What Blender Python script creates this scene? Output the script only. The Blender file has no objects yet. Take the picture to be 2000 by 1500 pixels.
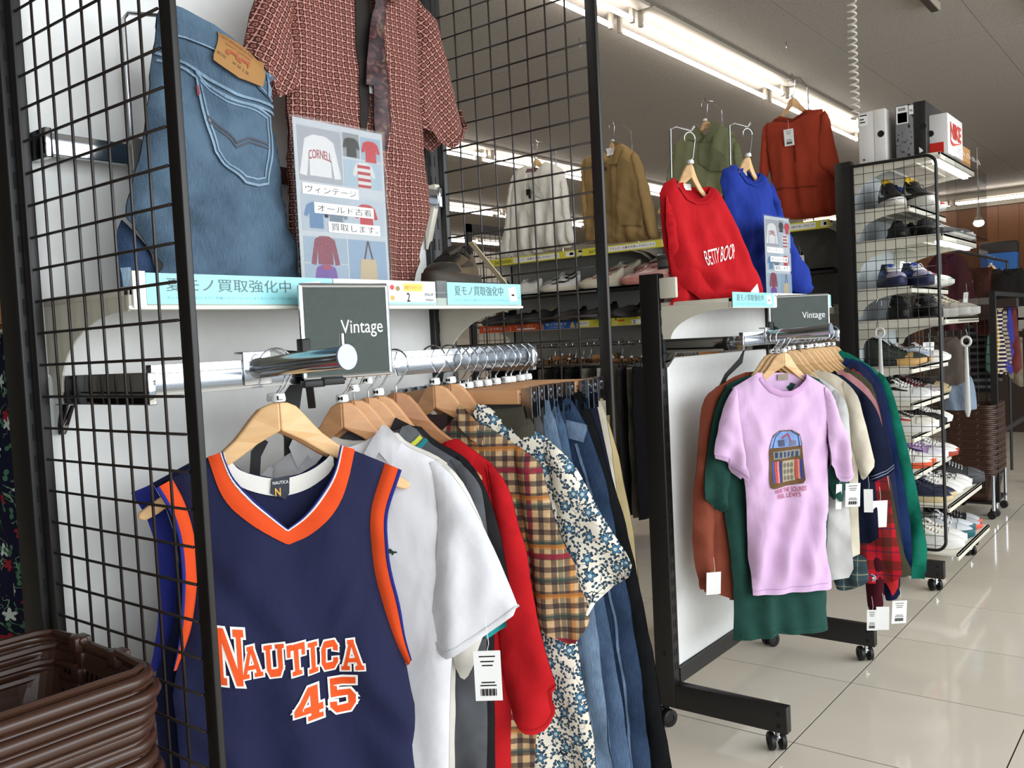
import bpy, bmesh, math, random
import numpy as np
from math import sin, cos, pi, radians
from mathutils import Vector, Matrix, geometry

SC = bpy.context.scene
COL = SC.collection
# ---------------------------------------------------------------- camera, world, light, exposure
cam_d = bpy.data.cameras.new('camera')
cam_d.lens = 36 * 1750.86 / 2000
cam_d.sensor_width = 36
cam_d.clip_start = .02
cam_o = bpy.data.objects.new('camera', cam_d)
COL.objects.link(cam_o)
cam_o.matrix_world = Matrix([[0.615751, 0.067903, -0.785009, -0.658307], [-0.786397, -0.009376, -0.61765, -1.465216], [-0.049301, 0.997648, 0.047626, 1.371045], [0, 0, 0, 1]])
SC.camera = cam_o

W = bpy.data.worlds.new('world')
SC.world = W
W.use_nodes = True
W.node_tree.nodes['Background'].inputs[0].default_value = (.80, .90, 1.0, 1)
W.node_tree.nodes['Background'].inputs[1].default_value = .75

def area(name, loc, rot, sx, sy, power, col):
    l = bpy.data.lights.new(name, 'AREA')
    l.shape = 'RECTANGLE'
    l.size, l.size_y, l.energy, l.color = sx, sy, power, col
    o = bpy.data.objects.new(name, l)
    o.location, o.rotation_euler = loc, rot
    COL.objects.link(o)
    return o
# daylight coming in through the shop front (open glazing behind the photographer)
area('shopfront_daylight', (1.8, -4.55, 1.95), (radians(60), 0, 0), 12.0, 2.5, 490, (.93, .97, 1.0))
TUBE = 14.0
SC.view_settings.view_transform = 'Standard'
SC.view_settings.look = 'None'
SC.view_settings.exposure = 0.12
SC.view_settings.gamma = 1.0
SC.view_settings.use_curve_mapping = False
SC.cycles.max_bounces = 8
SC.cycles.transparent_max_bounces = 16

# ---------------------------------------------------------------- materials
def lin(h):
    h = h.lstrip('#')
    v = [int(h[i:i+2], 16) / 255 for i in (0, 2, 4)]
    return tuple(x / 12.92 if x <= .04045 else ((x + .055) / 1.055) ** 2.4 for x in v) + (1.0,)

class NT:
    """small helper to write node trees"""
    def __init__(s, name):
        s.m = bpy.data.materials.new(name)
        s.m.use_nodes = True
        s.t = s.m.node_tree
        s.b = s.t.nodes['Principled BSDF']
    def n(s, typ, **kw):
        o = s.t.nodes.new(typ)
        for k, v in kw.items():
            setattr(o, k, v)
        return o
    def put(s, sock, v):
        if hasattr(v, 'is_output') or isinstance(v, bpy.types.NodeSocket):
            s.t.links.new(v, sock)
        else:
            sock.default_value = v
    def math(s, op, a, b=None, c=None):
        o = s.n('ShaderNodeMath', operation=op)
        s.put(o.inputs[0], a)
        if b is not None: s.put(o.inputs[1], b)
        if c is not None: s.put(o.inputs[2], c)
        return o.outputs[0]
    def mix(s, f, a, b):
        o = s.n('ShaderNodeMix', data_type='RGBA')
        s.put(o.inputs[0], f)
        s.put(o.inputs[6], lin(a) if isinstance(a, str) else a)
        s.put(o.inputs[7], lin(b) if isinstance(b, str) else b)
        return o.outputs[2]
    def uv(s):
        o = s.n('ShaderNodeUVMap'); o.uv_map = 'uv'
        x = s.n('ShaderNodeSeparateXYZ')
        s.t.links.new(o.outputs[0], x.inputs[0])
        return o.outputs[0], x.outputs[0], x.outputs[1]
    def obj(s):
        o = s.n('ShaderNodeTexCoord')
        x = s.n('ShaderNodeSeparateXYZ')
        s.t.links.new(o.outputs['Object'], x.inputs[0])
        return o.outputs['Object'], x.outputs[0], x.outputs[1], x.outputs[2]
    def noise(s, vec, scale, detail=3, dist=0.0):
        o = s.n('ShaderNodeTexNoise')
        if vec is not None: s.t.links.new(vec, o.inputs['Vector'])
        o.inputs['Scale'].default_value = scale
        o.inputs['Detail'].default_value = detail
        o.inputs['Distortion'].default_value = dist
        return o.outputs['Fac']
    def vmap(s, vec, scale=(1, 1, 1), rot=(0, 0, 0)):
        o = s.n('ShaderNodeMapping')
        s.t.links.new(vec, o.inputs[0])
        o.inputs['Scale'].default_value = scale
        o.inputs['Rotation'].default_value = rot
        return o.outputs[0]
    def ramp(s, f, stops):
        o = s.n('ShaderNodeValToRGB')
        s.put(o.inputs[0], f)
        e = o.color_ramp.elements
        while len(e) < len(stops): e.new(.5)
        for el, (p, c) in zip(e, stops):
            el.position = p
            el.color = lin(c) if isinstance(c, str) else (c, c, c, 1)
        return o.outputs[0]
    def stripe(s, x, period, width, off=0.0):
        """1 inside a stripe of that width, period in metres"""
        f = s.math('FRACT', s.math('MULTIPLY_ADD', x, 1 / period, off + 100.0))
        return s.math('LESS_THAN', f, width / period)
    def bump(s, h, strength=.2, dist=.002):
        o = s.n('ShaderNodeBump')
        o.inputs['Strength'].default_value = strength
        o.inputs['Distance'].default_value = dist
        s.t.links.new(h, o.inputs['Height'])
        s.t.links.new(o.outputs[0], s.b.inputs['Normal'])
    def fin(s, col=None, rough=.5, metal=0.0, spec=None, **kw):
        if col is not None: s.put(s.b.inputs['Base Color'], lin(col) if isinstance(col, str) else col)
        s.put(s.b.inputs['Roughness'], rough)
        s.b.inputs['Metallic'].default_value = metal
        if spec is not None: s.b.inputs['Specular IOR Level'].default_value = spec
        for k, v in kw.items(): s.b.inputs[k].default_value = v
        return s.m
MC = {}
def plain(hexc, rough=.5, metal=0.0, spec=.5, key='plain'):
    k = (hexc, rough, metal, spec)
    if k not in MC:
        t = NT(f'{key}_{hexc.lstrip("#")}')
        _o, x, y, z = t.obj()
        n = t.noise(_o, 35, 2)
        a = lin(hexc)
        b = tuple(min(1, c * .9) for c in a[:3]) + (1,)
        MC[k] = t.fin(t.mix(n, b, a), rough, metal, spec)
    return MC[k]
def cloth(hexc, rough=.9, weave=900, var=.14, mottled=14):
    """plain woven or knitted fabric: slight mottling and a fine weave relief"""
    k = ('cloth', hexc, weave, var)
    if k not in MC:
        t = NT(f'fabric_{hexc.lstrip("#")}')
        uv, u, v = t.uv()
        n = t.noise(uv, mottled, 4)
        a = lin(hexc)
        b = tuple(c * (1 - var) for c in a[:3]) + (1,)
        c = tuple(min(1, c_ * (1 + var * .6)) for c_ in a[:3]) + (1,)
        col = t.mix(n, b, c)
        wr = t.noise(t.vmap(uv, (15, 7, 1)), 1.0, 2, .5)
        h = t.math('ADD', t.math('MULTIPLY', t.noise(uv, weave, 2), .10), t.math('MULTIPLY', wr, 1.0))
        t.bump(h, .55, .016)
        MC[k] = t.fin(col, rough, 0, .2)
    return MC[k]
def denim(dark, light, fade=.5, key=''):
    t = NT('denim' + key)
    uv, u, v = t.uv()
    big = t.noise(uv, 9, 4, .4)
    st = t.noise(t.vmap(uv, (420, 60, 1), (0, 0, .5)), 1.0, 2)
    fine = t.noise(uv, 520, 2)
    f = t.math('ADD', t.math('MULTIPLY', big, fade), t.math('ADD', t.math('MULTIPLY', st, .35), t.math('MULTIPLY', fine, .3)))
    col = t.ramp(f, [(.30, dark), (.80, light)])
    wr = t.noise(t.vmap(uv, (15, 8, 1)), 1.0, 2, .6)
    t.bump(t.math('ADD', t.math('MULTIPLY', t.math('ADD', st, fine), .12), wr), .4, .009)
    return t.fin(col, .9, 0, .15)
def chrome():
    return plain('#b9bdc2', .15, 1.0, .5, 'chrome')
def wood(a, b, scale=1.0, key='', rough=.42, axis='x'):
    t = NT('wood' + key)
    o, x, y, z = t.obj()
    sc = {'x': (2, 60, 60), 'z': (60, 60, 2)}[axis]
    n = t.noise(t.vmap(o, tuple(s_ * scale for s_ in sc)), 1.0, 4, 1.2)
    return t.fin(t.mix(n, a, b), rough, 0, .4)
def emis(hexc, strength):
    t = NT('light_' + hexc.lstrip('#'))
    t.put(t.b.inputs['Emission Color'], lin(hexc))
    t.b.inputs['Emission Strength'].default_value = strength
    return t.fin('#ffffff', .4)
def clear(tint='#ffffff', rough=.02, trans=.9, key='acrylic'):
    """thin clear sheet: mostly see-through with a glossy coat"""
    k = (key, tint, trans)
    if k not in MC:
        m = bpy.data.materials.new(key)
        m.use_nodes = True
        nt = m.node_tree
        nt.nodes.clear()
        out = nt.nodes.new('ShaderNodeOutputMaterial')
        mx = nt.nodes.new('ShaderNodeMixShader')
        tr = nt.nodes.new('ShaderNodeBsdfTransparent')
        tr.inputs[0].default_value = lin(tint)
        gl = nt.nodes.new('ShaderNodeBsdfGlossy')
        gl.inputs['Roughness'].default_value = rough
        fr = nt.nodes.new('ShaderNodeLayerWeight')
        fr.inputs['Blend'].default_value = .5
        pw = nt.nodes.new('ShaderNodeMath'); pw.operation = 'POWER'
        nt.links.new(fr.outputs['Facing'], pw.inputs[0]); pw.inputs[1].default_value = 4.0
        ad = nt.nodes.new('ShaderNodeMath'); ad.operation = 'MULTIPLY_ADD'
        ad.inputs[1].default_value = .35
        ad.inputs[2].default_value = (1 - trans) * .14
        nt.links.new(pw.outputs[0], ad.inputs[0])
        nt.links.new(ad.outputs[0], mx.inputs[0])
        nt.links.new(tr.outputs[0], mx.inputs[1])
        nt.links.new(gl.outputs[0], mx.inputs[2])
        nt.links.new(mx.outputs[0], out.inputs[0])
        MC[k] = m
    return MC[k]

# ---------------------------------------------------------------- mesh helpers
class MB:
    """collects shapes; build() links them as ONE mesh object"""
    def __init__(s): s.v = []; s.f = []
    def add(s, V, F):
        k = len(s.v)
        s.v += [tuple(p) for p in V]
        s.f += [tuple(i + k for i in f) for f in F]
        return s
    def box(s, x0, x1, y0, y1, z0, z1):
        return s.add([(x0, y0, z0), (x1, y0, z0), (x1, y1, z0), (x0, y1, z0), (x0, y0, z1), (x1, y0, z1), (x1, y1, z1), (x0, y1, z1)],
                     [(3, 2, 1, 0), (4, 5, 6, 7), (0, 1, 5, 4), (1, 2, 6, 5), (2, 3, 7, 6), (3, 0, 4, 7)])
    def bar(s, p, q, w, h, up=(0, 0, 1)):
        """square bar from p to q"""
        p, q, up = Vector(p), Vector(q), Vector(up)
        d = (q - p).normalized()
        a = d.cross(up)
        if a.length < 1e-4: a = d.cross(Vector((1, 0, 0)))
        a.normalize()
        b = a.cross(d)
        V = []
        for e in (p, q):
            for i, j in ((-1, -1), (1, -1), (1, 1), (-1, 1)):
                V.append(e + a * (i * w / 2) + b * (j * h / 2))
        return s.add(V, [(0, 1, 2, 3), (7, 6, 5, 4), (0, 4, 5, 1), (1, 5, 6, 2), (2, 6, 7, 3), (3, 7, 4, 0)])
    def tube(s, pts, r, n=8, closed=False):
        P = [Vector(p) for p in pts]
        N = len(P)
        V = []; F = []
        prev = None
        for i, p in enumerate(P):
            if closed: t = P[(i + 1) % N] - P[i - 1]
            else: t = P[min(i + 1, N - 1)] - P[max(i - 1, 0)]
            t.normalize()
            if prev is None:
                a = t.orthogonal().normalized()
            else:
                a = (prev - t * prev.dot(t))
                a = a.normalized() if a.length > 1e-6 else t.orthogonal().normalized()
            prev = a
            b = t.cross(a)
            rr = r[i] if isinstance(r, (list, tuple)) else r
            for k in range(n):
                an = 2 * pi * k / n
                V.append(p + a * (cos(an) * rr) + b * (sin(an) * rr))
        for i in range(N if closed else N - 1):
            j = (i + 1) % N
            for k in range(n):
                F.append((i * n + k, i * n + (k + 1) % n, j * n + (k + 1) % n, j * n + k))
        if not closed:
            F.append(tuple(range(n))[::-1]); F.append(tuple((N - 1) * n + k for k in range(n)))
        return s.add(V, F)
    def lathe(s, prof, n=20, at=(0, 0, 0), axis='z'):
        V = []; F = []
        for r, z in prof:
            for k in range(n):
                an = 2 * pi * k / n
                p = (r * cos(an), r * sin(an), z)
                if axis == 'x': p = (p[2], p[0], p[1])
                if axis == 'y': p = (p[1], p[2], p[0])
                V.append((p[0] + at[0], p[1] + at[1], p[2] + at[2]))
        for i in range(len(prof) - 1):
            for k in range(n):
                F.append((i * n + k, i * n + (k + 1) % n, (i + 1) * n + (k + 1) % n, (i + 1) * n + k))
        F.append(tuple(range(n))[::-1]); F.append(tuple((len(prof) - 1) * n + k for k in range(n)))
        return s.add(V, F)
    def prism(s, poly, t0, t1, fn):
        """poly: 2D outline, extruded from t0 to t1; fn(a,b,t)->xyz"""
        n = len(poly)
        V = [fn(a, b, t0) for a, b in poly] + [fn(a, b, t1) for a, b in poly]
        F = [(i, (i + 1) % n, n + (i + 1) % n, n + i) for i in range(n)]
        tri = geometry.tessellate_polygon([[Vector((a, b, 0)) for a, b in poly]])
        for a, b, c in tri:
            F.append((a, b, c)); F.append((n + c, n + b, n + a))
        return s.add(V, F)
    def mesh(s, name, smooth=False):
        me = bpy.data.meshes.new(name)
        me.from_pydata(s.v, [], s.f)
        bm = bmesh.new(); bm.from_mesh(me)
        bmesh.ops.recalc_face_normals(bm, faces=bm.faces[:])
        bm.to_mesh(me); bm.free()
        if smooth: me.polygons.foreach_set('use_smooth', [True] * len(me.polygons))
        return me
    def build(s, name, m, parent=None, smooth=False, bevel=0.0, angle=40):
        o = put(name, s.mesh(name, smooth or bevel > 0), m, parent)
        if bevel > 0:
            b = o.modifiers.new('edge', 'BEVEL'); b.width = bevel; b.segments = 2; b.limit_method = 'ANGLE'; b.angle_limit = radians(35)
        if smooth and bevel == 0:
            try: o.data.set_sharp_from_angle(angle=radians(angle))
            except Exception: pass
        return o
def put(name, me, m, parent=None, loc=None, rot=None):
    o = bpy.data.objects.new(name, me)
    COL.objects.link(o)
    if m is not None and len(me.materials) == 0: me.materials.append(m)
    if parent is not None: o.parent = parent
    if loc: o.location = loc
    if rot: o.rotation_euler = rot
    return o
def tag(o, label, cat, group=None):
    o['label'] = label; o['category'] = cat
    if group: o['group'] = group
    return o
def thing(name, label, cat, loc=(0, 0, 0), rz=0.0, group=None):
    o = bpy.data.objects.new(name, None)
    o.empty_display_size = .05
    COL.objects.link(o)
    o.location = loc; o.rotation_euler = (0, 0, rz)
    return tag(o, label, cat, group)
def struct(o):
    o['kind'] = 'structure'; return o
def kids(o, table={}):
    return [c for c in bpy.data.objects if c.parent == o]
def dup(root, loc=None, rz=None, label=None, group=None, ch=None):
    """copy of a thing with copies of its parts (and sub-parts)"""
    r = root.copy(); COL.objects.link(r)
    if loc is not None: r.location = loc
    if rz is not None: r.rotation_euler = (0, 0, rz)
    if label: r['label'] = label
    if group: r['group'] = group
    def rec(a, b):
        for c in list(a.children):
            d = c.copy(); COL.objects.link(d); d.parent = b
            rec(c, d)
    rec(root, r)
    return r
def repaint(o, m):
    """give one copy its own material while the mesh stays shared"""
    if o.data and len(o.material_slots):
        o.material_slots[0].link = 'OBJECT'
        o.material_slots[0].material = m

# ---------------------------------------------------------------- lettering
_TC = {}
def text_geo(s, size=1.0, bold=0.0, maxedge=None):
    """(verts2d, faces, width, height) of a line of text, left baseline at 0,0"""
    k = (s, bold)
    if k not in _TC:
        cu = bpy.data.curves.new('t', 'FONT')
        cu.body = s; cu.size = 1.0; cu.resolution_u = 3; cu.offset = bold
        o = bpy.data.objects.new('t', cu); COL.objects.link(o)
        dg = bpy.context.evaluated_depsgraph_get()
        me = bpy.data.meshes.new_from_object(o.evaluated_get(dg))
        V = [(v.co.x, v.co.y) for v in me.vertices]
        F = [tuple(p.vertices) for p in me.polygons]
        bpy.data.objects.remove(o); bpy.data.curves.remove(cu); bpy.data.meshes.remove(me)
        _TC[k] = (V, F)
    V, F = _TC[k]
    if not V: return [], [], 0, 0
    A = np.array(V) * size
    return A, F, A[:, 0].max(), A[:, 1].max()
def fit_text(s, x0, z0, x1, z1, bold=0.0, slope=0.0):
    """text squeezed into a box (u,z)"""
    A, F, w, h = text_geo(s, 1.0, bold)
    if len(A) == 0: return [], []
    mn = A.min(0); mx = A.max(0)
    B = (A - mn) / (mx - mn)
    return [(x0 + b[0] * (x1 - x0), z0 + b[1] * (z1 - z0) + slope * b[0]) for b in B], F
# ---------------------------------------------------------------- cloth: two sheets with volume and folds, built from a pattern outline
def in_poly(P, poly):
    x, y = P[:, 0], P[:, 1]
    c = np.zeros(len(P), bool)
    n = len(poly)
    for i in range(n):
        x1, y1 = poly[i]; x2, y2 = poly[(i + 1) % n]
        if y1 == y2: continue
        m = ((y1 > y) != (y2 > y)) & (x < (x2 - x1) * (y - y1) / (y2 - y1) + x1)
        c ^= m
    return c
def seg_dist(P, a, b):
    a = np.array(a); b = np.array(b)
    d = b - a; L = d @ d + 1e-12
    t = np.clip(((P - a) @ d) / L, 0, 1)
    return np.linalg.norm(P - (a + t[:, None] * d), axis=1)
def resample(poly, res, closed=True):
    out = []
    n = len(poly)
    for i in range(n if closed else n - 1):
        a = np.array(poly[i], float); b = np.array(poly[(i + 1) % n], float)
        k = max(1, int(np.linalg.norm(b - a) / res))
        for j in range(k): out.append(tuple(a + (b - a) * j / k))
    if not closed: out.append(tuple(poly[-1]))
    return out
def smooth_poly(poly, it=1):
    """Chaikin corner rounding of a closed outline"""
    for _ in range(it):
        q = []
        n = len(poly)
        for i in range(n):
            a = np.array(poly[i], float); b = np.array(poly[(i + 1) % n], float)
            q += [tuple(a * .78 + b * .22), tuple(a * .22 + b * .78)]
        poly = q
    return poly
def fill(poly, res):
    """triangulate the inside of an outline with an even scatter of points"""
    B = resample(poly, res)
    b = np.array(B)
    x0, y0 = b.min(0); x1, y1 = b.max(0)
    g = []
    row = 0
    y = y0 + res * .5
    while y < y1:
        xs = np.arange(x0 + (res / 2 if row % 2 else 0), x1, res)
        g.append(np.c_[xs, np.full(len(xs), y)])
        y += res * .866; row += 1
    if g:
        G = np.concatenate(g)
        G = G[in_poly(G, B)]
        if len(G):
            d = np.full(len(G), 9.0)
            for i in range(len(B)): d = np.minimum(d, np.hypot(G[:, 0] - b[i, 0], G[:, 1] - b[i, 1]))
            G = G[d > res * .6]
    else: G = np.zeros((0, 2))
    pts = [Vector(p) for p in B] + [Vector(p) for p in G]
    nb = len(B)
    edges = [(i, (i + 1) % nb) for i in range(nb)]
    r = geometry.delaunay_2d_cdt(pts, edges, [], 1, 1e-6)
    V = np.array([(v.x, v.y) for v in r[0]])
    return V, [tuple(f) for f in r[2]]
class Cloth:
    """front (-y) and back (+y) sheet of a garment in its own plane: x across, z up"""
    def __init__(s, front, back=None, T=.012, r=.05, amp=.006, lam=.13, seed=0, y0=0.0, res=.016, folds=(), lean=0.0, open_z=None, wr=1.0, rnd=1, mouth=()):
        rd = random.Random(seed * 77 + 5)
        s.front_o = smooth_poly(front, rnd) if rnd else front
        s.back_o = (smooth_poly(back, rnd) if rnd else back) if back is not None else s.front_o
        A = np.array(s.front_o)
        s.zt, s.zb = A[:, 1].max(), A[:, 1].min()
        s.u0, s.u1 = A[:, 0].min(), A[:, 0].max()
        s.T, s.r, s.y0, s.res, s.folds, s.lean = T, r, y0, res, folds, lean
        s.w = [(amp * rd.uniform(.5, 1), 2 * pi / (lam * rd.uniform(.6, 1.5)), rd.uniform(-.35, .35), rd.uniform(0, 6.3), rd.uniform(4, 9), rd.uniform(.2, .9)) for _ in range(4)]
        s.k = [(.0016 * wr * rd.uniform(.4, 1), rd.uniform(25, 70), rd.uniform(-70, 70), rd.uniform(0, 6.3)) for _ in range(7)]
        # outline edges that close the garment (not hem, not openings)
        s.seg = []
        zo = s.zb + .05 * (s.zt - s.zb) if open_z is None else open_z
        for a, b in zip(s.front_o, s.front_o[1:] + s.front_o[:1]):
            m = ((a[0] + b[0]) / 2, (a[1] + b[1]) / 2)
            if m[1] < zo: continue
            if any(abs(m[0] - cx) < rx and abs(m[1] - cz) < rz for cx, cz, rx, rz in mouth): continue
            s.seg.append((a, b))
    def fold(s, P):
        u, z = P[:, 0], P[:, 1]
        h = max(s.zt - s.zb, .05)
        ramp = np.clip((s.zt - z) / h, 0, 1)
        d = np.zeros(len(P))
        for a, k, sl, ph, wz, wa in s.w:
            d += a * (.03 + .97 * ramp) * np.sin(k * (u + sl * z) + ph + wa * np.sin(wz * z + ph))
        for a, ku, kz, ph in s.k:
            d += a * (.15 + .85 * np.minimum(1, ramp * 4)) * np.sin(ku * u + kz * z + ph + 1.3 * np.sin(.6 * kz * u + 21 * z))
        for (ax, az, bx, bz, am, wd) in s.folds:
            q = np.array((bx - ax, bz - az)); L = q @ q + 1e-9
            t = np.clip(((P - np.array((ax, az))) @ q) / L, 0, 1)
            ds = np.linalg.norm(P - (np.array((ax, az)) + t[:, None] * q), axis=1)
            d -= am * np.exp(-(ds / wd) ** 2) * (.35 + .65 * np.sin(pi * np.clip(t, .05, .95)))
        return d + s.lean * (s.zt - z)
    def prof(s, P):
        if not s.seg: return np.ones(len(P))
        d = np.full(len(P), 9.0)
        for a, b in s.seg: d = np.minimum(d, seg_dist(P, a, b))
        q = np.clip(d / s.r, 0, 1)
        return np.sqrt(np.clip(1 - (1 - q) ** 2, 0, 1))
    def fy(s, P):
        P = np.asarray(P, float).reshape(-1, 2)
        return s.y0 + s.fold(P) - s.T * s.prof(P) - .0012
    def by(s, P):
        P = np.asarray(P, float).reshape(-1, 2)
        return s.y0 + s.fold(P) * .8 + s.T * s.prof(P) + .0012
    def mesh(s, name):
        V1, F1 = fill(s.front_o, s.res)
        V2, F2 = fill(s.back_o, s.res * 1.4)
        y1, y2 = s.fy(V1), s.by(V2)
        V = [(a[0], y, a[1]) for a, y in zip(V1, y1)] + [(a[0], y, a[1]) for a, y in zip(V2, y2)]
        n = len(V1)
        def ori(F, VV, sign):
            out = []
            for f in F:
                a, b, c = VV[f[0]], VV[f[1]], VV[f[2]]
                cr = (b[0] - a[0]) * (c[1] - a[1]) - (b[1] - a[1]) * (c[0] - a[0])
                out.append(f if cr * sign > 0 else f[::-1])
            return out
        F = ori(F1, V1, 1) + [tuple(i + n for i in f) for f in ori(F2, V2, -1)]
        return cloth_mesh(name, V, F)
    def build(s, name, m, parent):
        return put(name, s.mesh(name), m, parent)
    # things that lie on the front sheet
    def drape(s, name, V, F, m, parent, off=.0015, back=False, sub=.03):
        if len(V) == 0: return None
        bm = bmesh.new()
        vs = [bm.verts.new((a, 0, b)) for a, b in V]
        for f in F:
            try: bm.faces.new([vs[i] for i in f])
            except ValueError: pass
        bmesh.ops.triangulate(bm, faces=bm.faces[:])
        for _ in range(3):
            E = [e for e in bm.edges if e.calc_length() > sub]
            if not E: break
            bmesh.ops.subdivide_edges(bm, edges=E, cuts=1, use_grid_fill=False)
            bmesh.ops.triangulate(bm, faces=[f for f in bm.faces if len(f.verts) > 3])
        P = np.array([(v.co.x, v.co.z) for v in bm.verts])
        Y = (s.by(P) + off) if back else (s.fy(P) - off)
        for v, y in zip(bm.verts, Y): v.co.y = y
        bmesh.ops.recalc_face_normals(bm, faces=bm.faces[:])
        VV = [tuple(v.co) for v in bm.verts]
        bm.verts.index_update()
        FF = [tuple(v.index for v in f.verts) for f in bm.faces]
        bm.free()
        return put(name, cloth_mesh(name, VV, FF), m, parent)
    def patch(s, name, poly, m, parent, off=.002, res=None, back=False):
        V, F = fill(poly, res or max(s.res * .8, .006))
        return s.drape(name, V, F, m, parent, off, back, 1.0)
    def ribbon(s, name, path, w, m, parent, off=.002, side=0.0, back=False, closed=False, puff=.0):
        """band of width w along a path (list of u,z); side shifts it to the left of the path"""
        P = np.array(resample(path, max(s.res * .7, .006), closed))
        T_ = np.gradient(P, axis=0)
        T_ /= np.linalg.norm(T_, axis=1)[:, None] + 1e-9
        N = np.c_[-T_[:, 1], T_[:, 0]]
        cols = [-.5, -.25, 0, .25, .5]
        V = []; F = []
        k = len(cols)
        for c in cols:
            Q = P + N * (c + side) * w
            y = (s.by(Q) + off) if back else (s.fy(Q) - off)
            pf = puff * math.sqrt(max(0, 1 - (2 * c) ** 2))
            V.append(np.c_[Q[:, 0], y + (pf if back else -pf), Q[:, 1]])
        n = len(P)
        V = np.concatenate(V)
        for j in range(k - 1):
            for i in range(n - 1):
                F.append((j * n + i, j * n + i + 1, (j + 1) * n + i + 1, (j + 1) * n + i))
        return put(name, cloth_mesh(name, [tuple(v) for v in V], F), m, parent)
def cloth_mesh(name, V, F):
    me = bpy.data.meshes.new(name)
    me.from_pydata(V, [], F)
    uvl = me.uv_layers.new(name='uv')
    idx = np.empty(len(me.loops), int); me.loops.foreach_get('vertex_index', idx)
    A = np.array(V)
    uvl.data.foreach_set('uv', np.c_[A[idx, 0], A[idx, 2]].astype(np.float32).ravel())
    me.polygons.foreach_set('use_smooth', [True] * len(me.polygons))
    return me
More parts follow.
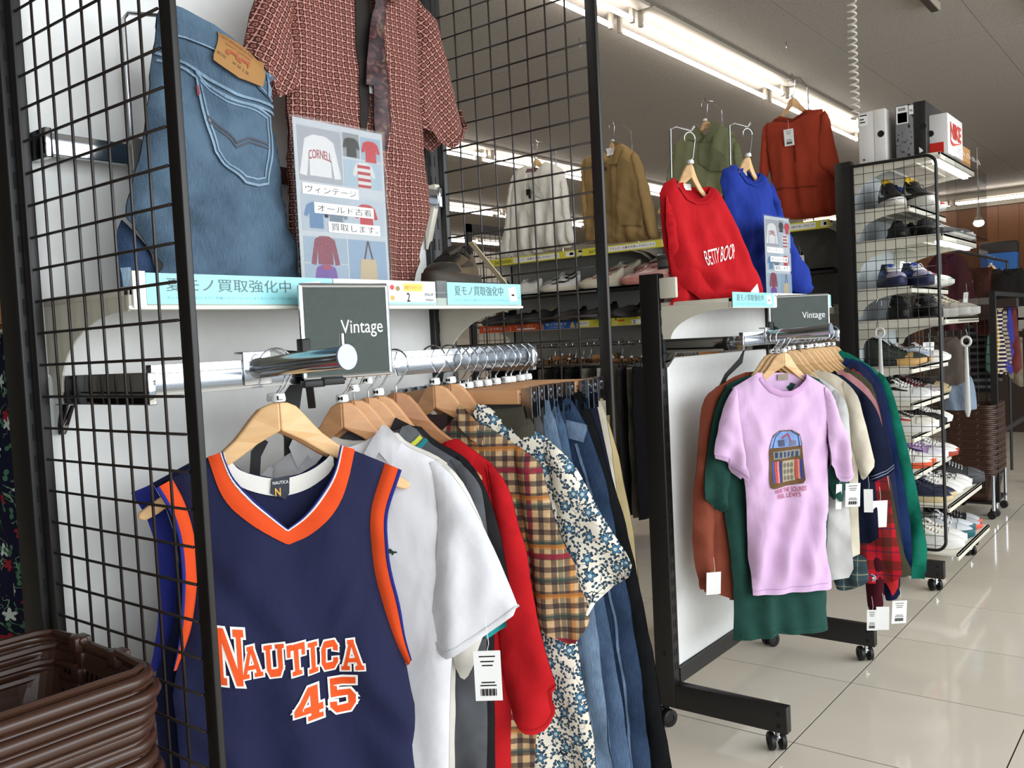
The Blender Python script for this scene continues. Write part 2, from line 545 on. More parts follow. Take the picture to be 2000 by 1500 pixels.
OUT = {
'jersey':{'c':[0.225,-0.3],'th':-27,'front':[(-92,1225),(-87,1205),(-77,1180),(-52,1147),(-26,1119),(-1,1093),(26,1111),(56,1144),(78,1179),(90,1218),(166,1180),(138,1101),(137,1042),(141,990),(153,933),(168,881),(188,830),(193,785),(196,763),(193,742),(185,698),(187,655),(190,582),(190,474),(-4,482),(-198,510),(-192,629),(-181,747),(-182,811),(-185,859),(-176,897),(-162,930),(-151,963),(-142,1009),(-137,1056),(-140,1104),(-150,1152),(-165,1190),(-113,1216)],'vneck':[(-92,1225),(-87,1205),(-77,1180),(-52,1147),(-26,1119),(-1,1093),(26,1111),(56,1144),(78,1179),(90,1218)],'vout':[(-113,1218),(-101,1169),(-85,1138),(-57,1109),(-28,1086),(-1,1067),(35,1080),(76,1115),(99,1161),(113,1209)],'armR':[(166,1180),(138,1101),(137,1042),(141,990),(153,933),(168,881),(188,830)],'armRo':[(190,1167),(163,1097),(160,1039),(165,990),(175,940),(184,885),(194,841)],'armL':[(-165,1190),(-150,1152),(-140,1104),(-137,1056),(-142,1009),(-151,963),(-162,930),(-176,897)],'armLo':[(-189,1180),(-172,1143),(-162,1099),(-160,1052),(-162,1013),(-167,966),(-174,928),(-182,898)],'backneck':[(-86,1220),(-75,1203),(-57,1186),(-7,1170),(38,1175),(72,1193),(85,1208)],'tag':[(-17,1171),(12,1174),(10,1145),(3,1136),(-20,1148)],'nautN':[(-122,960),(-81,959),(-78,954),(-83,873),(-114,858)],'txt':[(-85,870),(104,847),(105,897),(-74,920)],'num':[(-10,784),(94,743),(99,826),(9,837)]},
'polo_white':{'c':[0.388,-0.263],'th':-58,'body':[(24,1202),(78,1232),(104,1200),(152,1177),(175,1159),(169,1088),(170,1008),(172,834),(165,772),(155,625),(150,532),(145,439)],'sleeve':[(152,1177),(184,1153),(204,1126),(210,1115),(235,1068),(260,1003),(279,952),(295,908),(242,870),(186,838),(161,829),(140,849),(128,868),(147,955),(157,1027),(162,1088),(154,1144)],'collar':[(40,1191),(57,1219),(75,1239),(83,1237),(95,1222),(105,1206),(96,1186),(87,1168),(67,1192),(55,1174)],'badge':[(65,1015),(86,1008)]},
'polo_cream':{'c':[0.415,-0.263],'th':-60,'body':[(19,1208),(72,1225),(93,1201),(142,1179),(168,1160),(164,1084),(160,828),(147,616),(137,428)],'sleeve':[(142,1179),(173,1155),(196,1123),(226,1048),(253,948),(207,848),(187,793),(174,782),(155,809),(149,1004),(157,1113)]},
'polo_grey':{'c':[0.449,-0.263],'th':-62,'body':[(21,1214),(80,1231),(108,1198),(146,1174),(170,1158),(186,1117),(201,1071),(202,979),(194,794),(185,606),(180,511),(174,396)],'sleeve':[(146,1174),(176,1153),(195,1129),(204,1108),(209,1042),(222,961),(234,872),(200,852),(167,836),(154,887),(169,1026),(164,1136)],'collar':[(56,1210),(65,1229),(80,1233),(93,1223),(107,1202),(96,1182),(86,1189),(75,1194),(63,1201)]},
'shirt_black':{'c':[0.474,-0.263],'th':-64,'body':[(26,1211),(71,1232),(103,1198),(143,1178),(168,1156),(189,1105),(199,1022),(197,882),(183,599),(172,387)],'sleeve':[(143,1178),(173,1155),(191,1122),(207,1077),(217,1038),(225,985),(230,937),(231,901),(215,882),(183,891),(171,1022),(157,1133)]},
'shirt_red':{'c':[0.519,-0.263],'th':-66,'body':[(51,1177),(108,1198),(119,1196),(154,1169),(183,1148),(200,1108),(210,1033),(202,872),(192,726),(184,583),(179,485),(173,367)],'sleeve':[(173,1156),(196,1132),(212,1104),(226,1043),(239,994),(244,930),(255,855),(268,798),(282,744),(270,730),(273,687),(261,669),(242,662),(219,666),(197,692),(184,738),(178,871),(182,1014),(177,1099)],'collar':[(93,1181),(102,1196),(115,1199),(136,1184),(154,1169),(147,1145),(125,1163)]},
'shirt_plaid':{'c':[0.625,-0.263],'th':-70,'body':[(1,1194),(55,1243),(83,1221),(113,1205),(153,1178),(183,1160),(190,1084),(186,886),(181,747),(176,656),(166,544),(160,441),(154,317)],'sleeve':[(158,1174),(189,1158),(211,1141),(222,1094),(232,1045),(251,987),(271,937),(286,886),(294,840),(260,795),(221,813),(193,831),(186,886),(181,985),(169,1084)],'collar':[(49,1244),(58,1256),(71,1243),(85,1223),(97,1193),(109,1171),(76,1188),(51,1214)]},
'shirt_floral':{'c':[0.672,-0.263],'th':-74,'body':[(5,1194),(59,1245),(70,1251),(107,1225),(149,1208),(197,1186),(225,1158),(237,1079),(238,921),(239,786),(249,722),(258,663),(268,604),(271,544),(273,464),(273,321)],'sleeve':[(192,1186),(223,1166),(254,1137),(288,1073),(325,1007),(347,973),(358,951),(353,931),(320,910),(287,880),(269,850),(244,846),(226,891),(218,990),(209,1099)],'collar':[(53,1234),(62,1253),(81,1242),(112,1220),(100,1188),(73,1201)]},
'pants_cord':{'c':[0.7,-0.263],'th':-84,'body':[(61,1238),(159,1243),(171,1208),(174,1139),(168,838),(153,466),(-14,427),(29,926)]},
'pants_grey':{'c':[0.725,-0.263],'th':-84,'body':[(85,1248),(170,1251),(173,1205),(177,1135),(180,832),(166,458),(31,426)]},
'jeans_light':{'c':[0.755,-0.263],'th':-84,'body':[(94,1250),(154,1253),(175,1252),(182,1213),(191,1162),(211,1072),(230,952),(250,833),(268,612),(277,471),(109,432),(112,921)]},
'jeans_mid':{'c':[0.785,-0.263],'th':-84,'body':[(96,1241),(157,1243),(175,1242),(184,1199),(195,1133),(221,1026),(252,866),(285,625),(299,463),(124,422),(115,914)]},
'jeans_dark':{'c':[0.815,-0.263],'th':-84,'body':[(112,1244),(156,1242),(175,1253),(187,1246),(199,1217),(214,1190),(226,1160),(236,1129),(246,1099),(255,1060),(263,1003),(291,842),(310,680),(320,517),(325,435),(152,393),(143,910)]},
'trousers_black':{'c':[0.85,-0.263],'th':-84,'body':[(114,1254),(184,1261),(199,1224),(219,1161),(234,1099),(260,1017),(283,915),(301,809),(319,711),(336,589),(345,508),(350,426),(190,387),(168,904)]},
'trousers_navy':{'c':[0.868,-0.263],'th':-84,'body':[(127,1257),(199,1267),(204,1231),(217,1159),(232,1086),(260,951),(281,827),(315,579),(211,559),(174,1009)]},
'trousers_cream':{'c':[0.9,-0.263],'th':-84,'body':[(117,1231),(200,1238),(205,1207),(215,1134),(220,1059),(227,963),(237,845),(255,642),(172,628),(142,1001)]},
'trousers_beige':{'c':[0.925,-0.263],'th':-84,'body':[(114,1234),(190,1242),(197,1185),(215,1120),(228,1045),(241,959),(248,884),(254,765),(260,635),(169,619),(139,996)]},
'jeans_top':{'c':[0.22,-0.15],'th':0,'body':[(-69,1924),(-48,1923),(-3,1916),(55,1904),(84,1892),(114,1872),(128,1857),(137,1810),(142,1752),(145,1689),(149,1635),(159,1590),(171,1545),(172,1503),(171,1471),(2,1465),(-136,1464),(-139,1484),(-106,1497),(-85,1517),(-99,1533),(-114,1556),(-132,1579),(-145,1590),(-144,1613),(-131,1642),(-116,1691),(-100,1749),(-93,1790),(-82,1840),(-75,1881)],'waist':[(-71,1907),(-40,1905),(15,1894),(53,1881),(92,1859),(124,1834)],'waist2':[(-80,1852),(-41,1832),(0,1819),(48,1807),(98,1801),(137,1800)],'patch':[(26,1908),(33,1908),(76,1890),(116,1874),(111,1854),(100,1827),(49,1831),(0,1850),(1,1859),(12,1880)],'pocket':[(-32,1826),(-10,1812),(27,1798),(67,1792),(116,1780),(115,1748),(108,1703),(100,1663),(77,1657),(53,1660),(23,1680),(-4,1703),(-9,1730),(-21,1774)],'arc1':[(-14,1761),(8,1743),(37,1722)],'arc2':[(37,1722),(68,1736),(102,1729)],'tab':[(-32,1804),(-28,1805),(-25,1792),(-29,1788)],'loop':[(122,1862),(133,1858),(127,1835),(116,1811),(110,1813)],'behind':[(-139,1594),(-121,1580),(-101,1557),(-85,1522),(-67,1485),(-73,1461),(-147,1460),(-150,1515)]},
'shirt_red_print':{'c':[0.588,-0.12],'th':0,'body':[(-172,2071),(-98,2121),(8,2163),(150,2165),(188,2143),(193,2091),(182,1948),(186,1840),(192,1726),(199,1697),(185,1642),(164,1596),(141,1541),(127,1481),(-18,1474),(-176,1478),(-175,1549),(-172,1643),(-169,1803),(-170,1854),(-167,1962)],'sl':[(-158,2075),(-208,2043),(-233,2000),(-246,1968),(-255,1932),(-262,1904),(-247,1880),(-228,1853),(-211,1826),(-190,1837),(-170,1855),(-160,1926),(-153,2021)],'sr':[(179,2141),(208,2116),(254,2089),(270,2032),(282,1991),(295,1968),(314,1939),(325,1901),(334,1864),(294,1833),(257,1803),(221,1823),(187,1841),(183,1915),(188,2025)],'dark':[(-12,2118),(18,2127),(27,2069),(16,1915),(-4,1800),(-12,1728),(-26,1727),(-18,1858),(-18,1968)],'tie':[(6,2103),(47,2115),(58,2067),(45,2012),(47,1921),(43,1807),(32,1764),(9,1756),(7,1802),(5,1884),(-14,1883),(-3,1961),(20,2047)],'collar':[(32,2131),(75,2143),(100,2098),(92,2065),(56,2076)]},
'poster':{'c':[0.46,-0.2],'th':0,'q':[(-113,1775),(108,1777),(115,1479),(-102,1480)]},
'boot':{'c':[0.76,-0.15],'th':0,'b':[(-103,1510),(-95,1536),(-69,1558),(-34,1579),(-5,1583),(42,1569),(92,1554),(111,1532),(114,1509)]},
'sweat_red':{'c':[2.1034,-0.1],'th':-28,'front':[(-66,1893),(-55,1865),(-32,1835),(4,1819),(41,1823),(67,1841),(79,1867),(106,1859),(122,1839),(145,1798),(193,1715),(237,1624),(282,1543),(302,1495),(253,1482),(130,1475),(26,1469),(-65,1461),(-101,1467),(-85,1499),(-70,1519),(-94,1565),(-104,1606),(-117,1673),(-125,1760),(-127,1840),(-107,1874)],'back':[(-66,1893),(-26,1876),(14,1867),(56,1868),(79,1867),(106,1859),(122,1839),(145,1798),(193,1715),(237,1624),(282,1543),(302,1495),(130,1475),(-101,1467),(-70,1519),(-104,1606),(-117,1673),(-125,1760),(-127,1840),(-107,1874)],'sleeve':[(-117,1840),(-105,1794),(-78,1727),(-38,1625),(25,1565),(132,1520),(227,1507),(230,1483),(130,1476),(27,1474),(-44,1507),(-94,1565),(-104,1606),(-117,1673),(-125,1760)],'neck':[(-66,1893),(-55,1865),(-32,1835),(4,1819),(41,1823),(67,1841),(79,1867)],'cuff':[(227,1507),(230,1483)],'txt':[(13,1591),(132,1607),(130,1655),(16,1646)]},
'sweat_blue':{'c':[2.5786,-0.1],'th':-28,'front':[(-54,1997),(-44,1969),(-16,1941),(16,1929),(46,1939),(64,1967),(85,1958),(112,1916),(132,1855),(158,1778),(193,1713),(225,1654),(278,1589),(308,1505),(213,1499),(64,1495),(-79,1494),(-82,1647),(-103,1798),(-127,1929),(-113,1976)],'back':[(-54,1997),(-19,1985),(19,1979),(64,1967),(85,1958),(112,1916),(132,1855),(158,1778),(225,1654),(278,1589),(308,1505),(-79,1494),(-103,1798),(-127,1929),(-113,1976)],'neck':[(-54,1997),(-44,1969),(-16,1941),(16,1929),(46,1939),(64,1967)],'sleeve':[(94,1935),(112,1912),(132,1855),(158,1778),(193,1713),(225,1654),(278,1589),(308,1505),(213,1499),(177,1527),(145,1645),(115,1800)]},
'jacket_white':{'c':[4.3,2.1943],'th':-90,'body':[(-84,2582),(-4,2535),(81,2580),(156,2550),(221,2506),(252,2394),(265,2257),(273,2121),(276,2019),(249,1982),(80,1978),(-34,1969),(-187,1949),(-254,1969),(-252,2219),(-227,2393),(-186,2542),(-148,2571)],'sl':[(-148,2568),(-190,2543),(-240,2409),(-279,2222),(-299,2128),(-332,2052),(-360,1972),(-288,1944),(-231,1967),(-200,2177),(-168,2385)],'sr':[(201,2523),(226,2452),(257,2339),(282,2123),(305,2016),(249,1988),(224,2127),(209,2298)],'lapel':[(-20,2485),(31,2454),(82,2377),(116,2304),(42,2349),(-8,2397)]},
'coat_tan':{'c':[4.3,1.5784],'th':-90,'body':[(-92,2576),(-17,2538),(63,2602),(107,2575),(157,2534),(203,2438),(225,2276),(232,2117),(246,1969),(143,1967),(-46,1975),(-236,1988),(-233,2108),(-232,2275),(-225,2473),(-213,2551)],'sr':[(143,2549),(206,2488),(255,2303),(291,2141),(307,2032),(326,1967),(261,1961),(220,2023),(194,2249),(151,2414)],'sl':[(-205,2552),(-230,2533),(-245,2410),(-246,2243),(-239,2075),(-202,2021),(-178,2168),(-191,2368)],'collL':[(-87,2602),(-138,2459),(-28,2475),(-11,2498),(-71,2547)],'collR':[(26,2621),(106,2565),(74,2458),(-5,2465),(59,2525)],'cape':[(74,2523),(174,2442),(223,2245),(229,2054),(74,2072),(68,2266)]},
'coat_olive':{'c':[4.3,0.9278],'th':-90,'body':[(-47,2598),(-3,2541),(40,2617),(110,2586),(179,2532),(213,2450),(226,2301),(232,1976),(229,1888),(-50,1903),(-290,1944),(-273,2161),(-251,2344),(-200,2528),(-129,2582)],'sl':[(-192,2551),(-231,2465),(-265,2331),(-292,2132),(-308,1946),(-241,1939),(-224,2155),(-187,2365)],'sr':[(172,2533),(220,2455),(234,2329),(249,2092),(248,1886),(204,1891),(193,2099),(183,2337)],'collL':[(-43,2609),(-84,2526),(-18,2502),(10,2539)],'collR':[(53,2621),(104,2587),(67,2487),(2,2498),(57,2549)],'cape':[(-12,2489),(53,2466),(141,2403),(163,2299),(54,2316),(-10,2368)]},
'dress_rust':{'c':[4.3,0.3944],'th':-90,'body':[(-77,2573),(5,2540),(69,2578),(165,2564),(191,2499),(212,2302),(228,2107),(235,1979),(100,1974),(-74,1984),(-116,2070),(-148,2276),(-166,2423),(-169,2510),(-131,2549)],'sl':[(-131,2554),(-174,2528),(-192,2399),(-209,2257),(-186,2224),(-143,2246),(-137,2389)],'sr':[(171,2563),(208,2517),(226,2383),(250,2269),(261,2185),(241,2160),(165,2213),(116,2274),(132,2399)],'slit':[(13,2443),(24,2441),(25,2291),(16,2284)]},
'tee_pink':{'c':[2.273,-0.325],'th':-40,'front':[(-94,1227),(-83,1201),(-62,1176),(-25,1160),(12,1159),(47,1173),(70,1192),(81,1211),(150,1167),(168,1129),(156,1033),(148,911),(146,806),(141,700),(139,558),(156,470),(82,472),(11,474),(-89,476),(-147,479),(-152,605),(-154,727),(-159,831),(-164,935),(-179,1022),(-197,1126),(-191,1180)],'back':[(-94,1227),(-61,1213),(-5,1203),(52,1203),(81,1211),(150,1167),(168,1129),(148,911),(139,558),(152,481),(-146,500),(-154,727),(-164,935),(-197,1126),(-191,1180)],'neck':[(-94,1227),(-83,1201),(-62,1176),(-25,1160),(12,1159),(47,1173),(70,1192),(81,1211)],'sl':[(-180,1186),(-199,1173),(-215,1150),(-235,1102),(-256,1031),(-277,955),(-247,945),(-216,934),(-213,911),(-192,892),(-163,866),(-164,935),(-172,1021),(-176,1107)],'sr':[(138,1171),(161,1148),(175,1120),(192,1069),(220,976),(236,883),(228,859),(202,840),(169,843),(148,916),(144,1017),(140,1104)],'juke':[(-80,859),(-79,928),(-70,983),(-46,1019),(-11,1029),(26,1021),(42,985),(43,919),(48,852),(29,843),(-60,835)],'txt':[(-63,820),(51,824),(52,845),(-62,840)],'txt2':[(-54,801),(29,805),(30,822),(-53,822)]},
'sweater_rust':{'c':[2.273,-0.285],'th':-42,'body':[(37,1198),(-73,1225),(-114,1213),(-185,1179),(-216,1126),(-217,936),(-216,762),(-220,588),(-203,463),(-157,448),(8,435)],'sleeve':[(-129,1207),(-185,1181),(-226,1154),(-246,1104),(-262,974),(-284,803),(-291,682),(-288,580),(-269,505),(-263,482),(-239,485),(-219,518),(-216,675),(-195,935),(-173,1106)]},
'tee_green':{'c':[2.273,-0.305],'th':-42,'body':[(16,1190),(-76,1218),(-120,1210),(-175,1189),(-210,1129),(-204,936),(-200,763),(-185,587),(-177,446),(-183,310),(-151,313),(-17,317)],'sleeve':[(-131,1204),(-190,1173),(-218,1130),(-243,1042),(-261,940),(-281,818),(-253,791),(-225,761),(-202,787),(-181,865),(-168,1003),(-168,1106)]},
'tee_white':{'c':[2.47,-0.263],'th':-86,'body':[(26,1178),(90,1197),(124,1182),(175,1140),(198,1096),(194,971),(192,792),(197,630),(204,490),(119,474),(48,462)],'sleeve':[(155,1157),(188,1124),(204,1085),(208,989),(214,904),(192,855),(166,845),(160,970),(156,1078)]},
'tee_cream':{'c':[2.52,-0.263],'th':-86,'body':[(36,1184),(98,1212),(144,1200),(191,1163),(214,1116),(213,965),(211,785),(209,603),(207,548),(69,535)],'sleeve':[(171,1182),(201,1154),(227,1113),(242,1038),(260,949),(273,881),(250,848),(233,826),(213,866),(196,965),(185,1073)]},
'shirt_navy':{'c':[2.6,-0.263],'th':-86,'body':[(62,1169),(129,1203),(198,1145),(238,1103),(244,957),(244,810),(254,682),(255,590),(116,578)],'sleeve':[(204,1139),(238,1106),(261,1066),(286,976),(315,853),(290,831),(237,808),(221,883),(214,993)]},
'plaid_red':{'c':[2.66,-0.263],'th':-86,'body':[(78,1146),(119,1177),(186,1117),(216,1061),(248,950),(273,802),(291,618),(318,468),(272,429),(184,429),(93,429)]},
'shirt_pink':{'c':[2.7,-0.263],'th':-86,'body':[(84,1172),(122,1205),(196,1147),(237,1076),(252,982),(263,796),(272,683),(124,674)]},
'shirt_olive':{'c':[2.75,-0.263],'th':-86,'body':[(87,1178),(125,1210),(197,1159),(220,1090),(230,958),(255,806),(274,675),(293,524),(324,455),(298,433),(176,435),(102,427)]},
'sweat_redR':{'c':[2.79,-0.263],'th':-86,'body':[(93,1176),(135,1200),(174,1161),(207,1091),(224,988),(236,857),(251,666),(269,397),(244,346),(236,374),(165,464)]},
'sweat_navy':{'c':[2.83,-0.263],'th':-86,'body':[(81,1183),(124,1229),(174,1185),(209,1127),(228,1007),(247,852),(265,659),(282,486),(154,474)]},
'denim_blue':{'c':[2.89,-0.263],'th':-86,'body':[(63,1210),(79,1244),(147,1214),(197,1150),(220,1059),(242,922),(270,727),(289,552),(289,434),(276,413),(135,398)]},
'sweat_green':{'c':[2.95,-0.263],'th':-86,'body':[(25,1239),(42,1271),(122,1220),(174,1178),(190,1074),(216,935),(238,796),(252,637),(253,517),(120,505)],'sleeve':[(163,1190),(203,1158),(234,1058),(273,876),(311,641),(326,537),(327,477),(319,391),(273,390),(263,473),(246,676),(218,875),(192,1034)]},
'low_maroon':{'c':[2.66,-0.263],'th':-86,'body':[(187,534),(244,539),(250,446),(244,321),(193,318),(180,419)],'emb':[(206,450),(216,451)]},
'low_teal':{'c':[2.58,-0.263],'th':-86,'body':[(104,543),(211,553),(220,471),(216,443),(154,413),(96,410)]},
'low_navy':{'c':[2.8,-0.263],'th':-86,'body':[(204,505),(258,510),(267,433),(263,332),(203,324)]},
'dress_floral':{'c':[0.06,0.35],'th':-90,'body':[(-74,1429),(106,1435),(165,1419),(176,1365),(184,1292),(153,1200),(158,1109),(136,873),(-270,804),(-150,1290)]},
'shirt_caramel':{'c':[0.03,0.35],'th':-90,'body':[(23,1519),(150,1505),(203,1510),(224,1470),(227,1435),(29,1430)]},
}

def pts(name, key):
    return [(a / 1000, b / 1000) for a, b in OUT[name][key]]
def mirrored(right, left_scale=.88):
    """full outline from the right half (top centre -> hem)"""
    L = [(-a * left_scale, b) for a, b in right][::-1]
    return right + L
def root(name, label, cat, key, group=None, nm=None):
    o = OUT[key]
    return thing(nm or name, label, cat, (o['c'][0], o['c'][1], 0), radians(o['th']), group)
# ---------------------------------------------------------------- patterned materials
def m_check():
    """small tan check with navy, green, rust and wine lines"""
    t = NT('tan_check_flannel')
    uv, u, v = t.uv()
    P = .034
    col = t.ramp(t.noise(uv, 60, 2), [(.3, '#b4956c'), (.7, '#c9ad86')])
    for ax, offs in ((u, 0.0), (v, .17)):
        for per, wd, of, c, op in ((.023, .0100, .1, '#241d2b', .72), (.069, .009, .52, '#2f4a45', .6), (.092, .009, .19, '#b9742c', .6), (.161, .010, .86, '#8d2036', .75)):
            k = t.stripe(ax, per, wd, of + offs)
            col = t.mix(t.math('MULTIPLY', k, op), col, c)
    t.bump(t.noise(uv, 700, 2), .2, .001)
    return t.fin(col, .9, 0, .15)
def m_redprint():
    """maroon shirting with a pale broken grid and a dot in each square"""
    t = NT('maroon_grid_print')
    uv, u, v = t.uv()
    P = .0125
    fu = t.math('FRACT', t.math('MULTIPLY_ADD', u, 1 / P, 100)); fv = t.math('FRACT', t.math('MULTIPLY_ADD', v, 1 / P, 100))
    base = t.mix(t.math('LESS_THAN', t.math('FRACT', t.math('MULTIPLY_ADD', u, .5 / P, 100)), .5), '#502725', '#43201f')
    lu = t.math('LESS_THAN', fu, .14); lv = t.math('LESS_THAN', fv, .14)
    gap = t.math('LESS_THAN', t.math('FRACT', t.math('MULTIPLY_ADD', v, 1 / P, 100.22)), .86)
    gap2 = t.math('LESS_THAN', t.math('FRACT', t.math('MULTIPLY_ADD', u, 1 / P, 100.22)), .86)
    line = t.math('MAXIMUM', t.math('MULTIPLY', lu, gap), t.math('MULTIPLY', lv, gap2))
    col = t.mix(line, base, '#b98b7d')
    du = t.math('SUBTRACT', fu, .58); dv = t.math('SUBTRACT', fv, .58)
    rr = t.math('SQRT', t.math('ADD', t.math('MULTIPLY', du, du), t.math('MULTIPLY', dv, dv)))
    ring = t.math('MULTIPLY', t.math('LESS_THAN', rr, .24), t.math('GREATER_THAN', rr, .1))
    col = t.mix(t.math('MULTIPLY', ring, .55), col, '#b07a68')
    return t.fin(col, .85, 0, .2)
def flower_layer(t, uv, scale, petals, size, amp, rand=1.0, seed=0.0):
    """mask of petal shapes scattered over the cloth, plus the distance from each centre"""
    mp = t.vmap(uv, (scale, scale, 1)); 
    o = t.n('ShaderNodeTexVoronoi'); o.voronoi_dimensions = '2D'
    ofs = t.n('ShaderNodeVectorMath', operation='ADD'); t.t.links.new(mp, ofs.inputs[0]); ofs.inputs[1].default_value = (seed * 3.1, seed * 1.7, 0)
    t.t.links.new(ofs.outputs[0], o.inputs['Vector']); o.inputs['Scale'].default_value = 1.0; o.inputs['Randomness'].default_value = rand
    sub = t.n('ShaderNodeVectorMath', operation='SUBTRACT'); t.t.links.new(ofs.outputs[0], sub.inputs[0]); t.t.links.new(o.outputs['Position'], sub.inputs[1])
    x = t.n('ShaderNodeSeparateXYZ'); t.t.links.new(sub.outputs[0], x.inputs[0])
    cs = t.n('ShaderNodeSeparateColor'); t.t.links.new(o.outputs['Color'], cs.inputs[0])
    a = t.math('ADD', t.math('ARCTAN2', x.outputs[1], x.outputs[0]), t.math('MULTIPLY', cs.outputs[0], 6.28))
    R = t.math('MULTIPLY_ADD', t.math('COSINE', t.math('MULTIPLY', a, float(petals))), amp, size)
    d = o.outputs['Distance']
    return t.math('LESS_THAN', d, R), d, R, a
def m_floral():
    t = NT('blue_floral_cotton')
    uv, u, v = t.uv()
    base = lin('#ece6d6')
    # stems: thin winding lines
    nz = t.noise(uv, 34, 2, .6)
    stem = t.math('LESS_THAN', t.math('ABSOLUTE', t.math('SUBTRACT', nz, .5)), .009)
    col = t.mix(stem, base, '#22303f')
    for sc, sd in ((58, 1.0), (66, 4.0)):      # leaves
        f, d, R, a = flower_layer(t, uv, sc, 2, .19, .20, 1.0, sd)
        col = t.mix(f, col, '#26394b')
        f2 = t.math('LESS_THAN', d, t.math('MULTIPLY', R, .62))
        col = t.mix(t.math('MULTIPLY', f2, .45), col, '#5b7f94')
    f, d, R, a = flower_layer(t, uv, 26, 5, .25, .085, .9, 2.0)     # flowers
    col = t.mix(f, col, '#1d2b3e')
    f2 = t.math('LESS_THAN', d, t.math('MULTIPLY', R, .82))
    ray = t.math('GREATER_THAN', t.math('SINE', t.math('MULTIPLY', a, 15.0)), .1)
    inner = t.mix(t.math('MULTIPLY', ray, .6), '#4f7d99', '#2c4a66')
    col = t.mix(f2, col, inner)
    col = t.mix(t.math('LESS_THAN', d, .09), col, '#b9c7c4')
    return t.fin(col, .85, 0, .2)
def m_dressfloral():
    t = NT('navy_dress_floral')
    uv, u, v = t.uv()
    nz = t.noise(uv, 22, 2, .8)
    stem = t.math('LESS_THAN', t.math('ABSOLUTE', t.math('SUBTRACT', nz, .5)), .010)
    col = t.mix(t.math('MULTIPLY', stem, t.math('GREATER_THAN', t.noise(uv, 9, 1), .5)), '#0a0e26', '#6b8a6a')
    f, d, R, a = flower_layer(t, uv, 13, 5, .13, .05, 1.0, 1.0)
    col = t.mix(f, col, '#b9c4bd')
    f, d, R, a = flower_layer(t, uv, 10, 5, .10, .03, 1.0, 3.0)
    col = t.mix(f, col, '#8a1f2a')
    f, d, R, a = flower_layer(t, uv, 26, 2, .15, .13, 1.0, 6.0)
    col = t.mix(f, col, '#3f6a52')
    return t.fin(col, .85, 0, .2)
def m_redplaid():
    t = NT('red_black_plaid')
    uv, u, v = t.uv()
    col = lin('#b3202c')
    for ax, of in ((u, 0.1), (v, .35)):
        col = t.mix(t.math('MULTIPLY', t.stripe(ax, .085, .034, of), .62), col, '#33281f')
        col = t.mix(t.math('MULTIPLY', t.stripe(ax, .085, .004, of + .25), .7), col, '#2a2440')
    return t.fin(col, .95, 0, .1)
def m_tealplaid():
    t = NT('teal_check')
    uv, u, v = t.uv()
    col = lin('#2f4a52')
    for ax, of in ((u, .1), (v, .3)):
        col = t.mix(t.math('MULTIPLY', t.stripe(ax, .05, .02, of), .5), col, '#1b2730')
        col = t.mix(t.math('MULTIPLY', t.stripe(ax, .05, .003, of + .2), .6), col, '#a9a27c')
    return t.fin(col, .9)
def m_paisley():
    t = NT('dark_paisley_silk')
    uv, u, v = t.uv()
    n = t.noise(uv, 46, 3, 1.6)
    col = t.ramp(n, [(.36, '#120a0d'), (.47, '#33131a'), (.57, '#4d2528'), (.66, '#565038'), (.75, '#3f181c')])
    return t.fin(col, .5, 0, .4)
def m_stripes(a, b, per, w, name, axis='u'):
    t = NT(name)
    uv, u, v = t.uv()
    return t.fin(t.mix(t.stripe(u if axis == 'u' else v, per, w), a, b), .9, 0, .15)
def m_twill(a, b, name):
    t = NT(name)
    uv, u, v = t.uv()
    n = t.math('SINE', t.math('MULTIPLY', u, 2600.0))
    t.bump(n, .4, .001)
    return t.fin(t.mix(t.noise(uv, 12, 3), a, b), .9, 0, .15)
def m_rib(hexc, name, per=.0032):
    t = NT(name)
    uv, u, v = t.uv()
    s_ = t.math('SINE', t.math('MULTIPLY', t.math('ADD', u, v), 2 * pi / per))
    t.bump(s_, .35, .001)
    a = lin(hexc); b = tuple(c * .82 for c in a[:3]) + (1,)
    return t.fin(t.mix(t.math('MULTIPLY_ADD', s_, .5, .5), b, a), .9, 0, .15)
def m_speckle(base, spot, sc=60, lo=.60):
    t = NT('speckled_card')
    o, x, y, z = t.obj()
    n = t.noise(o, sc, 3)
    return t.fin(t.ramp(n, [(lo, base), (lo + .03, spot)]), .45)

CHROME = chrome()
BLACK = plain('#161413', .42, 0, .45, 'black_powder_coat')
BLACKP = plain('#0f0e0e', .5, 0, .4, 'black_plastic')
CREAM = plain('#d6d1c2', .45, 0, .4, 'cream_steel')
WHITEB = plain('#eaebe9', .55, 0, .35, 'white_board')
PAPER = plain('#eeeeec', .7, 0, .3, 'paper')
WIRE = plain('#1c1512', .38, 0, .5, 'black_wire')
INK = plain('#3c4143', .7, 0, .2, 'grey_ink')
INKB = plain('#161616', .7, 0, .2, 'black_ink')
OAK = wood('#c79a68', '#deb988', 1.0, '_hanger_light')
BEECH = wood('#b9855a', '#cf9f72', 1.0, '_hanger_warm')
DEN1 = denim('#2d4059', '#8299b3', .55, '_light')
DEN2 = denim('#22334c', '#637c9b', .5, '_mid')
DEN3 = denim('#131f35', '#3d5270', .45, '_dark')
DENT = denim('#19242f', '#52677a', .75, '_faded')

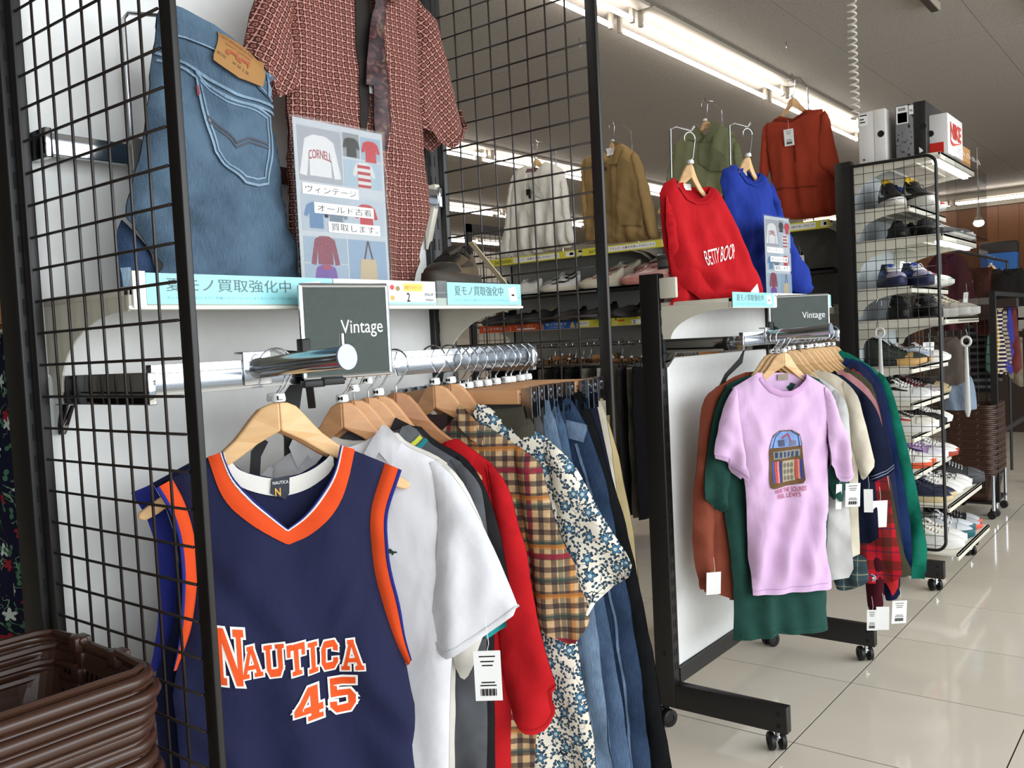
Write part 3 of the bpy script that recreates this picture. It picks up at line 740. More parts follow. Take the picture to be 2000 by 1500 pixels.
# ---------------------------------------------------------------- setting
def m_floor():
    t = NT('polished_floor_tile')
    o, x, y, z = t.obj()
    gi = t.n('ShaderNodeObjectInfo')
    n = t.noise(o, 6, 4)
    f = t.math('ADD', t.math('MULTIPLY', n, .6), t.math('MULTIPLY', gi.outputs['Random'], .4))
    return t.fin(t.mix(f, '#d0c7b6', '#ddd4c5'), .085, 0, .5)
M_TILE = m_floor()
bm_ = MB().box(-6, 17.2, -4.7, 12.3, -.12, -.0012)
floor = struct(bm_.build('floor', plain('#2e2a26', .9, 0, .0, 'grout')))
TX, TY = 2.764 - .6 * 3, -.353 - .6 * 5
tile_me = MB().box(.0022, .5978, .0022, .5978, -.0012, 0).mesh('tile')
tile_me.materials.append(M_TILE)
rest = MB()
for i in range(-6, 28):
    for j in range(-2, 26):
        x, y = TX + .6 * i, TY + .6 * j
        if -1.5 < x < 9.6 and -1.9 < y < 2.9 and not (x < 1.0 and y > 1.5):
            put('tile', tile_me, M_TILE, floor, (x, y, 0))
        elif x < 16.6 and y < 11.6:
            rest.add([(x + .0012, y + .0012, 0), (x + .5988, y + .0012, 0), (x + .5988, y + .5988, 0), (x + .0012, y + .5988, 0)], [(0, 1, 2, 3)])
r_ = rest.build('tile_field', M_TILE, floor); r_['kind'] = 'stuff'

def m_ceil():
    t = NT('mineral_ceiling_board')
    o, x, y, z = t.obj()
    n = t.noise(o, 70, 4, .8)
    t.bump(n, .3, .003)
    return t.fin(t.ramp(n, [(.28, '#77716a'), (.40, '#97918a'), (.8, '#a09a92')]), .95, 0, .1)
M_CEIL = m_ceil()
HC = 3.43
ceil = struct(MB().box(-6, 17.2, -4.7, 12.3, HC + .012, HC + .14).build('ceiling', plain('#4a443b', .95, 0, .1, 'ceiling_void')))
cp = MB().box(.001, 1.817, .001, .907, 0, .012).mesh('ceiling_panel'); cp.materials.append(M_CEIL)
crest = MB()
for i in range(-4, 11):
    for j in range(-5, 14):
        x, y = -.6 + 1.82 * i, -.19 + .91 * j + .0
        if x > 15.9 or y > 11.4 or y < -4.6: continue
        if x > -1.9 and x < 13 and -1.6 < y < 8.5: put('ceiling_panel', cp, M_CEIL, ceil, (x, y, HC))
        else: crest.box(x + .001, x + 1.817, y + .001, y + .907, HC, HC + .012)
r_ = crest.build('ceiling_field', M_CEIL, ceil); r_['kind'] = 'stuff'
XW = 15.9
M_WALL = plain('#b9b2a4', .85, 0, .2, 'wall_paint')
M_WOODW = wood('#4e2e16', '#6e4522', .35, '_wall', .5, 'z')
struct(MB().box(XW + .3, XW + .45, -4.7, 12.3, 0, HC).build('wall_right', M_WALL))
struct(MB().box(-6, XW + .3, 12.0, 12.15, 0, HC).build('wall_back', M_WALL))
struct(MB().box(-6.15, -6, -4.7, 12.3, 0, HC).build('wall_left', M_WALL))
fw = MB()
fw.box(-6, XW, -4.75, -4.65, 0, .25).box(-6, XW, -4.75, -4.65, 3.05, HC)
struct(fw.build('wall_front', M_WALL))
for i in range(9):
    x = -6 + i * 2.73
    struct(MB().box(x, x + .07, -4.75, -4.66, .25, 3.05).build('window_%d' % (i + 1), plain('#c9cccd', .35, .8, .5, 'aluminium')))
# wooden wall cladding on the far right wall, board by board
wb = MB().box(0, .03, .002, .298, 0, HC - .25).mesh('board'); wb.materials.append(M_WOODW)
wr = struct(MB().box(XW - .02, XW + .3, -4.6, 12, 0, HC - .22).build('trim_1', plain('#4b2c16', .6, 0, .3, 'dark_backing')))
for j in range(30):
    put('board', wb, M_WOODW, wr, (XW - .05, -4.4 + .3 * j, 0))
struct(MB().box(XW - .07, XW + .3, -4.6, 12, HC - .24, HC).build('trim_2', plain('#a79f90', .8, 0, .2, 'wall_head')))

# ---------------------------------------------------------------- fluorescent lights
M_TUBE = emis('#fff8f1', TUBE)
M_LAMPW = plain('#a89f90', .5, 0, .4, 'lamp_white')
def light_fixture(y, x, hh, label, on=True):
    r = thing('ceiling_light', label, 'ceiling light', (x, y, HC))
    MB().box(0, 2.46, -.115, -.022, -.022, 0).build('lamp_base', M_LAMPW, r, bevel=.004)
    for dy in (0.0, .155):
        for xx in (.02, 2.41):
            MB().box(xx, xx + .03, dy - .014, dy + .014, -.10, -.0).build('socket', M_LAMPW, r, bevel=.003)
        MB().tube([(.05, dy, -.075), (2.41, dy, -.075)], .016, 12).build('tube', M_TUBE, r, smooth=True)
    return r
row0 = light_fixture(1.40, 4.46, HC, 'double fluorescent ceiling light in the nearest row, second from the shopfront end')
ordn = ['first', 'second', 'third', 'fourth', 'fifth', 'sixth']
for i, x in enumerate((1.96, 6.96, 9.46)):
    dup(row0, (x, 1.40, HC), 0, 'double fluorescent ceiling light in the nearest row, ' + ('end one at the left', 'third along, behind the rust dress', 'far one beyond the shoe rack')[i])
for i, x in enumerate((1.9, 4.4, 6.9, 9.4, 11.9)):
    dup(row0, (x, 4.62, HC), 0, 'double fluorescent ceiling light in the second row, %s from the left' % ordn[i])
for i, x in enumerate((5.4, 7.9, 10.4, 12.9)):
    dup(row0, (x, 7.25, HC), 0, 'double fluorescent ceiling light in the third row, %s from the left' % ordn[i])
for i, x in enumerate((8.0, 10.5, 13.0)):
    dup(row0, (x, 9.9, HC), 0, 'double fluorescent ceiling light in the farthest row, %s from the left' % ordn[i])
w = dup(row0, (15.45, -.6, HC - .12), pi / 2, 'double fluorescent light running along the wooden far wall, right one')
dup(row0, (15.45, 1.88, HC - .12), pi / 2, 'double fluorescent light running along the wooden far wall, left one')
def dark_fixture(x, y, L, label):
    r = thing('ceiling_track', label, 'light fitting', (x, y, HC))
    MB().box(0, L, -.03, .03, -.05, 0).build('housing', plain('#a59b8b', .5, 0, .4, 'beige_metal'), r, bevel=.004)
    MB().box(.02, L - .02, -.022, .022, -.056, -.048).build('slot', plain('#3a342c', .5, 0, .4, 'dark_slot'), r)
dark_fixture(3.9, -.05, 1.9, 'unlit slim ceiling fitting above the shoe rack')
dark_fixture(4.35, -.62, 2.2, 'unlit slim ceiling fitting nearest the top right corner')
for q, (x, y, z) in enumerate(((11.5, .78, 2.52), (7.2, -1.02, HC - .30), (9.2, -.90, HC - .28))):
    r = thing('spot_lamp', ('reflector bulb hanging before the wooden wall', 'bright spot lamp at the upper right edge', 'bright spot lamp at the right edge, lower of two')[q], 'lamp', (x, y, z))
    MB().lathe([(.02, .20), (.02, .10), (.03, .08), (.05, .06), (.052, .03)], 16).build('lamp_holder', M_LAMPW, r, smooth=True)
    MB().lathe([(.05, .03), (.062, 0), (.05, -.025), (.02, -.04), (.001, -.043)], 16).build('bulb', emis('#fff2e6', 14), r, smooth=True)
    MB().tube([(0, 0, .2), (0, 0, HC - z)], .006, 6).build('stem', M_LAMPW, r)
# coiled cable
cp_ = []
for i in range(0, 430):
    z = HC - .02 - i * .0021
    rr = .021 * min(1, max(0, (i - 90) / 25))
    cp_.append((4.55 + rr * cos(i * .36) + .006 * sin(i * .02), .105 + rr * sin(i * .36), z))
tag(MB().tube(cp_, .0055, 6).build('coiled_cable', plain('#d9d4c8', .4, 0, .4, 'white_cable'), smooth=True), 'white coiled cable hanging from the ceiling beside the shoe boxes', 'cable')
# small ceiling hooks
for q, (x, y) in enumerate(((4.62, 1.95), (3.9, 1.16), (5.8, .95))):
    tag(MB().tube([(x, y, HC), (x, y, HC - .03), (x + .02, y, HC - .05), (x + .05, y + .03, HC - .045)], .003, 6).build('ceiling_hook', CHROME, smooth=True),
        ('thin wire hook in the ceiling above the tan coat', 'thin wire hook in the ceiling before the nearest lights', 'thin wire hook in the ceiling above the rust dress')[q], 'hook')
# ---------------------------------------------------------------- gondola fixtures
def caster(parent, x, y, ang=0.0, top=.068):
    R = .030
    c = MB()
    ca, sa = cos(ang), sin(ang)
    def W_(off):
        prof = [(.012, -.006), (.014, -.009), (R - .004, -.009), (R, -.006), (R, .006), (R - .004, .009), (.014, .009), (.012, .006)]
        m = MB().lathe(prof, 18, (0, 0, 0), 'x')
        V = [(p[0] + off, p[1] + .012, p[2] + R) for p in m.v]
        c.add([(x + a * ca - b * sa, y + a * sa + b * ca, z) for a, b, z in V], m.f)
    W_(-.018); W_(.018)
    o = c.build('caster', BLACKP, parent, smooth=True)
    MB().tube([(x, y, .036), (x, y, top)], .008, 8).tube([(x, y + .0, .046), (x, y, .05)], .013, 10).build('stem', CHROME, o)
def slots(mb, x, y0, y1, z0, z1, step=.05, side=-1):
    z = z0
    while z < z1:
        mb.box(x, x + .002 * side, y0, y1, z, z + .028)
        z += step
def upright(parent, x, zt, y0=.02, y1=.095, foot=(-.375, .47), w=.042):
    m = MB().box(x - w / 2, x + w / 2, y0, y1, .07, zt)
    o = m.build('upright', BLACK, parent, bevel=.003)
    s = MB()
    z = .2
    while z < zt - .05:
        for dx in (-.008, .008):
            s.box(x + dx - .0028, x + dx + .0028, y0 - .0012, y0 + .002, z, z + .026)
        z += .05
    s.build('slot_row', BLACKP, o)['kind'] = 'stuff'
    h = MB()
    for z in (zt - .02, zt - .30, zt - .62, .72, .28):
        h.box(x - w / 2 - .0012, x - w / 2 + .002, .052, .060, z - .03, z - .012)
    h.build('lock_hole', BLACKP, o)['kind'] = 'stuff'
    f = MB().box(x - w / 2 + .004, x + w / 2 - .004, foot[0], foot[1], .068, .155).build('base_foot', BLACK, parent, bevel=.003)
    hh = MB()
    for z in (.085, .125):
        hh.box(x - w / 2 + .002, x - w / 2 + .006, foot[0] + .022, foot[0] + .034, z, z + .013)
    hh.build('bolt_hole', plain('#050505', .9), f)
    caster(parent, x, foot[0] + .04, -.85)
    caster(parent, x, foot[1] - .04, -.7)
    caster(parent, x, .06, 1.2)
    return o
def bracket_poly(yb, yf, zt, h=.155, lip=.04):
    """side plate of a shelf: deep at the back, sweeping up to the front"""
    p = [(yb, zt), (yf, zt), (yf, zt - lip)]
    n = 12
    y1 = yf + .05 * (yb - yf)
    for i in range(n + 1):
        a = pi / 2 * i / n
        p.append((y1 + (yb - .04 - y1) * sin(a), zt - lip - (h - lip) * (1 - cos(a))))
    p += [(yb - .03, zt - h - .012), (yb - .012, zt - h - .012), (yb - .012, zt - h + .02), (yb, zt - h + .03)]
    return p
def shelf(parent, x0, x1, yb, yf, z, lip=.034, h=.155, m=CREAM, name='shelf'):
    s = MB().box(x0, x1, yf, yb, z - .014, z)
    s.box(x0, x1, yf, yf + .014, z - lip, z + .0)
    for yy in (.35, .7):
        y = yf + (yb - yf) * yy
        s.box(x0 + .02, x1 - .02, y - .012, y + .012, z - .022, z - .014)
    o = s.build(name, m, parent, bevel=.002)
    if h > 0:
        for x in (x0 + .001, x1 - .004):
            MB().prism(bracket_poly(yb, yf + .006, z - .001, h, lip), x, x + .003, lambda a, b, t: (t, a, b)).build('bracket', m, o)
    return o
def rail(parent, x0, x1, z, y, x_br, yb=.02):
    """flat chrome hang rail with an arm at each end"""
    r = MB().box(x0, x1, y - .0075, y + .0075, z - .0225, z + .0225)
    r.box(x0, x1, y - .0083, y + .0083, z - .010, z - .009).box(x0, x1, y - .0083, y + .0083, z + .009, z + .010)
    o = r.build('hang_rail', CHROME, parent, bevel=.0015)
    for x in x_br:
        a = MB().box(x - .006, x + .006, y - .008, yb, z - .035, z + .012)
        a.prism([(yb - .05, z - .035), (yb, z - .035), (yb, z - .085), (yb - .012, z - .085)], x - .006, x + .006, lambda p, q, t: (t, p, q))
        a.build('rail_arm', plain('#c9ccd0', .06, 1.0, .5, 'mirror_chrome'), parent, bevel=.0015)
    return o
def grid_panel(name, label, X, y_back, cols, z_top, rows, pitch=.05, post=.026, top=None, bottom=None):
    """wire mesh end panel: black frame, every wire its own part"""
    r = thing(name, label, 'mesh divider', (X, y_back, 0))
    zt = top or z_top; zb = bottom or (z_top - rows * pitch)
    H = zt - zb; D = cols * pitch
    MB().box(-.008, .008, -.004, .014, zb, zt).build('back_bar', BLACK, r, bevel=.002)
    MB().box(-.001, .009, -D - post, -D, zb, zt).build('front_bar', BLACK, r, bevel=.002)
    MB().box(-.006, .006, -D, 0, zt - .012, zt).build('top_bar', BLACK, r)
    MB().box(-.006, .006, -D, 0, zb, zb + .012).build('bottom_bar', BLACK, r)
    v = MB().tube([(0, 0, 0), (0, 0, H)], .0022, 6).mesh('wire', True); v.materials.append(WIRE)
    h = MB().tube([(0, 0, 0), (0, -D, 0)], .0022, 6).mesh('wire', True); h.materials.append(WIRE)
    for i in range(1, cols):
        put('wire', v, WIRE, r, (.002, -i * pitch, zb))
    k = 0
    while z_top - k * pitch > zb + .01:
        z = z_top - k * pitch
        if z < zt: put('wire', h, WIRE, r, (-.002, 0, z))
        k += 1
    return r
# ---- fixture 1 (front left)
g1 = thing('display_gondola', 'black framed shelving bay with white back, holding the jeans and the front clothes rail', 'display fixture', (0, 0, 0))
upright(g1, .0, 2.75, .024, .090, w=.036)
upright(g1, .955, 2.75, .012, .085, w=.05)
MB().box(.018, .93, .028, .045, .2, 1.315).box(.018, .93, .028, .045, 1.318, 2.75).build('back_panel', WHITEB, g1)
MB().box(.018, .93, .022, .06, .155, .2).build('base_bar', BLACK, g1)
shelf(g1, .022, .95, .026, -.238, 1.477, h=.15)
rail(g1, .03, .955, 1.34, -.263, (.03, .945))
MB().box(.018, .93, -.028, -.012, 1.700, 1.735).build('upper_rail', CHROME, g1, bevel=.0015)
for x in (.024, .93):
    MB().box(x - .006, x + .006, -.03, .024, 1.695, 1.742).build('rail_arm', CHROME, g1, bevel=.002)
MB().box(.922, .938, -.02, .02, 1.70, 1.75).prism([(.02, 1.70), (-.015, 1.70), (.012, 1.62), (.02, 1.60)], .922, .938, lambda a, b, t: (t, a, b)).build('shelf_bracket', CREAM, g1, bevel=.002)
grid_panel('mesh_divider', 'tall black wire mesh end panel nearest the camera, beside the jersey', 0.0, 0.0, 8, 1.92 + .55, 50, .05, .027, 2.75, .35)
k_ = 1.033
grid_panel('mesh_divider', 'tall black wire mesh panel behind the brown boot, white jacket seen through it', -.658 + (.9034 + .658) * k_, -1.465 + (-.07 + 1.465) * k_ - .0, 8, 1.371 + (2.116 - 1.371) * k_ + .55 * k_ * (1.0 / 1.0), 42, .05 * k_, .026, 2.75, .75)
# face-out arm
fa = thing('faceout_arm', 'round chrome hanging arm with a bright end cap, carrying the jersey', 'display arm', (.208, -.263, 1.348))
MB().box(-.026, .026, -.012, -.008, -.026, .026).box(-.026, .026, -.012, .012, .0235, .027).build('clamp', CHROME, fa, bevel=.001)
MB().tube([(0, -.012, 0), (0, -.222, .012)], .0165, 24).build('bar', CHROME, fa, smooth=True)
MB().tube([(0, -.220, .012), (0, -.2235, .0122)], .0185, 24).build('end_cap', plain('#8e97a5', .3, .5, .5, 'satin_chrome'), fa, smooth=True)
MB().tube([(0, -.214, .026), (0, -.214, .046)], .004, 8).build('stop_pin', CHROME, fa, smooth=True)
# ---- fixture 2
g2 = thing('display_gondola', 'black framed shelving bay with white back, holding the red and blue sweatshirts', 'display fixture', (0, 0, 0))
upright(g2, 2.08, 1.577, .022, .095, w=.045)
upright(g2, 3.02, 1.577, .022, .095, w=.045)
MB().box(2.103, 2.998, .03, .046, .2, 1.286).box(2.103, 2.998, .03, .046, 1.315, 1.56).build('back_panel', WHITEB, g2, bevel=.01)
MB().box(2.103, 2.998, .02, .065, .145, .2).build('base_bar', BLACK, g2)
shelf(g2, 2.072, 3.015, .03, -.238, 1.477, h=.13)
rail(g2, 2.075, 3.02, 1.34, -.263, (2.078, 3.012))
MB().box(2.10, 3.0, -.03, -.012, 1.60, 1.635).build('upper_rail', CHROME, g2, bevel=.0015)
for x in (2.08, 3.02):
    MB().box(x - .006, x + .006, -.032, .03, 1.59, 1.64).build('rail_arm', CHROME, g2, bevel=.002)
MB().box(2.06, 2.075, -.045, .02, 1.49, 1.56).build('shelf_bracket', CREAM, g2, bevel=.004)
fa2 = dup(fa, (2.273, -.263, 1.348), 0, 'round chrome hanging arm on the second bay, carrying the pink tee')
# ---- fixture 3: the shoe rack
g3 = thing('shoe_rack', 'tall white shelved shoe rack on castors with black uprights', 'shoe rack', (0, 0, 0))
upright(g3, 4.17, 2.215, .012, .098, (-.38, .47), .05)
upright(g3, 4.99, 2.215, .012, .098, (-.38, .47), .05)
MB().box(4.195, 4.965, .03, .046, .2, 2.2).build('back_panel', plain('#b9c0c2', .5, 0, .4, 'grey_board'), g3)
S3 = [(2.20, -.41, .15), (1.962, -.258, .13), (1.80, -.412, .15), (1.552, -.26, .13), (1.385, -.415, .13), (1.14, -.25, .12), (.954, -.25, .1), (.785, -.25, .09), (.596, -.255, .08), (.437, -.41, .0), (.196, -.445, .0)]
for z, yf, h in S3:
    shelf(g3, 4.182, 4.965, .028, yf, z, .034, h)
for z, yf in ((2.20, -.41), (1.80, -.412)):
    MB().box(4.25, 4.95, yf + .03, yf + .055, z - .045, z - .02).build('light_strip', emis('#f4fbff', 6), g3)
gp = thing('mesh_divider', 'black wire mesh end panel with rounded corners on the shoe rack', 'mesh divider', (4.145, 0, 0))
fr = []
R_ = .05
y0_, y1_, z0_, z1_ = .0, -.395, .215, 2.185
for cx, cz, a0 in ((y1_ + R_, z1_ - R_, 90), (y1_ + R_, z0_ + R_, 180)):
    for i in range(7):
        a = radians(a0 + 15 * i); fr.append((0, cx + R_ * cos(a), cz + R_ * sin(a)))
MB().tube([(0, y0_, z1_)] + fr + [(0, y0_, z0_)], .008, 8).build('frame', BLACK, gp, smooth=True)
MB().box(-.004, .006, .0, .012, z0_, z1_ + .01).build('back_bar', BLACK, gp)
v = MB().tube([(0, 0, z0_), (0, 0, z1_)], .0016, 5).mesh('wire', True); v.materials.append(WIRE)
h = MB().tube([(0, 0, 0), (0, y1_, 0)], .0016, 5).mesh('wire', True); h.materials.append(WIRE)
for i in range(1, 8): put('wire', v, WIRE, gp, (.002, -.0493 * i, 0))
z = z1_ - .045
while z > z0_ + .02:
    put('wire', h, WIRE, gp, (-.002, 0, z)); z -= .05
# ---- back gondola, set at right angles (front edge X=4.30, runs away from us)
g4 = thing('display_gondola', 'long back fixture with coats on top, shoes on its shelf and trousers on its rail', 'display fixture', (0, 0, 0))
GY0, GY1 = .17, 2.72
for y in (GY0 + .02, 1.43, GY1 - .02):
    MB().box(4.66, 4.72, y - .022, y + .022, 0, 1.99).build('upright', BLACK, g4, bevel=.003)
MB().box(4.68, 4.70, GY0, GY1, .15, 1.98).build('back_panel', plain('#a7a7a2', .6, 0, .3, 'grey_board_2'), g4)
def shelf_y(x0, x1, z, lip, m, name='shelf'):
    return MB().box(x0, x1, GY0, GY1, z - .015, z).box(x0, x0 + .012, GY0, GY1, z - lip, z).build(name, m, g4, bevel=.002)
s1 = shelf_y(4.305, 4.68, 1.945, .035, CREAM)
s2 = shelf_y(4.30, 4.68, 1.69, .03, BLACK)
s3 = shelf_y(4.29, 4.68, 1.485, .05, CREAM)
for y in (GY0 + .04, 1.40, 1.46, GY1 - .04):
    for s_, z in ((s1, 1.944), (s3, 1.484)):
        MB().prism([(4.66 - .30, z), (4.66, z), (4.66, z - .15), (4.63, z - .13), (4.58, z - .075), (4.48, z - .045), (4.36, z - .035)], y - .002, y + .002, lambda a, b, t: (a, t, b)).build('bracket', CREAM, s_)
MB().tube([(4.30, GY0 + .02, 1.325), (4.30, GY1 - .02, 1.325)], .0125, 12).build('hang_rail', CHROME, g4, smooth=True)
for y in (GY0 + .04, 1.43, GY1 - .04):
    MB().bar((4.30, y, 1.32), (4.67, y, 1.32), .012, .03).build('rail_arm', CHROME, g4)
# ---------------------------------------------------------------- shelf-edge cards
def flat(parent, name, poly, m, fn, t=.0006):
    """thin flat piece; fn(a,b,t)->xyz"""
    return MB().prism(poly, 0, t, fn).build(name, m, parent)
def rect(x0, z0, x1, z1): return [(x0, z0), (x1, z0), (x1, z1), (x0, z1)]
def letters(parent, name, s, x0, z0, x1, z1, m, fn, bold=0.0):
    V, F = fit_text(s, x0, z0, x1, z1, bold)
    mb = MB().add([fn(a, b, .0) for a, b in V], F)
    return put(name, mb.mesh(name), m, parent)
CYAN = plain('#8fd0d6', .35, 0, .5, 'cyan_card')
CYAND = plain('#4fa9bd', .35, 0, .5, 'cyan_card_dark')
YEL = plain('#d8cf45', .4, 0, .5, 'yellow_card')
ORG = plain('#d4552c', .4, 0, .5, 'orange_card')
BLU = plain('#2f62b0', .4, 0, .5, 'blue_card')
REDC = plain('#c22630', .5, 0, .4, 'red_card')
def card(name, label, fn, x0, x1, z0, z1, m, items, group=None):
    """price-rail card built flat in its own a,b plane (fn maps a,b,depth to world)"""
    o = MB().prism(rect(x0, z0, x1, z1), 0, .0012, lambda a, b, t: fn(a, b, t)).build(name, m)
    tag(o, label, 'shelf card', group)
    for it in items:
        k = it[0]
        if k == 't': letters(o, 'lettering', it[1], *it[2:6], it[6], lambda a, b, t: fn(a, b, -.0006), it[7] if len(it) > 7 else 0.0)
        else: MB().prism(it[1], -.0004, .0, lambda a, b, t: fn(a, b, t)).build(k, it[2], o)
    return o
def fn_y(y):      # facing -y
    return lambda a, b, t: (a, y + t, b)
def fn_x(x):      # facing -x ; a runs along -y so that text reads left to right
    return lambda a, b, t: (x + t, -a, b)
F1 = fn_y(-.2415)
def summer(x0, x1, z0, z1, f, label, full=True):
    w = x1 - x0; h = z1 - z0
    it = [('t', '夏モノ買取強化中', x0 + .09 * w, z0 + .42 * h, x0 + .74 * w, z0 + .86 * h, plain('#5f7377', .7), .0),
          ('t', 'カットソー / ポロシャツ / 半袖シャツ / ワンピース / スニーカー / サンダル…etc', x0 + .09 * w, z0 + .17 * h, x0 + .80 * w, z0 + .26 * h, CYAND),
          ('picture', [(x0 + .84 * w, z0 + .14 * h), (x0 + .95 * w, z0 + .22 * h), (x0 + .92 * w, z0 + .88 * h), (x0 + .81 * w, z0 + .80 * h)], PAPER),
          ('motif', [(x0 + .86 * w, z0 + .45 * h), (x0 + .90 * w, z0 + .42 * h), (x0 + .90 * w, z0 + .50 * h), (x0 + .86 * w, z0 + .52 * h)], INK)]
    return card('shelf_card', label, f, x0, x1, z0, z1, CYAN, it)
summer(.048, .40, 1.451, 1.497, F1, 'cyan summer buying card under the jeans, left end of the front shelf')
c_ = card('shelf_card', 'white coupon card with yellow patch between the two cyan cards on the front shelf', F1, .402, .665, 1.451, 1.497, PAPER,
     [('stripe', rect(.402, 1.451, .665, 1.456), CYAN), ('t', '売って貯まる リユースアプリ', .412, 1.476, .53, 1.489, INK, .006), ('patch', rect(.575, 1.477, .628, 1.492), plain('#e5c65a', .5)),
      ('t', '抽選で1万ポイント', .578, 1.481, .625, 1.488, ORG), ('t', '2', .583, 1.457, .592, 1.474, INKB, .01), ('t', '20%UP', .632, 1.468, .658, 1.474, INK), ('t', '300pt', .634, 1.457, .658, 1.463, INK)] +
     [('dot', [(.545 + .006 * cos(a * .7), z + .005 * sin(a * .7)) for a in range(9)], m_) for z, m_ in ((1.484, plain('#c43a3a', .5)), (1.464, plain('#c6a24a', .5)))] +
     [('dot', [(.560 + .006 * cos(a * .7), 1.482 + .005 * sin(a * .7)) for a in range(9)], plain('#8a7a3a', .5))])
summer(.70, .945, 1.451, 1.497, F1, 'cyan summer buying card under the boot, right end of the front shelf')
tag(MB().box(.667, .698, -.244, -.241, 1.449, 1.499).build('card_holder', clear('#e8eeee', .05, .8, 'acrylic_clip')), 'clear clip joint between shelf cards beside the boot', 'card clip')
tag(MB().box(.026, .046, -.244, -.240, 1.446, 1.499).build('card_holder', plain('#e6e4dc', .4, 0, .4, 'clip_white')), 'white end clip of the front price rail behind the mesh', 'card clip')
tag(MB().box(.02, .952, -.2405, -.2385, 1.444, 1.449).build('price_rail', plain('#dfe5dc', .3, 0, .5, 'price_rail')), 'pale price rail along the front shelf edge', 'price rail')
tag(MB().box(2.07, 3.02, -.2405, -.2385, 1.444, 1.449).build('price_rail', plain('#dfe5dc', .3, 0, .5, 'price_rail')), 'pale price rail along the second bay shelf edge', 'price rail')
summer(2.068, 2.41, 1.446, 1.495, F1, 'cyan summer buying card at the left end of the sweatshirt shelf')
card('shelf_card', 'white coupon card behind the second sign on the sweatshirt shelf', F1, 2.412, 2.70, 1.446, 1.495, PAPER, [('patch', rect(2.60, 1.48, 2.66, 1.492), plain('#e5c65a', .5)), ('t', '売って貯まる リユースアプリ', 2.42, 1.48, 2.57, 1.491, INK, .006)])
summer(2.705, 3.01, 1.446, 1.495, F1, 'cyan summer buying card at the right end of the sweatshirt shelf')
tag(MB().bar((2.235, -.236, 1.485), (2.29, -.236, 1.512), .002, .03).build('paper_slip', PAPER), 'blank white paper slip standing under the red sweatshirt', 'paper')
# yellow cards along the back fixture (facing us, running away)
FX = fn_x(4.3035)
def yellow(y_far, y_near, label, z0=1.905, z1=1.952):
    a0, a1 = -y_far, -y_near
    w = a1 - a0
    card('shelf_card', label, FX, a0, a1, z0, z1, YEL, [('strip', rect(a0 + .30 * w, z0 + .008, a0 + .80 * w, z1 - .008), PAPER),
        ('t', 'ブランド・古着をお探しの方はこちら', a0 + .31 * w, z0 + .016, a0 + .79 * w, z1 - .014, INKB, .006), ('t', '2nd FASHION', a0 + .08 * w, z0 + .012, a0 + .27 * w, z1 - .012, INKB, .004),
        ('panel', [(a0 + .87 * w, z0 + .008), (a0 + .96 * w, z0 + .008), (a0 + .96 * w, z1 - .008), (a0 + .87 * w, z1 - .008)], PAPER), ('screen', rect(a0 + .91 * w, z0 + .016, a0 + .95 * w, z1 - .014), plain('#2f8fc0', .4))])
yellow(2.60, 1.83, 'yellow shelf card under the white jacket on the back fixture')
yellow(1.80, 1.12, 'yellow shelf card under the tan coat on the back fixture')
yellow(1.08, .62, 'yellow shelf card hidden behind the red sweatshirt')
yellow(.58, .18, 'yellow shelf card under the rust dress')
FX2 = fn_x(4.2875)
card('shelf_card', 'orange card on the lower back shelf, left end', FX2, -2.70, -2.42, 1.438, 1.487, ORG, [('t', 'カードで貯まる', -2.66, 1.452, -2.46, 1.474, PAPER, .006)])
card('shelf_card', 'orange card with pale picture on the lower back shelf beside the blue card', FX2, -2.41, -2.14, 1.438, 1.487, ORG, [('panel', rect(-2.36, 1.446, -2.20, 1.456), PAPER), ('t', '楽しく使える', -2.38, 1.462, -2.18, 1.478, plain('#e9b07a', .5), .004)])
card('shelf_card', 'blue card with white lettering on the lower back shelf', FX2, -2.13, -1.86, 1.438, 1.487, BLU, [('t', '買って貯まる', -2.11, 1.462, -1.94, 1.478, PAPER, .006), ('t', 'いつでも還元', -2.09, 1.446, -1.96, 1.454, PAPER), ('motif', [(-1.91, 1.442), (-1.87, 1.442), (-1.88, 1.470), (-1.89, 1.482), (-1.905, 1.468)], plain('#e8c478', .5))])
card('shelf_card', 'yellow card with price lettering on the lower back shelf behind the mesh panel', FX2, -1.85, -1.56, 1.438, 1.487, YEL, [('panel', rect(-1.84, 1.447, -1.76, 1.478), PAPER), ('t', '¥5,077', -1.835, 1.456, -1.77, 1.470, INK, .006),
     ('dot', [(-1.60 + .012 * cos(a * .7), 1.462 + .012 * sin(a * .7)) for a in range(9)], plain('#3d9a4a', .5)), ('dot', [(-1.66 + .012 * cos(a * .7), 1.460 + .010 * sin(a * .7)) for a in range(9)], PAPER)])
card('shelf_card', 'yellow and white coupon card on the lower back shelf above the trousers rail', FX2, -1.55, -1.15, 1.438, 1.487, YEL, [('panel', rect(-1.44, 1.443, -1.16, 1.470), PAPER), ('pill', rect(-1.54, 1.463, -1.49, 1.474), ORG), ('t', '2', -1.43, 1.446, -1.41, 1.466, INKB, .01), ('t', '20%UP', -1.33, 1.449, -1.26, 1.462, INK, .006), ('t', '300pt', -1.24, 1.449, -1.18, 1.462, INK, .006),
     ('t', 'シェアボックスは直前キャンペーン', -1.43, 1.475, -1.18, 1.481, INK)])

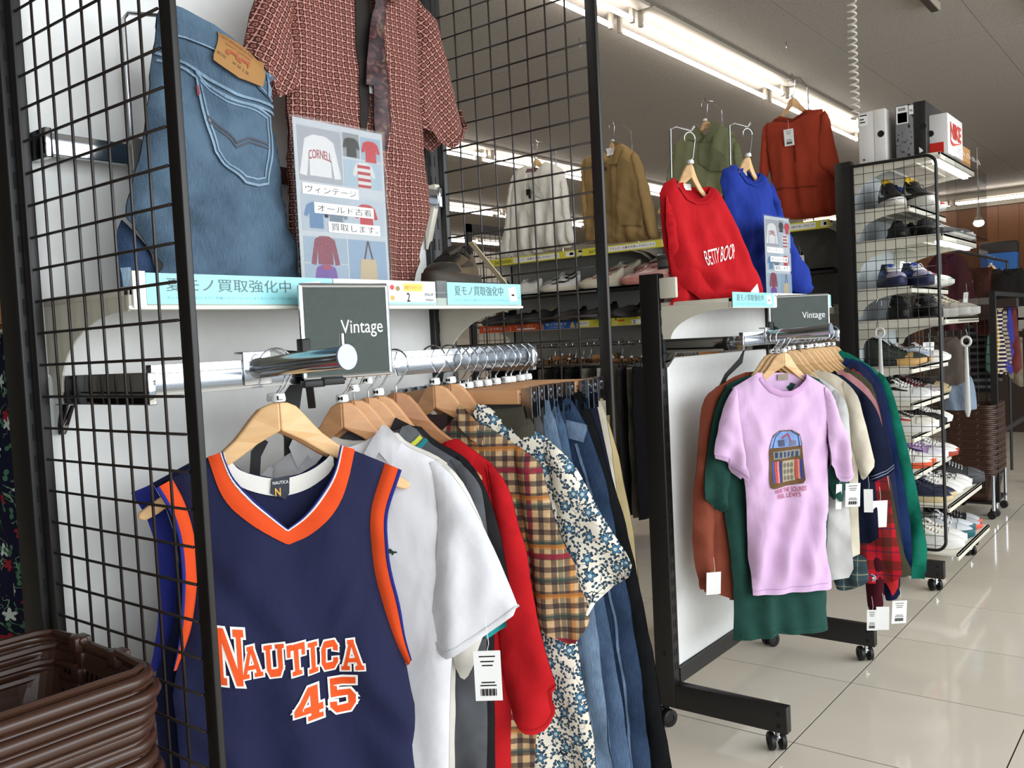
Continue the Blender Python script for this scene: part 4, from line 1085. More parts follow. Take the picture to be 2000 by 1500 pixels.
# ---------------------------------------------------------------- acrylic posters
def poster(name, label, loc, rz, w=.212, h=.30):
    r = thing(name, label, 'poster', loc, rz)
    P = lambda a, b, t: (a, t, b)
    def plain(c, *k, **kk): return globals()['plain']('#%02x%02x%02x' % tuple(int(int(c[i:i+2], 16) * .80) for i in (1, 3, 5)), .7, 0, .12)
    MB().box(-w / 2, w / 2, .0, .001, 0, h).build('sheet', plain('#c9d0d6', .4, 0, .5, 'poster_ground'), r)
    MB().box(-w / 2 - .004, w / 2 + .004, -.004, -.0025, 0, h + .004).box(-w / 2 - .004, w / 2 + .004, .002, .0035, 0, h + .004).box(-w / 2 - .004, w / 2 + .004, -.03, .03, -.002, 0).build('acrylic_stand', clear('#ffffff', .03, .93, 'poster_acrylic'), r)
    def pic(x0, z0, x1, z1, col):
        MB().box(x0 - w / 2, x1 - w / 2, -.0004, 0, z0, z1).build('picture', plain(col, .4), r)
    def shp(pl, col, t=-.0008):
        MB().prism([(a - w / 2, b) for a, b in pl], t, t + .0003, P).build('printed_shape', plain(col, .45) if isinstance(col, str) else col, r)
    def tee(cx, cz, s_, col, long=False):
        L = .95 if long else .45
        shp([(cx - .22 * s_, cz + .5 * s_), (cx + .22 * s_, cz + .5 * s_), (cx + .5 * s_, cz + .36 * s_), (cx + (.72 if long else .66) * s_, cz + (.36 - L) * s_), (cx + .48 * s_, cz + (.32 - L) * s_), (cx + .36 * s_, cz + .05 * s_), (cx + .38 * s_, cz - .6 * s_),
             (cx - .38 * s_, cz - .6 * s_), (cx - .36 * s_, cz + .05 * s_), (cx - .48 * s_, cz + (.32 - L) * s_), (cx - (.72 if long else .66) * s_, cz + (.36 - L) * s_), (cx - .5 * s_, cz + .36 * s_)], col)
    top = h
    pic(.008, top - .108, .108, top - .012, '#a9adb4'); tee(.056, top - .058, .066, '#e6e6e8', True)
    V, F = fit_text('CORNELL', .030 - w / 2, top - .066, .082 - w / 2, top - .050, .01)
    put('lettering', MB().add([(a, -.0012, b - 6 * (a + w / 2 - .056) ** 2) for a, b in V], F).mesh('lettering'), plain('#a8323a', .5), r)
    pic(.112, top - .054, .152, top - .010, '#8d9196'); tee(.132, top - .034, .032, '#25241f')
    pic(.156, top - .054, .206, top - .012, '#9db3c6'); tee(.180, top - .036, .036, '#c3242c')
    pic(.112, top - .108, .206, top - .058, '#aac0d0'); tee(.160, top - .082, .044, '#dcdcdc')
    for k in range(4): shp(rect(.144, top - .107 + .012 * k, .176, top - .1015 + .012 * k), '#b93038', -.0013)
    pic(.008, top - .195, .112, top - .128, '#b4c1cc'); tee(.040, top - .165, .042, '#5f86ad'); tee(.086, top - .165, .042, '#6c7f8e')
    pic(.116, top - .195, .206, top - .128, '#b9c6d2'); tee(.160, top - .160, .044, '#bf2c34')
    pic(.008, top - .250, .108, top - .205, '#9fb4c6'); tee(.056, top - .226, .046, '#8b3f52', True)
    pic(.008, top - .298, .108, top - .253, '#a6bacb'); tee(.056, top - .276, .044, '#7a4fa3', True)
    shp(rect(.048, top - .262, .066, top - .255), '#b53a4a', -.0013)
    pic(.112, top - .298, .206, top - .205, '#8fa9c4')
    shp([(.135, top - .285), (.182, top - .287), (.178, top - .240), (.140, top - .240)], '#c8b48f')
    shp([(.148, top - .240), (.152, top - .240), (.160, top - .212), (.168, top - .240), (.172, top - .240), (.162, top - .206), (.158, top - .206)], '#4a3a38')
    for (x0, z0, x1, z1, s_) in ((.012, top - .131, .142, top - .112, 'ヴィンテージ'), (.036, top - .163, .178, top - .144, 'オールド古着'), (.066, top - .195, .192, top - .176, '買取します。')):
        MB().box(x0 - w / 2, x1 - w / 2, -.0016, -.0013, z0, z1).build('caption_strip', PAPER, r)
        letters(r, 'lettering', s_, x0 + .006 - w / 2, z0 + .003, x1 - .005 - w / 2, z1 - .003, INKB, lambda a, b, t: (a, -.0018, b), .004)
    return r
poster('poster_stand', 'clear acrylic poster about buying vintage clothes, beside the jeans', (.462, -.213, 1.478), 0)
poster('poster_stand', 'clear acrylic poster about buying vintage clothes, before the blue sweatshirt', (2.545, -.21, 1.478), radians(-4), .2, .297)

# ---------------------------------------------------------------- green signs
def sign(label, loc, rz, w=.195, h=.152):
    r = thing('rail_sign', label, 'sign', loc, rz)
    MB().box(-w / 2, w / 2, -.001, .002, 0, h).build('card', plain('#16291f', .6, 0, .04, 'green_card'), r)
    f = MB()
    t = .0042
    P = [(-w / 2, 0), (w / 2, 0), (w / 2, h), (-w / 2, h)]
    for i in range(4):
        a, b = P[i], P[(i + 1) % 4]
        f.tube([(a[0], 0, a[1]), (b[0], 0, b[1])], t, 8)
    f.build('frame', CHROME, r, smooth=True)
    MB().box(-w / 2 + .003, w / 2 - .003, -.004, -.0032, .003, h - .003).build('cover', clear('#ffffff', .02, .92, 'sign_cover'), r)
    letters(r, 'lettering', 'Vintage', w / 2 - .094, .064, w / 2 - .012, .094, PAPER, lambda a, b, t: (a, -.0015, b), .0)
    for bb in ((-w / 2 - .006, -w / 2 + .01, -.008, .012, .02, .065), (-w / 2 + .03, -w / 2 + .07, -.008, .012, -.014, -.002), (-w / 2 - .004, -w / 2 + .034, -.006, .012, -.016, -.004)):
        MB().box(*bb).build('clip', BLACKP, r, bevel=.002)
    MB().bar((-w / 2 + .01, .006, -.01), (-w / 2 + .02, .02, -.05), .012, .008).build('stem', BLACKP, r)
    return r
sign('green Vintage sign in a chrome frame above the jersey arm', (.370, -.305, 1.327), radians(-12), .165)
sign('green Vintage sign in a chrome frame on the second bay, above the pink tee', (2.49, -.30, 1.33), radians(-50), .212)
# ---------------------------------------------------------------- hangers
def arc_pts(cx, cz, r, a0, a1, n):
    return [(cx + r * cos(radians(a0 + (a1 - a0) * i / n)), cz + r * sin(radians(a0 + (a1 - a0) * i / n))) for i in range(n + 1)]
def hook_path(hz, r=.027):
    """neck at origin, hook closing over a rail whose top is hz+r above"""
    return [(0, -.01), (0, .012), (.010, .022)] + arc_pts(0, hz, r, -28, 205, 14)
def hanger_mesh():
    top = [(0, 0), (.014, -.0015), (.028, -.008), (.042, -.023), (.055, -.039), (.069, -.055), (.094, -.076), (.130, -.100), (.170, -.124), (.200, -.142), (.216, -.153)]
    bot = [(.219, -.161), (.208, -.166), (.190, -.158), (.150, -.134), (.110, -.110), (.070, -.088), (.035, -.064), (0, -.045)]
    R = top + bot
    out = []
    for sgn in (1, -1):
        m = MB()
        m.prism([(sgn * a, b) for a, b in R], -.0065, .0065, lambda a, b, t: (a * .97, t * .75 + .012 + .05 * abs(a) - .012 * max(0, 1 - abs(a) / .045), b))
        out.append(m)
    return out
_h = hanger_mesh()
H_ME = [m.mesh('hanger_half') for m in _h]
CAPW = plain('#e4e4e2', .4, 0, .4, 'white_cap')
def hanger(key_or_loc, rz, z, label, hz=.052, size=None, m=None, group=None, cap=True, flip=1, tilt=0.0, r=.027, wide=.86):
    """z = height of the wooden apex; hz = height of the hook centre above it"""
    h = thing('clothes_hanger', label, 'hanger', (key_or_loc[0], key_or_loc[1], z), rz, group)
    m = m or OAK
    for me in H_ME:
        o = put('hanger_arm', me, m, h)
        repaint(o, m); o.scale.x = wide
        b = o.modifiers.new('edge', 'BEVEL'); b.width = .003; b.segments = 2; b.limit_method = 'ANGLE'; b.angle_limit = radians(40)
    MB().tube([(flip * a, .0, b) for a, b in hook_path(hz, r)], .0017, 8).build('hook', CHROME, h, smooth=True)
    if cap:
        o = MB().lathe([(.004, 0), (.0105, .0), (.0115, .004), (.0100, .0125), (.004, .0135)], 16, (0, 0, .001 + tilt)).build('size_cap', CAPW, h, smooth=True)
        if size:
            letters(o, 'size_mark', size, -.0045 * len(size) ** .6, .004 + tilt, .0045 * len(size) ** .6, .0105 + tilt, INKB, lambda a, b, t: (a, -.0118, b), .01)
    return h
def clip_hanger(x, y, rz, z, label, half=.14, hz=.052, m=None, group=None, clips=((.155),), size=None):
    h = thing('clip_hanger', label, 'hanger', (x, y, z), rz, group)
    MB().box(-half, half, -.006, .006, -.036, -.008).build('bar', m or BEECH, h, bevel=.002)
    MB().tube([(a, 0, b) for a, b in [(0, -.01)] + hook_path(hz)[1:]], .0017, 8).build('hook', CHROME, h, smooth=True)
    o = MB().lathe([(.004, 0), (.0105, .0), (.0115, .004), (.0100, .0125), (.004, .0135)], 14, (0, 0, -.006)).build('size_cap', CAPW, h, smooth=True)
    if size: letters(o, 'size_mark', size, -.005, -.003, .005, .0035, INKB, lambda a, b, t: (a, -.0118, b), .01)
    for s in (-1, 1):
        xx = s * (half + .022)
        MB().tube([(s * half, 0, -.016), (xx + s * .012, 0, -.016)], .0014, 6).tube([(s * half, 0, -.030), (xx + s * .012, 0, -.030)], .0014, 6).build('clip_rod', CHROME, h, smooth=True)
        for y_ in (-.011, .0095):
            MB().box(xx - .011, xx + .011, y_, y_ + .0015, -.062, -.004).build('clip_plate', CHROME, h)
        MB().tube([(xx, 0, -.014), (xx, -.010, -.022), (xx, 0, -.030), (xx, .010, -.022)], .0018, 6, True).build('spring', CHROME, h)
    return h
def frame_hanger(loc, rz, label, pl, hole):
    r = thing('frame_hanger', label, 'hanger', loc, rz)
    m = MB()
    m.prism(pl, -.004, .004, lambda a, b, t: (a, t, b))
    m.build('body', BLACKP, r)
    return r
# ---------------------------------------------------------------- slab letters for the jersey (strokes as convex pieces in a 0..1 box)
SL = {
 'N': [[(.08, 0), (.24, 0), (.24, 1), (.08, 1)], [(0, 0), (.34, 0), (.34, .13), (0, .13)], [(0, .87), (.30, .87), (.30, 1), (0, 1)], [(.10, 1), (.32, 1), (.90, 0), (.68, 0)], [(.74, .2), (.90, 0), (.90, 1), (.74, 1)], [(.64, .87), (1, .87), (1, 1), (.64, 1)]],
 'A': [[(.02, .0), (.20, .0), (.56, 1), (.40, 1)], [(.98, .0), (.78, .0), (.40, 1), (.58, 1)], [(.22, .26), (.78, .26), (.74, .40), (.26, .40)], [(-.02, 0), (.36, 0), (.36, .14), (-.02, .14)], [(.62, 0), (1.02, 0), (1.02, .14), (.62, .14)], [(.30, .86), (.62, .86), (.62, 1), (.30, 1)]],
 'U': [[(.10, .22), (.32, .22), (.32, 1), (.10, 1)], [(.68, .22), (.90, .22), (.90, 1), (.68, 1)], [(.10, .24), (.26, 0), (.74, 0), (.90, .24), (.68, .24), (.32, .24)], [(0, .86), (.42, .86), (.42, 1), (0, 1)], [(.58, .86), (1, .86), (1, 1), (.58, 1)]],
 'T': [[(.38, 0), (.62, 0), (.62, 1), (.38, 1)], [(.02, .80), (.98, .80), (.98, 1), (.02, 1)], [(.02, .60), (.20, .60), (.20, .82), (.02, .82)], [(.80, .60), (.98, .60), (.98, .82), (.80, .82)], [(.24, 0), (.76, 0), (.76, .14), (.24, .14)]],
 'I': [[(.30, 0), (.70, 0), (.70, 1), (.30, 1)], [(.05, 0), (.95, 0), (.95, .15), (.05, .15)], [(.05, .85), (.95, .85), (.95, 1), (.05, 1)]],
 'C': [[(.06, .22), (.30, .22), (.30, .78), (.06, .78)], [(.06, .24), (.24, 0), (.76, 0), (.94, .22), (.70, .24), (.30, .24)], [(.06, .76), (.30, .76), (.72, .76), (.94, .78), (.76, 1), (.24, 1)], [(.70, .20), (.94, .20), (.94, .38), (.70, .38)], [(.70, .64), (.94, .60), (.94, .80), (.70, .80)]],
 '4': [[(.56, .0), (.84, .0), (.84, 1), (.56, 1)], [(.0, .22), (1.0, .22), (1.0, .42), (.0, .42)], [(.0, .40), (.26, .40), (.74, 1), (.50, 1)], [(.44, 0), (.98, 0), (.98, .14), (.44, .14)]],
 '5': [[(.10, .80), (.94, .80), (.94, 1), (.10, 1)], [(.10, .46), (.34, .46), (.34, .84), (.10, .84)], [(.10, .46), (.34, .46), (.72, .46), (.95, .44), (.78, .64), (.20, .64)], [(.70, .20), (.95, .20), (.95, .46), (.70, .46)], [(.05, .20), (.26, .0), (.76, .0), (.95, .22), (.70, .22), (.30, .20)], [(.05, .18), (.30, .18), (.30, .32), (.05, .34)]],
}
def grow(poly, d):
    """offset a convex polygon outwards"""
    a = sum(poly[i][0] * poly[(i + 1) % len(poly)][1] - poly[(i + 1) % len(poly)][0] * poly[i][1] for i in range(len(poly)))
    if a < 0: poly = poly[::-1]
    n = len(poly); out = []
    for i in range(n):
        p, q, r = (np.array(poly[(i + k - 1) % n], float) for k in (0, 1, 2))
        e1 = q - p; e2 = r - q
        n1 = np.array((e1[1], -e1[0])) / (np.linalg.norm(e1) + 1e-9); n2 = np.array((e2[1], -e2[0])) / (np.linalg.norm(e2) + 1e-9)
        b = n1 + n2; k = b @ b
        out.append(tuple(q + b * min(2 * d / max(k, .5), 3 * d)))
    return out
def slab(C, ch, x0, z0, x1, z1, parent, fillm, edgem, edge=.0032, sl=0.0, name='letter'):
    P = [[(x0 + a * (x1 - x0), z0 + b * (z1 - z0) + sl * a) for a, b in s_] for s_ in SL[ch]]
    V = []; F = []
    W_ = []; G = []
    for i, p in enumerate(P):
        q = grow(p, edge)
        G.append(tuple(range(len(W_), len(W_) + len(q)))); W_ += q
        F.append(tuple(range(len(V), len(V) + len(p)))); V += p
    o = C.drape(name, V, F, fillm, parent, .0042)
    C.drape('letter_edge', W_, G, edgem, o, .0030)

# ---------------------------------------------------------------- the jersey and its twin
NAVY = cloth('#1d2140', .8, 1400, .10)
NAVYD = cloth('#12152e', .85, 1200, .10)
ORA = m_rib('#df4f24', 'orange_rib')
ROYAL = m_rib('#28307e', 'royal_rib')
WRIB = m_rib('#e6e2dc', 'white_rib')
ORF = cloth('#e2531f', .7, 900, .12)
WHF = cloth('#efece6', .8, 900, .05)
J = root('basketball_jersey', 'navy sleeveless jersey with orange trim and the number 45, hanging in front', 'jersey', 'jersey')
def cr(P, n=5):
    P = [np.array(p, float) for p in P]
    Q = [2 * P[0] - P[1]] + P + [2 * P[-1] - P[-2]]
    out = []
    for i in range(1, len(Q) - 2):
        for k in range(n):
            t = k / n
            out.append(tuple(.5 * (2 * Q[i] + (Q[i + 1] - Q[i - 1]) * t + (2 * Q[i - 1] - 5 * Q[i] + 4 * Q[i + 1] - Q[i + 2]) * t * t + (3 * Q[i] - Q[i - 1] - 3 * Q[i + 1] + Q[i + 2]) * t ** 3)))
    return out + [tuple(P[-1])]
Jr = pts('jersey', 'front')
vn = cr(pts('jersey', 'vneck')[:6]) + cr(pts('jersey', 'vneck')[5:])[1:]
aR, aL = cr(pts('jersey', 'armR')), cr(pts('jersey', 'armL'))
Jf = vn + aR + Jr[17:30] + aL[::-1] + Jr[38:]
Jb = Jf[len(vn):] + pts('jersey', 'backneck')
JC = Cloth(Jf, Jb, T=.016, r=.07, amp=.007, lam=.16, seed=3, res=.012, rnd=0, lean=.01,
           folds=[(-.02, 1.05, -.005, .60, .004, .02), (.12, 1.03, .07, .93, .005, .012), (.15, .95, .19, .60, .009, .03), (-.10, .75, -.12, .48, .010, .03), (.04, .70, .06, .48, .009, .025), (.10, .98, .02, .86, .004, .010), (-.06, .98, -.02, .90, .003, .01)],
           mouth=((0, 1.2, .13, .13),))
JC.build('body', NAVY, J)
vm = vn; vo = cr(pts('jersey', 'vout')[:6]) + cr(pts('jersey', 'vout')[5:])[1:]
def between(a, b, n=60):
    """points of two edge paths resampled to equal count"""
    def rs(p):
        p = np.array(p, float); d = np.r_[0, np.cumsum(np.linalg.norm(np.diff(p, axis=0), axis=1))]
        t = np.linspace(0, d[-1], n); return np.c_[np.interp(t, d, p[:, 0]), np.interp(t, d, p[:, 1])]
    return rs(a), rs(b)
def band(C, name, a, b, m, parent, off=.0025, f0=0.0, f1=1.0, puff=.0015, back=False, n=60, cols=5):
    A, B = between(a, b, n)
    V = []; F = []
    for j in range(cols):
        t = f0 + (f1 - f0) * j / (cols - 1)
        Q = A * (1 - t) + B * t
        y = (C.by(Q) + off) if back else (C.fy(Q) - off)
        y = y + (1 if back else -1) * puff * sin(pi * j / (cols - 1))
        V += [(q[0], yy, q[1]) for q, yy in zip(Q, y)]
    for j in range(cols - 1):
        for i in range(n - 1):
            F.append((j * n + i, j * n + i + 1, (j + 1) * n + i + 1, (j + 1) * n + i))
    return put(name, cloth_mesh(name, V, F), m, parent)
band(JC, 'neck_band', vm, vo, ORA, J, f0=.16)
band(JC, 'neck_stripe', vm, vo, WRIB, J, f0=.07, f1=.18, off=.003)
band(JC, 'neck_piping', vm, vo, ROYAL, J, f0=-.02, f1=.08, off=.003)
for s_ in ('R', 'L'):
    i_, o_ = cr(pts('jersey', 'arm' + s_)), cr(pts('jersey', 'arm' + s_ + 'o'))
    band(JC, 'armhole_band', i_, o_, ORA, J, f1=.80)
    band(JC, 'armhole_piping', i_, o_, ROYAL, J, f0=.78, f1=1.04, off=.002)
    band(JC, 'armhole_band_back', i_, o_, NAVYD, J, back=True, f1=1.0, off=.004)
bn = cr(pts('jersey', 'backneck'))
bl = [(a, b - .024 - .004 * math.cos(a * 14)) for a, b in bn]
V_ = []
A_, B_ = between(bn, bl, 40)
for j in range(4):
    t = j / 3
    Q = A_ * (1 - t) + B_ * t
    V_ += [(q[0], float(JC.by(q)[0]) - .003, q[1]) for q in Q]
put('neck_rib', cloth_mesh('neck_rib', V_, [(j * 40 + i, j * 40 + i + 1, (j + 1) * 40 + i + 1, (j + 1) * 40 + i) for j in range(3) for i in range(39)]), WRIB, J)
tg = pts('jersey', 'tag')
o = MB().prism(tg, 0, .0008, lambda a, b, t: (a, float(JC.by((a, b))[0]) - .006 + t, b)).build('neck_tag', plain('#10182c', .6), J)
cx_, cz_ = np.mean(tg, 0)
letters(o, 'lettering', 'N', cx_ - .010, cz_ - .012, cx_ - .001, cz_ + .001, plain('#d8a32c', .5), lambda a, b, t: (a, float(JC.by((a, b))[0]) - .0068, b), .02)
letters(o, 'lettering', 'NAUTICA', cx_ - .013, cz_ + .007, cx_ + .012, cz_ + .012, PAPER, lambda a, b, t: (a, float(JC.by((a, b))[0]) - .0068, b))
t4 = pts('jersey', 'nautN')
slab(JC, 'N', t4[0][0], t4[4][1] + .012, t4[1][0] + .002, t4[1][1], J, ORF, WHF, .0035, -.012)
q = pts('jersey', 'txt')     # bl, br, tr, tl
ws = [1.0, .95, .95, .55, .95, 1.0]
tot = sum(ws) + .12 * 5
x = 0
for ch, w_ in zip('AUTICA', ws):
    f0, f1 = x / tot, (x + w_) / tot
    x += w_ + .12
    xl = q[0][0] + (q[1][0] - q[0][0]) * f0; xr = q[0][0] + (q[1][0] - q[0][0]) * f1
    zb = q[0][1] + (q[1][1] - q[0][1]) * f0; zt = q[3][1] + (q[2][1] - q[3][1]) * f0
    slab(JC, ch, xl, zb, xr, zt, J, ORF, WHF, .0028)
q = pts('jersey', 'num')
xm = (q[0][0] + q[1][0]) / 2
slab(JC, '4', q[0][0], q[0][1], xm - .003, q[3][1], J, ORF, WHF, .0035, name='numeral')
slab(JC, '5', xm + .006, q[0][1] - .001, q[1][0], q[3][1] + .002, J, ORF, WHF, .0035, name='numeral')
JC.ribbon('hem', [(a / 1000, JC.zb + .02 + .0) for a in range(-150, 170, 20)], .012, NAVYD, J)
hanger((.225, -.3), radians(-27), 1.293, 'light wooden hanger inside the front navy jersey', .058, 'L', OAK, wide=1.02)
# twin behind
J2 = thing('basketball_jersey', 'second navy jersey with blue armhole bands, mostly hidden behind the number 45 jersey', 'jersey', (.244, -.262, -.012), radians(-29))
J2C = Cloth([(a * 1.08 - .012, b) for a, b in Jf], [(a * 1.08 - .012, b) for a, b in Jb], T=.010, r=.06, amp=.004, seed=8, res=.02, rnd=0, y0=.012, mouth=((0, 1.2, .13, .13),))
J2C.build('body', NAVY, J2)
for s_ in ('R', 'L'):
    i_, o_ = [(a * 1.08 - .012, b) for a, b in pts('jersey', 'arm' + s_)], [(a * 1.10 - .014, b) for a, b in pts('jersey', 'arm' + s_ + 'o')]
    band(J2C, 'armhole_band', i_, o_, ROYAL, J2)
hanger((.244, -.262), radians(-29), 1.288, 'wooden hanger just behind the front jersey hanger', .060, 'L', BEECH, tilt=.004, wide=1.0)

# ---------------------------------------------------------------- generic rail tops from a traced right half
def top(key, name, label, cat, m, seed, m2=None, T=.010, amp=.006, res=.016, group=None, collar=None, left=.85, sl_m=None, sl_off=-.010, neck=None, hem=True, lean=0.0, extra_T=0, sl_T=.013, yb=0.0, both=True):
    r = root(name, label, cat, key, group)
    R = pts(key, 'body')
    full = mirrored(R, left)
    z0 = R[0][1]
    C = Cloth(full, None, T=T, r=.05, amp=amp, lam=.12, seed=seed, res=res, y0=yb, mouth=((0, z0, abs(R[0][0]) + .012, .02),), lean=lean)
    C.build('body', m, r)
    r['_h'] = 0
    del r['_h']
    SCs = []
    if 'sleeve' in OUT[key]:
        S = pts(key, 'sleeve')
        for sg in ((1, -1) if both else (1,)):
            P = [(sg * a * (1 if sg > 0 else left), b) for a, b in S]
            if sg < 0: P = P[::-1]
            zs = [b for a, b in P]
            D = Cloth(P, None, T=sl_T, r=.035, amp=amp * .8, lam=.09, seed=seed + 40 + sg, res=res, y0=yb + sl_off, open_z=min(zs) + .10 * (max(zs) - min(zs)), lean=lean)
            D.build('sleeve', sl_m or m, r)
            SCs.append(D)
    return r, C, SCs
PW = cloth('#dcdce0', .9, 1300, .05)
def seam(C, name, path, m, parent, w=.003, off=.0012):
    return C.ribbon(name, path, w, m, parent, off)
# white polo
r, C, S = top('polo_white', 'polo_shirt', 'white polo shirt with a small dark badge, right behind the jersey', 'shirt', PW, 11, T=.014, res=.014)
C.patch('collar', pts('polo_white', 'collar'), PW, r, .012)
C.patch('collar', [(-a * .9, b) for a, b in pts('polo_white', 'collar')], PW, r, .010)
b0, b1 = pts('polo_white', 'badge')
bw = b1[0] - b0[0]
G_ = plain('#20331f', .8)
C.patch('badge', [(b0[0] + bw * a, b0[1] + bw * b) for a, b in ((-.1, 0), (.15, .12), (.3, .32), (.5, .35), (.72, .12), (1.0, .10), (1.05, -.02), (.75, -.06), (.7, -.2), (.58, -.18), (.55, -.04), (.35, -.05), (.3, -.18), (.2, -.16), (.15, -.05))], G_, r, .003, .003)
S[0].ribbon('sleeve_hem', [(a, b + .012) for a, b in pts('polo_white', 'sleeve')[7:12]], .004, cloth('#d4d4d8', .9), r)
C.ribbon('placket', [(0.0, 1.20), (-.004, 1.08)], .03, cloth('#dcdce0', .9), r, .003)
hanger((.388, -.263), radians(-58), 1.279, 'warm wooden hanger marked M inside the white polo', .060, 'M', BEECH)
r, C, S = top('polo_cream', 'polo_shirt', 'off-white polo shirt squeezed between the white polo and the grey polo', 'shirt', cloth('#d9d5cc', .9, 1200, .06), 12)
C.ribbon('placket', [(0.0, 1.19), (-.004, 1.06)], .03, cloth('#cfcabf', .9), r, .003)
hanger((.415, -.263), radians(-60), 1.281, 'wooden hanger marked S inside the off-white polo', .058, 'S', BEECH, tilt=.014)
GREY = cloth('#54565a', .92, 900, .2, 40)
r, C, S = top('polo_grey', 'polo_shirt', 'dark grey polo with yellow and teal collar stripes', 'shirt', GREY, 13)
cp_ = pts('polo_grey', 'collar')
C.patch('collar', cp_, m_rib('#6d7073', 'grey_rib'), r, .012)
a_, b_ = np.array(cp_[4]) , np.array(cp_[6])
for k, mm in ((.0, plain('#c9cf3f', .8)), (.011, plain('#13898c', .8))):
    p0 = np.array(cp_[3]) * .45 + np.array(cp_[4]) * .55; p1 = np.array(cp_[7]) * .75 + np.array(cp_[6]) * .25
    d_ = np.array((1, -.45)) * k
    C.ribbon('collar_stripe', [tuple(p0 + d_), tuple((p0 + p1) / 2 + d_ + (.002, 0)), tuple(p1 + d_)], .0075, mm, r, .0155)
S[0].ribbon('sleeve_stripe', [(a, b + .004) for a, b in pts('polo_grey', 'sleeve')[5:8]], .010, plain('#13898c', .8), r, .004)
hanger((.449, -.263), radians(-62), 1.283, 'wooden hanger with a tilted M cap inside the grey polo', .056, 'M', BEECH, tilt=.024)
r, C, S = top('shirt_black', 'shirt', 'black shirt squeezed between the grey polo and the red shirt', 'shirt', cloth('#1e1c1f', .9, 900, .12), 14)
C.ribbon('collar', [(.03, 1.232), (.06, 1.215), (.09, 1.20)], .03, cloth('#2c2a2a', .9), r, .010)
hanger((.474, -.263), radians(-64), 1.284, 'wooden hanger marked M inside the black shirt', .055, 'M', BEECH)
RED = cloth('#b4161d', .9, 1000, .10)
r, C, S = top('shirt_red', 'shirt', 'bright red shirt with rolled cuff and red collar on the front rail', 'shirt', RED, 15)
C.patch('collar', pts('shirt_red', 'collar'), RED, r, .012)
seam(S[0], 'cuff_seam', [(a, b + .010) for a, b in pts('shirt_red', 'sleeve')[8:14]], cloth('#a01016', .9), r)
seam(S[0], 'shoulder_seam', [pts('shirt_red', 'sleeve')[0], pts('shirt_red', 'sleeve')[-1]], cloth('#a01016', .9), r)
hanger((.519, -.263), radians(-66), 1.287, 'dark wooden hanger with a high L cap inside the red shirt', .053, 'L', wood('#9c6a48', '#b5835c', 1.0, '_hanger_dark'), tilt=.045)
CHK = m_check()
r, C, S = top('shirt_plaid', 'shirt', 'tan check flannel shirt with navy and rust lines on the front rail', 'shirt', CHK, 16, res=.013)
C.patch('collar', pts('shirt_plaid', 'collar'), CHK, r, .010)
C.patch('collar', [(-a * .9, b) for a, b in pts('shirt_plaid', 'collar')], CHK, r, .009)
C.ribbon('placket', [(.012, 1.19), (.016, 1.0), (.02, .7), (.02, .4)], .032, CHK, r, .003)
MB().box(-.02, .022, float(C.by((0, 1.215))[0]) - .008, float(C.by((0, 1.215))[0]) - .006, 1.205, 1.235).build('neck_label', plain('#2a1714', .7), r)
for k in range(5): C.patch('button', [(.016 + .005 * cos(a * .785), 1.13 - .14 * k + .005 * sin(a * .785)) for a in range(8)], plain('#cdb89a', .4), r, .0055, .004)
hanger((.625, -.263), radians(-70), 1.293, 'wooden hanger marked M inside the tan check shirt', .050, 'M', BEECH)
FLO = m_floral()
r, C, S = top('shirt_floral', 'blouse', 'white blouse printed all over with blue flowers', 'blouse', FLO, 17, res=.013, left=.75)
C.patch('collar', pts('shirt_floral', 'collar'), FLO, r, .010)
S[0].ribbon('sleeve_edge', pts('shirt_floral', 'sleeve')[5:11], .010, FLO, r, .004, puff=.003)
hanger((.672, -.263), radians(-74), 1.293, 'wooden hanger inside the blue flowered blouse', .050, 'M', BEECH)

# ---------------------------------------------------------------- trousers on the front rail
def pant(key, name, label, cat, m, seed, z, half=.14, size=None, wb=None, hl='', T=.010):
    P = pts(key, 'body')
    R = P[1:-2]
    zt = P[0][1]; zb = P[-2][1]
    poly = [(-.15, zt - .01)] + R + [(-.12, zb), (-.16, .5 * (zt + zb))]
    r = root(name, label, cat, key)
    C = Cloth(poly, None, T=T, r=.03, amp=.004, lam=.10, seed=seed, res=.018, rnd=0, mouth=((0, zt, .4, .03),))
    C.build('legs', m, r)
    ra = R[0]
    mx = [p for p in R if p[1] > ra[1] - .09]
    C.ribbon('waistband', [(-.15, zt - .03), (ra[0] * .5, ra[1] - .03), (mx[-1][0] - .012, mx[-1][1] + .02)], .036, wb or m, r, .0035)
    e = [(a - .035, b) for a, b in R if b < ra[1] - .08]
    if len(e) > 1: C.ribbon('side_seam', e, .006, wb or m, r, .0022)
    o = OUT[key]
    clip_hanger(o['c'][0], o['c'][1], radians(o['th']), z, 'clip hanger holding the ' + hl, half, 1.337 - z, BEECH, size=size)
    return r, C
SEAM = denim('#1a2a48', '#93acc9', .6, '_seam')
pant('pants_cord', 'trousers', 'olive grey corduroy trousers behind the flowered blouse', 'trousers', m_twill('#46443a', '#565347', 'olive_cord'), 21, 1.284, size='L', hl='olive grey corduroys')
pant('pants_grey', 'trousers', 'charcoal grey trousers beside the palest jeans', 'trousers', m_twill('#4a4a4b', '#5b5b5c', 'grey_twill'), 22, 1.286, size='M', hl='charcoal grey trousers')
pant('jeans_light', 'jeans', 'pale blue jeans nearest the flowered blouse', 'jeans', DEN1, 23, 1.287, size='LL', wb=SEAM, hl='pale blue jeans')
pant('jeans_mid', 'jeans', 'medium blue jeans between the pale and the dark pair', 'jeans', DEN2, 24, 1.287, size='LL', wb=SEAM, hl='medium blue jeans')
r, C = pant('jeans_dark', 'jeans', 'dark blue jeans with a copper button on the front rail', 'jeans', DEN3, 25, 1.288, .15, 'S', SEAM, 'dark blue jeans')
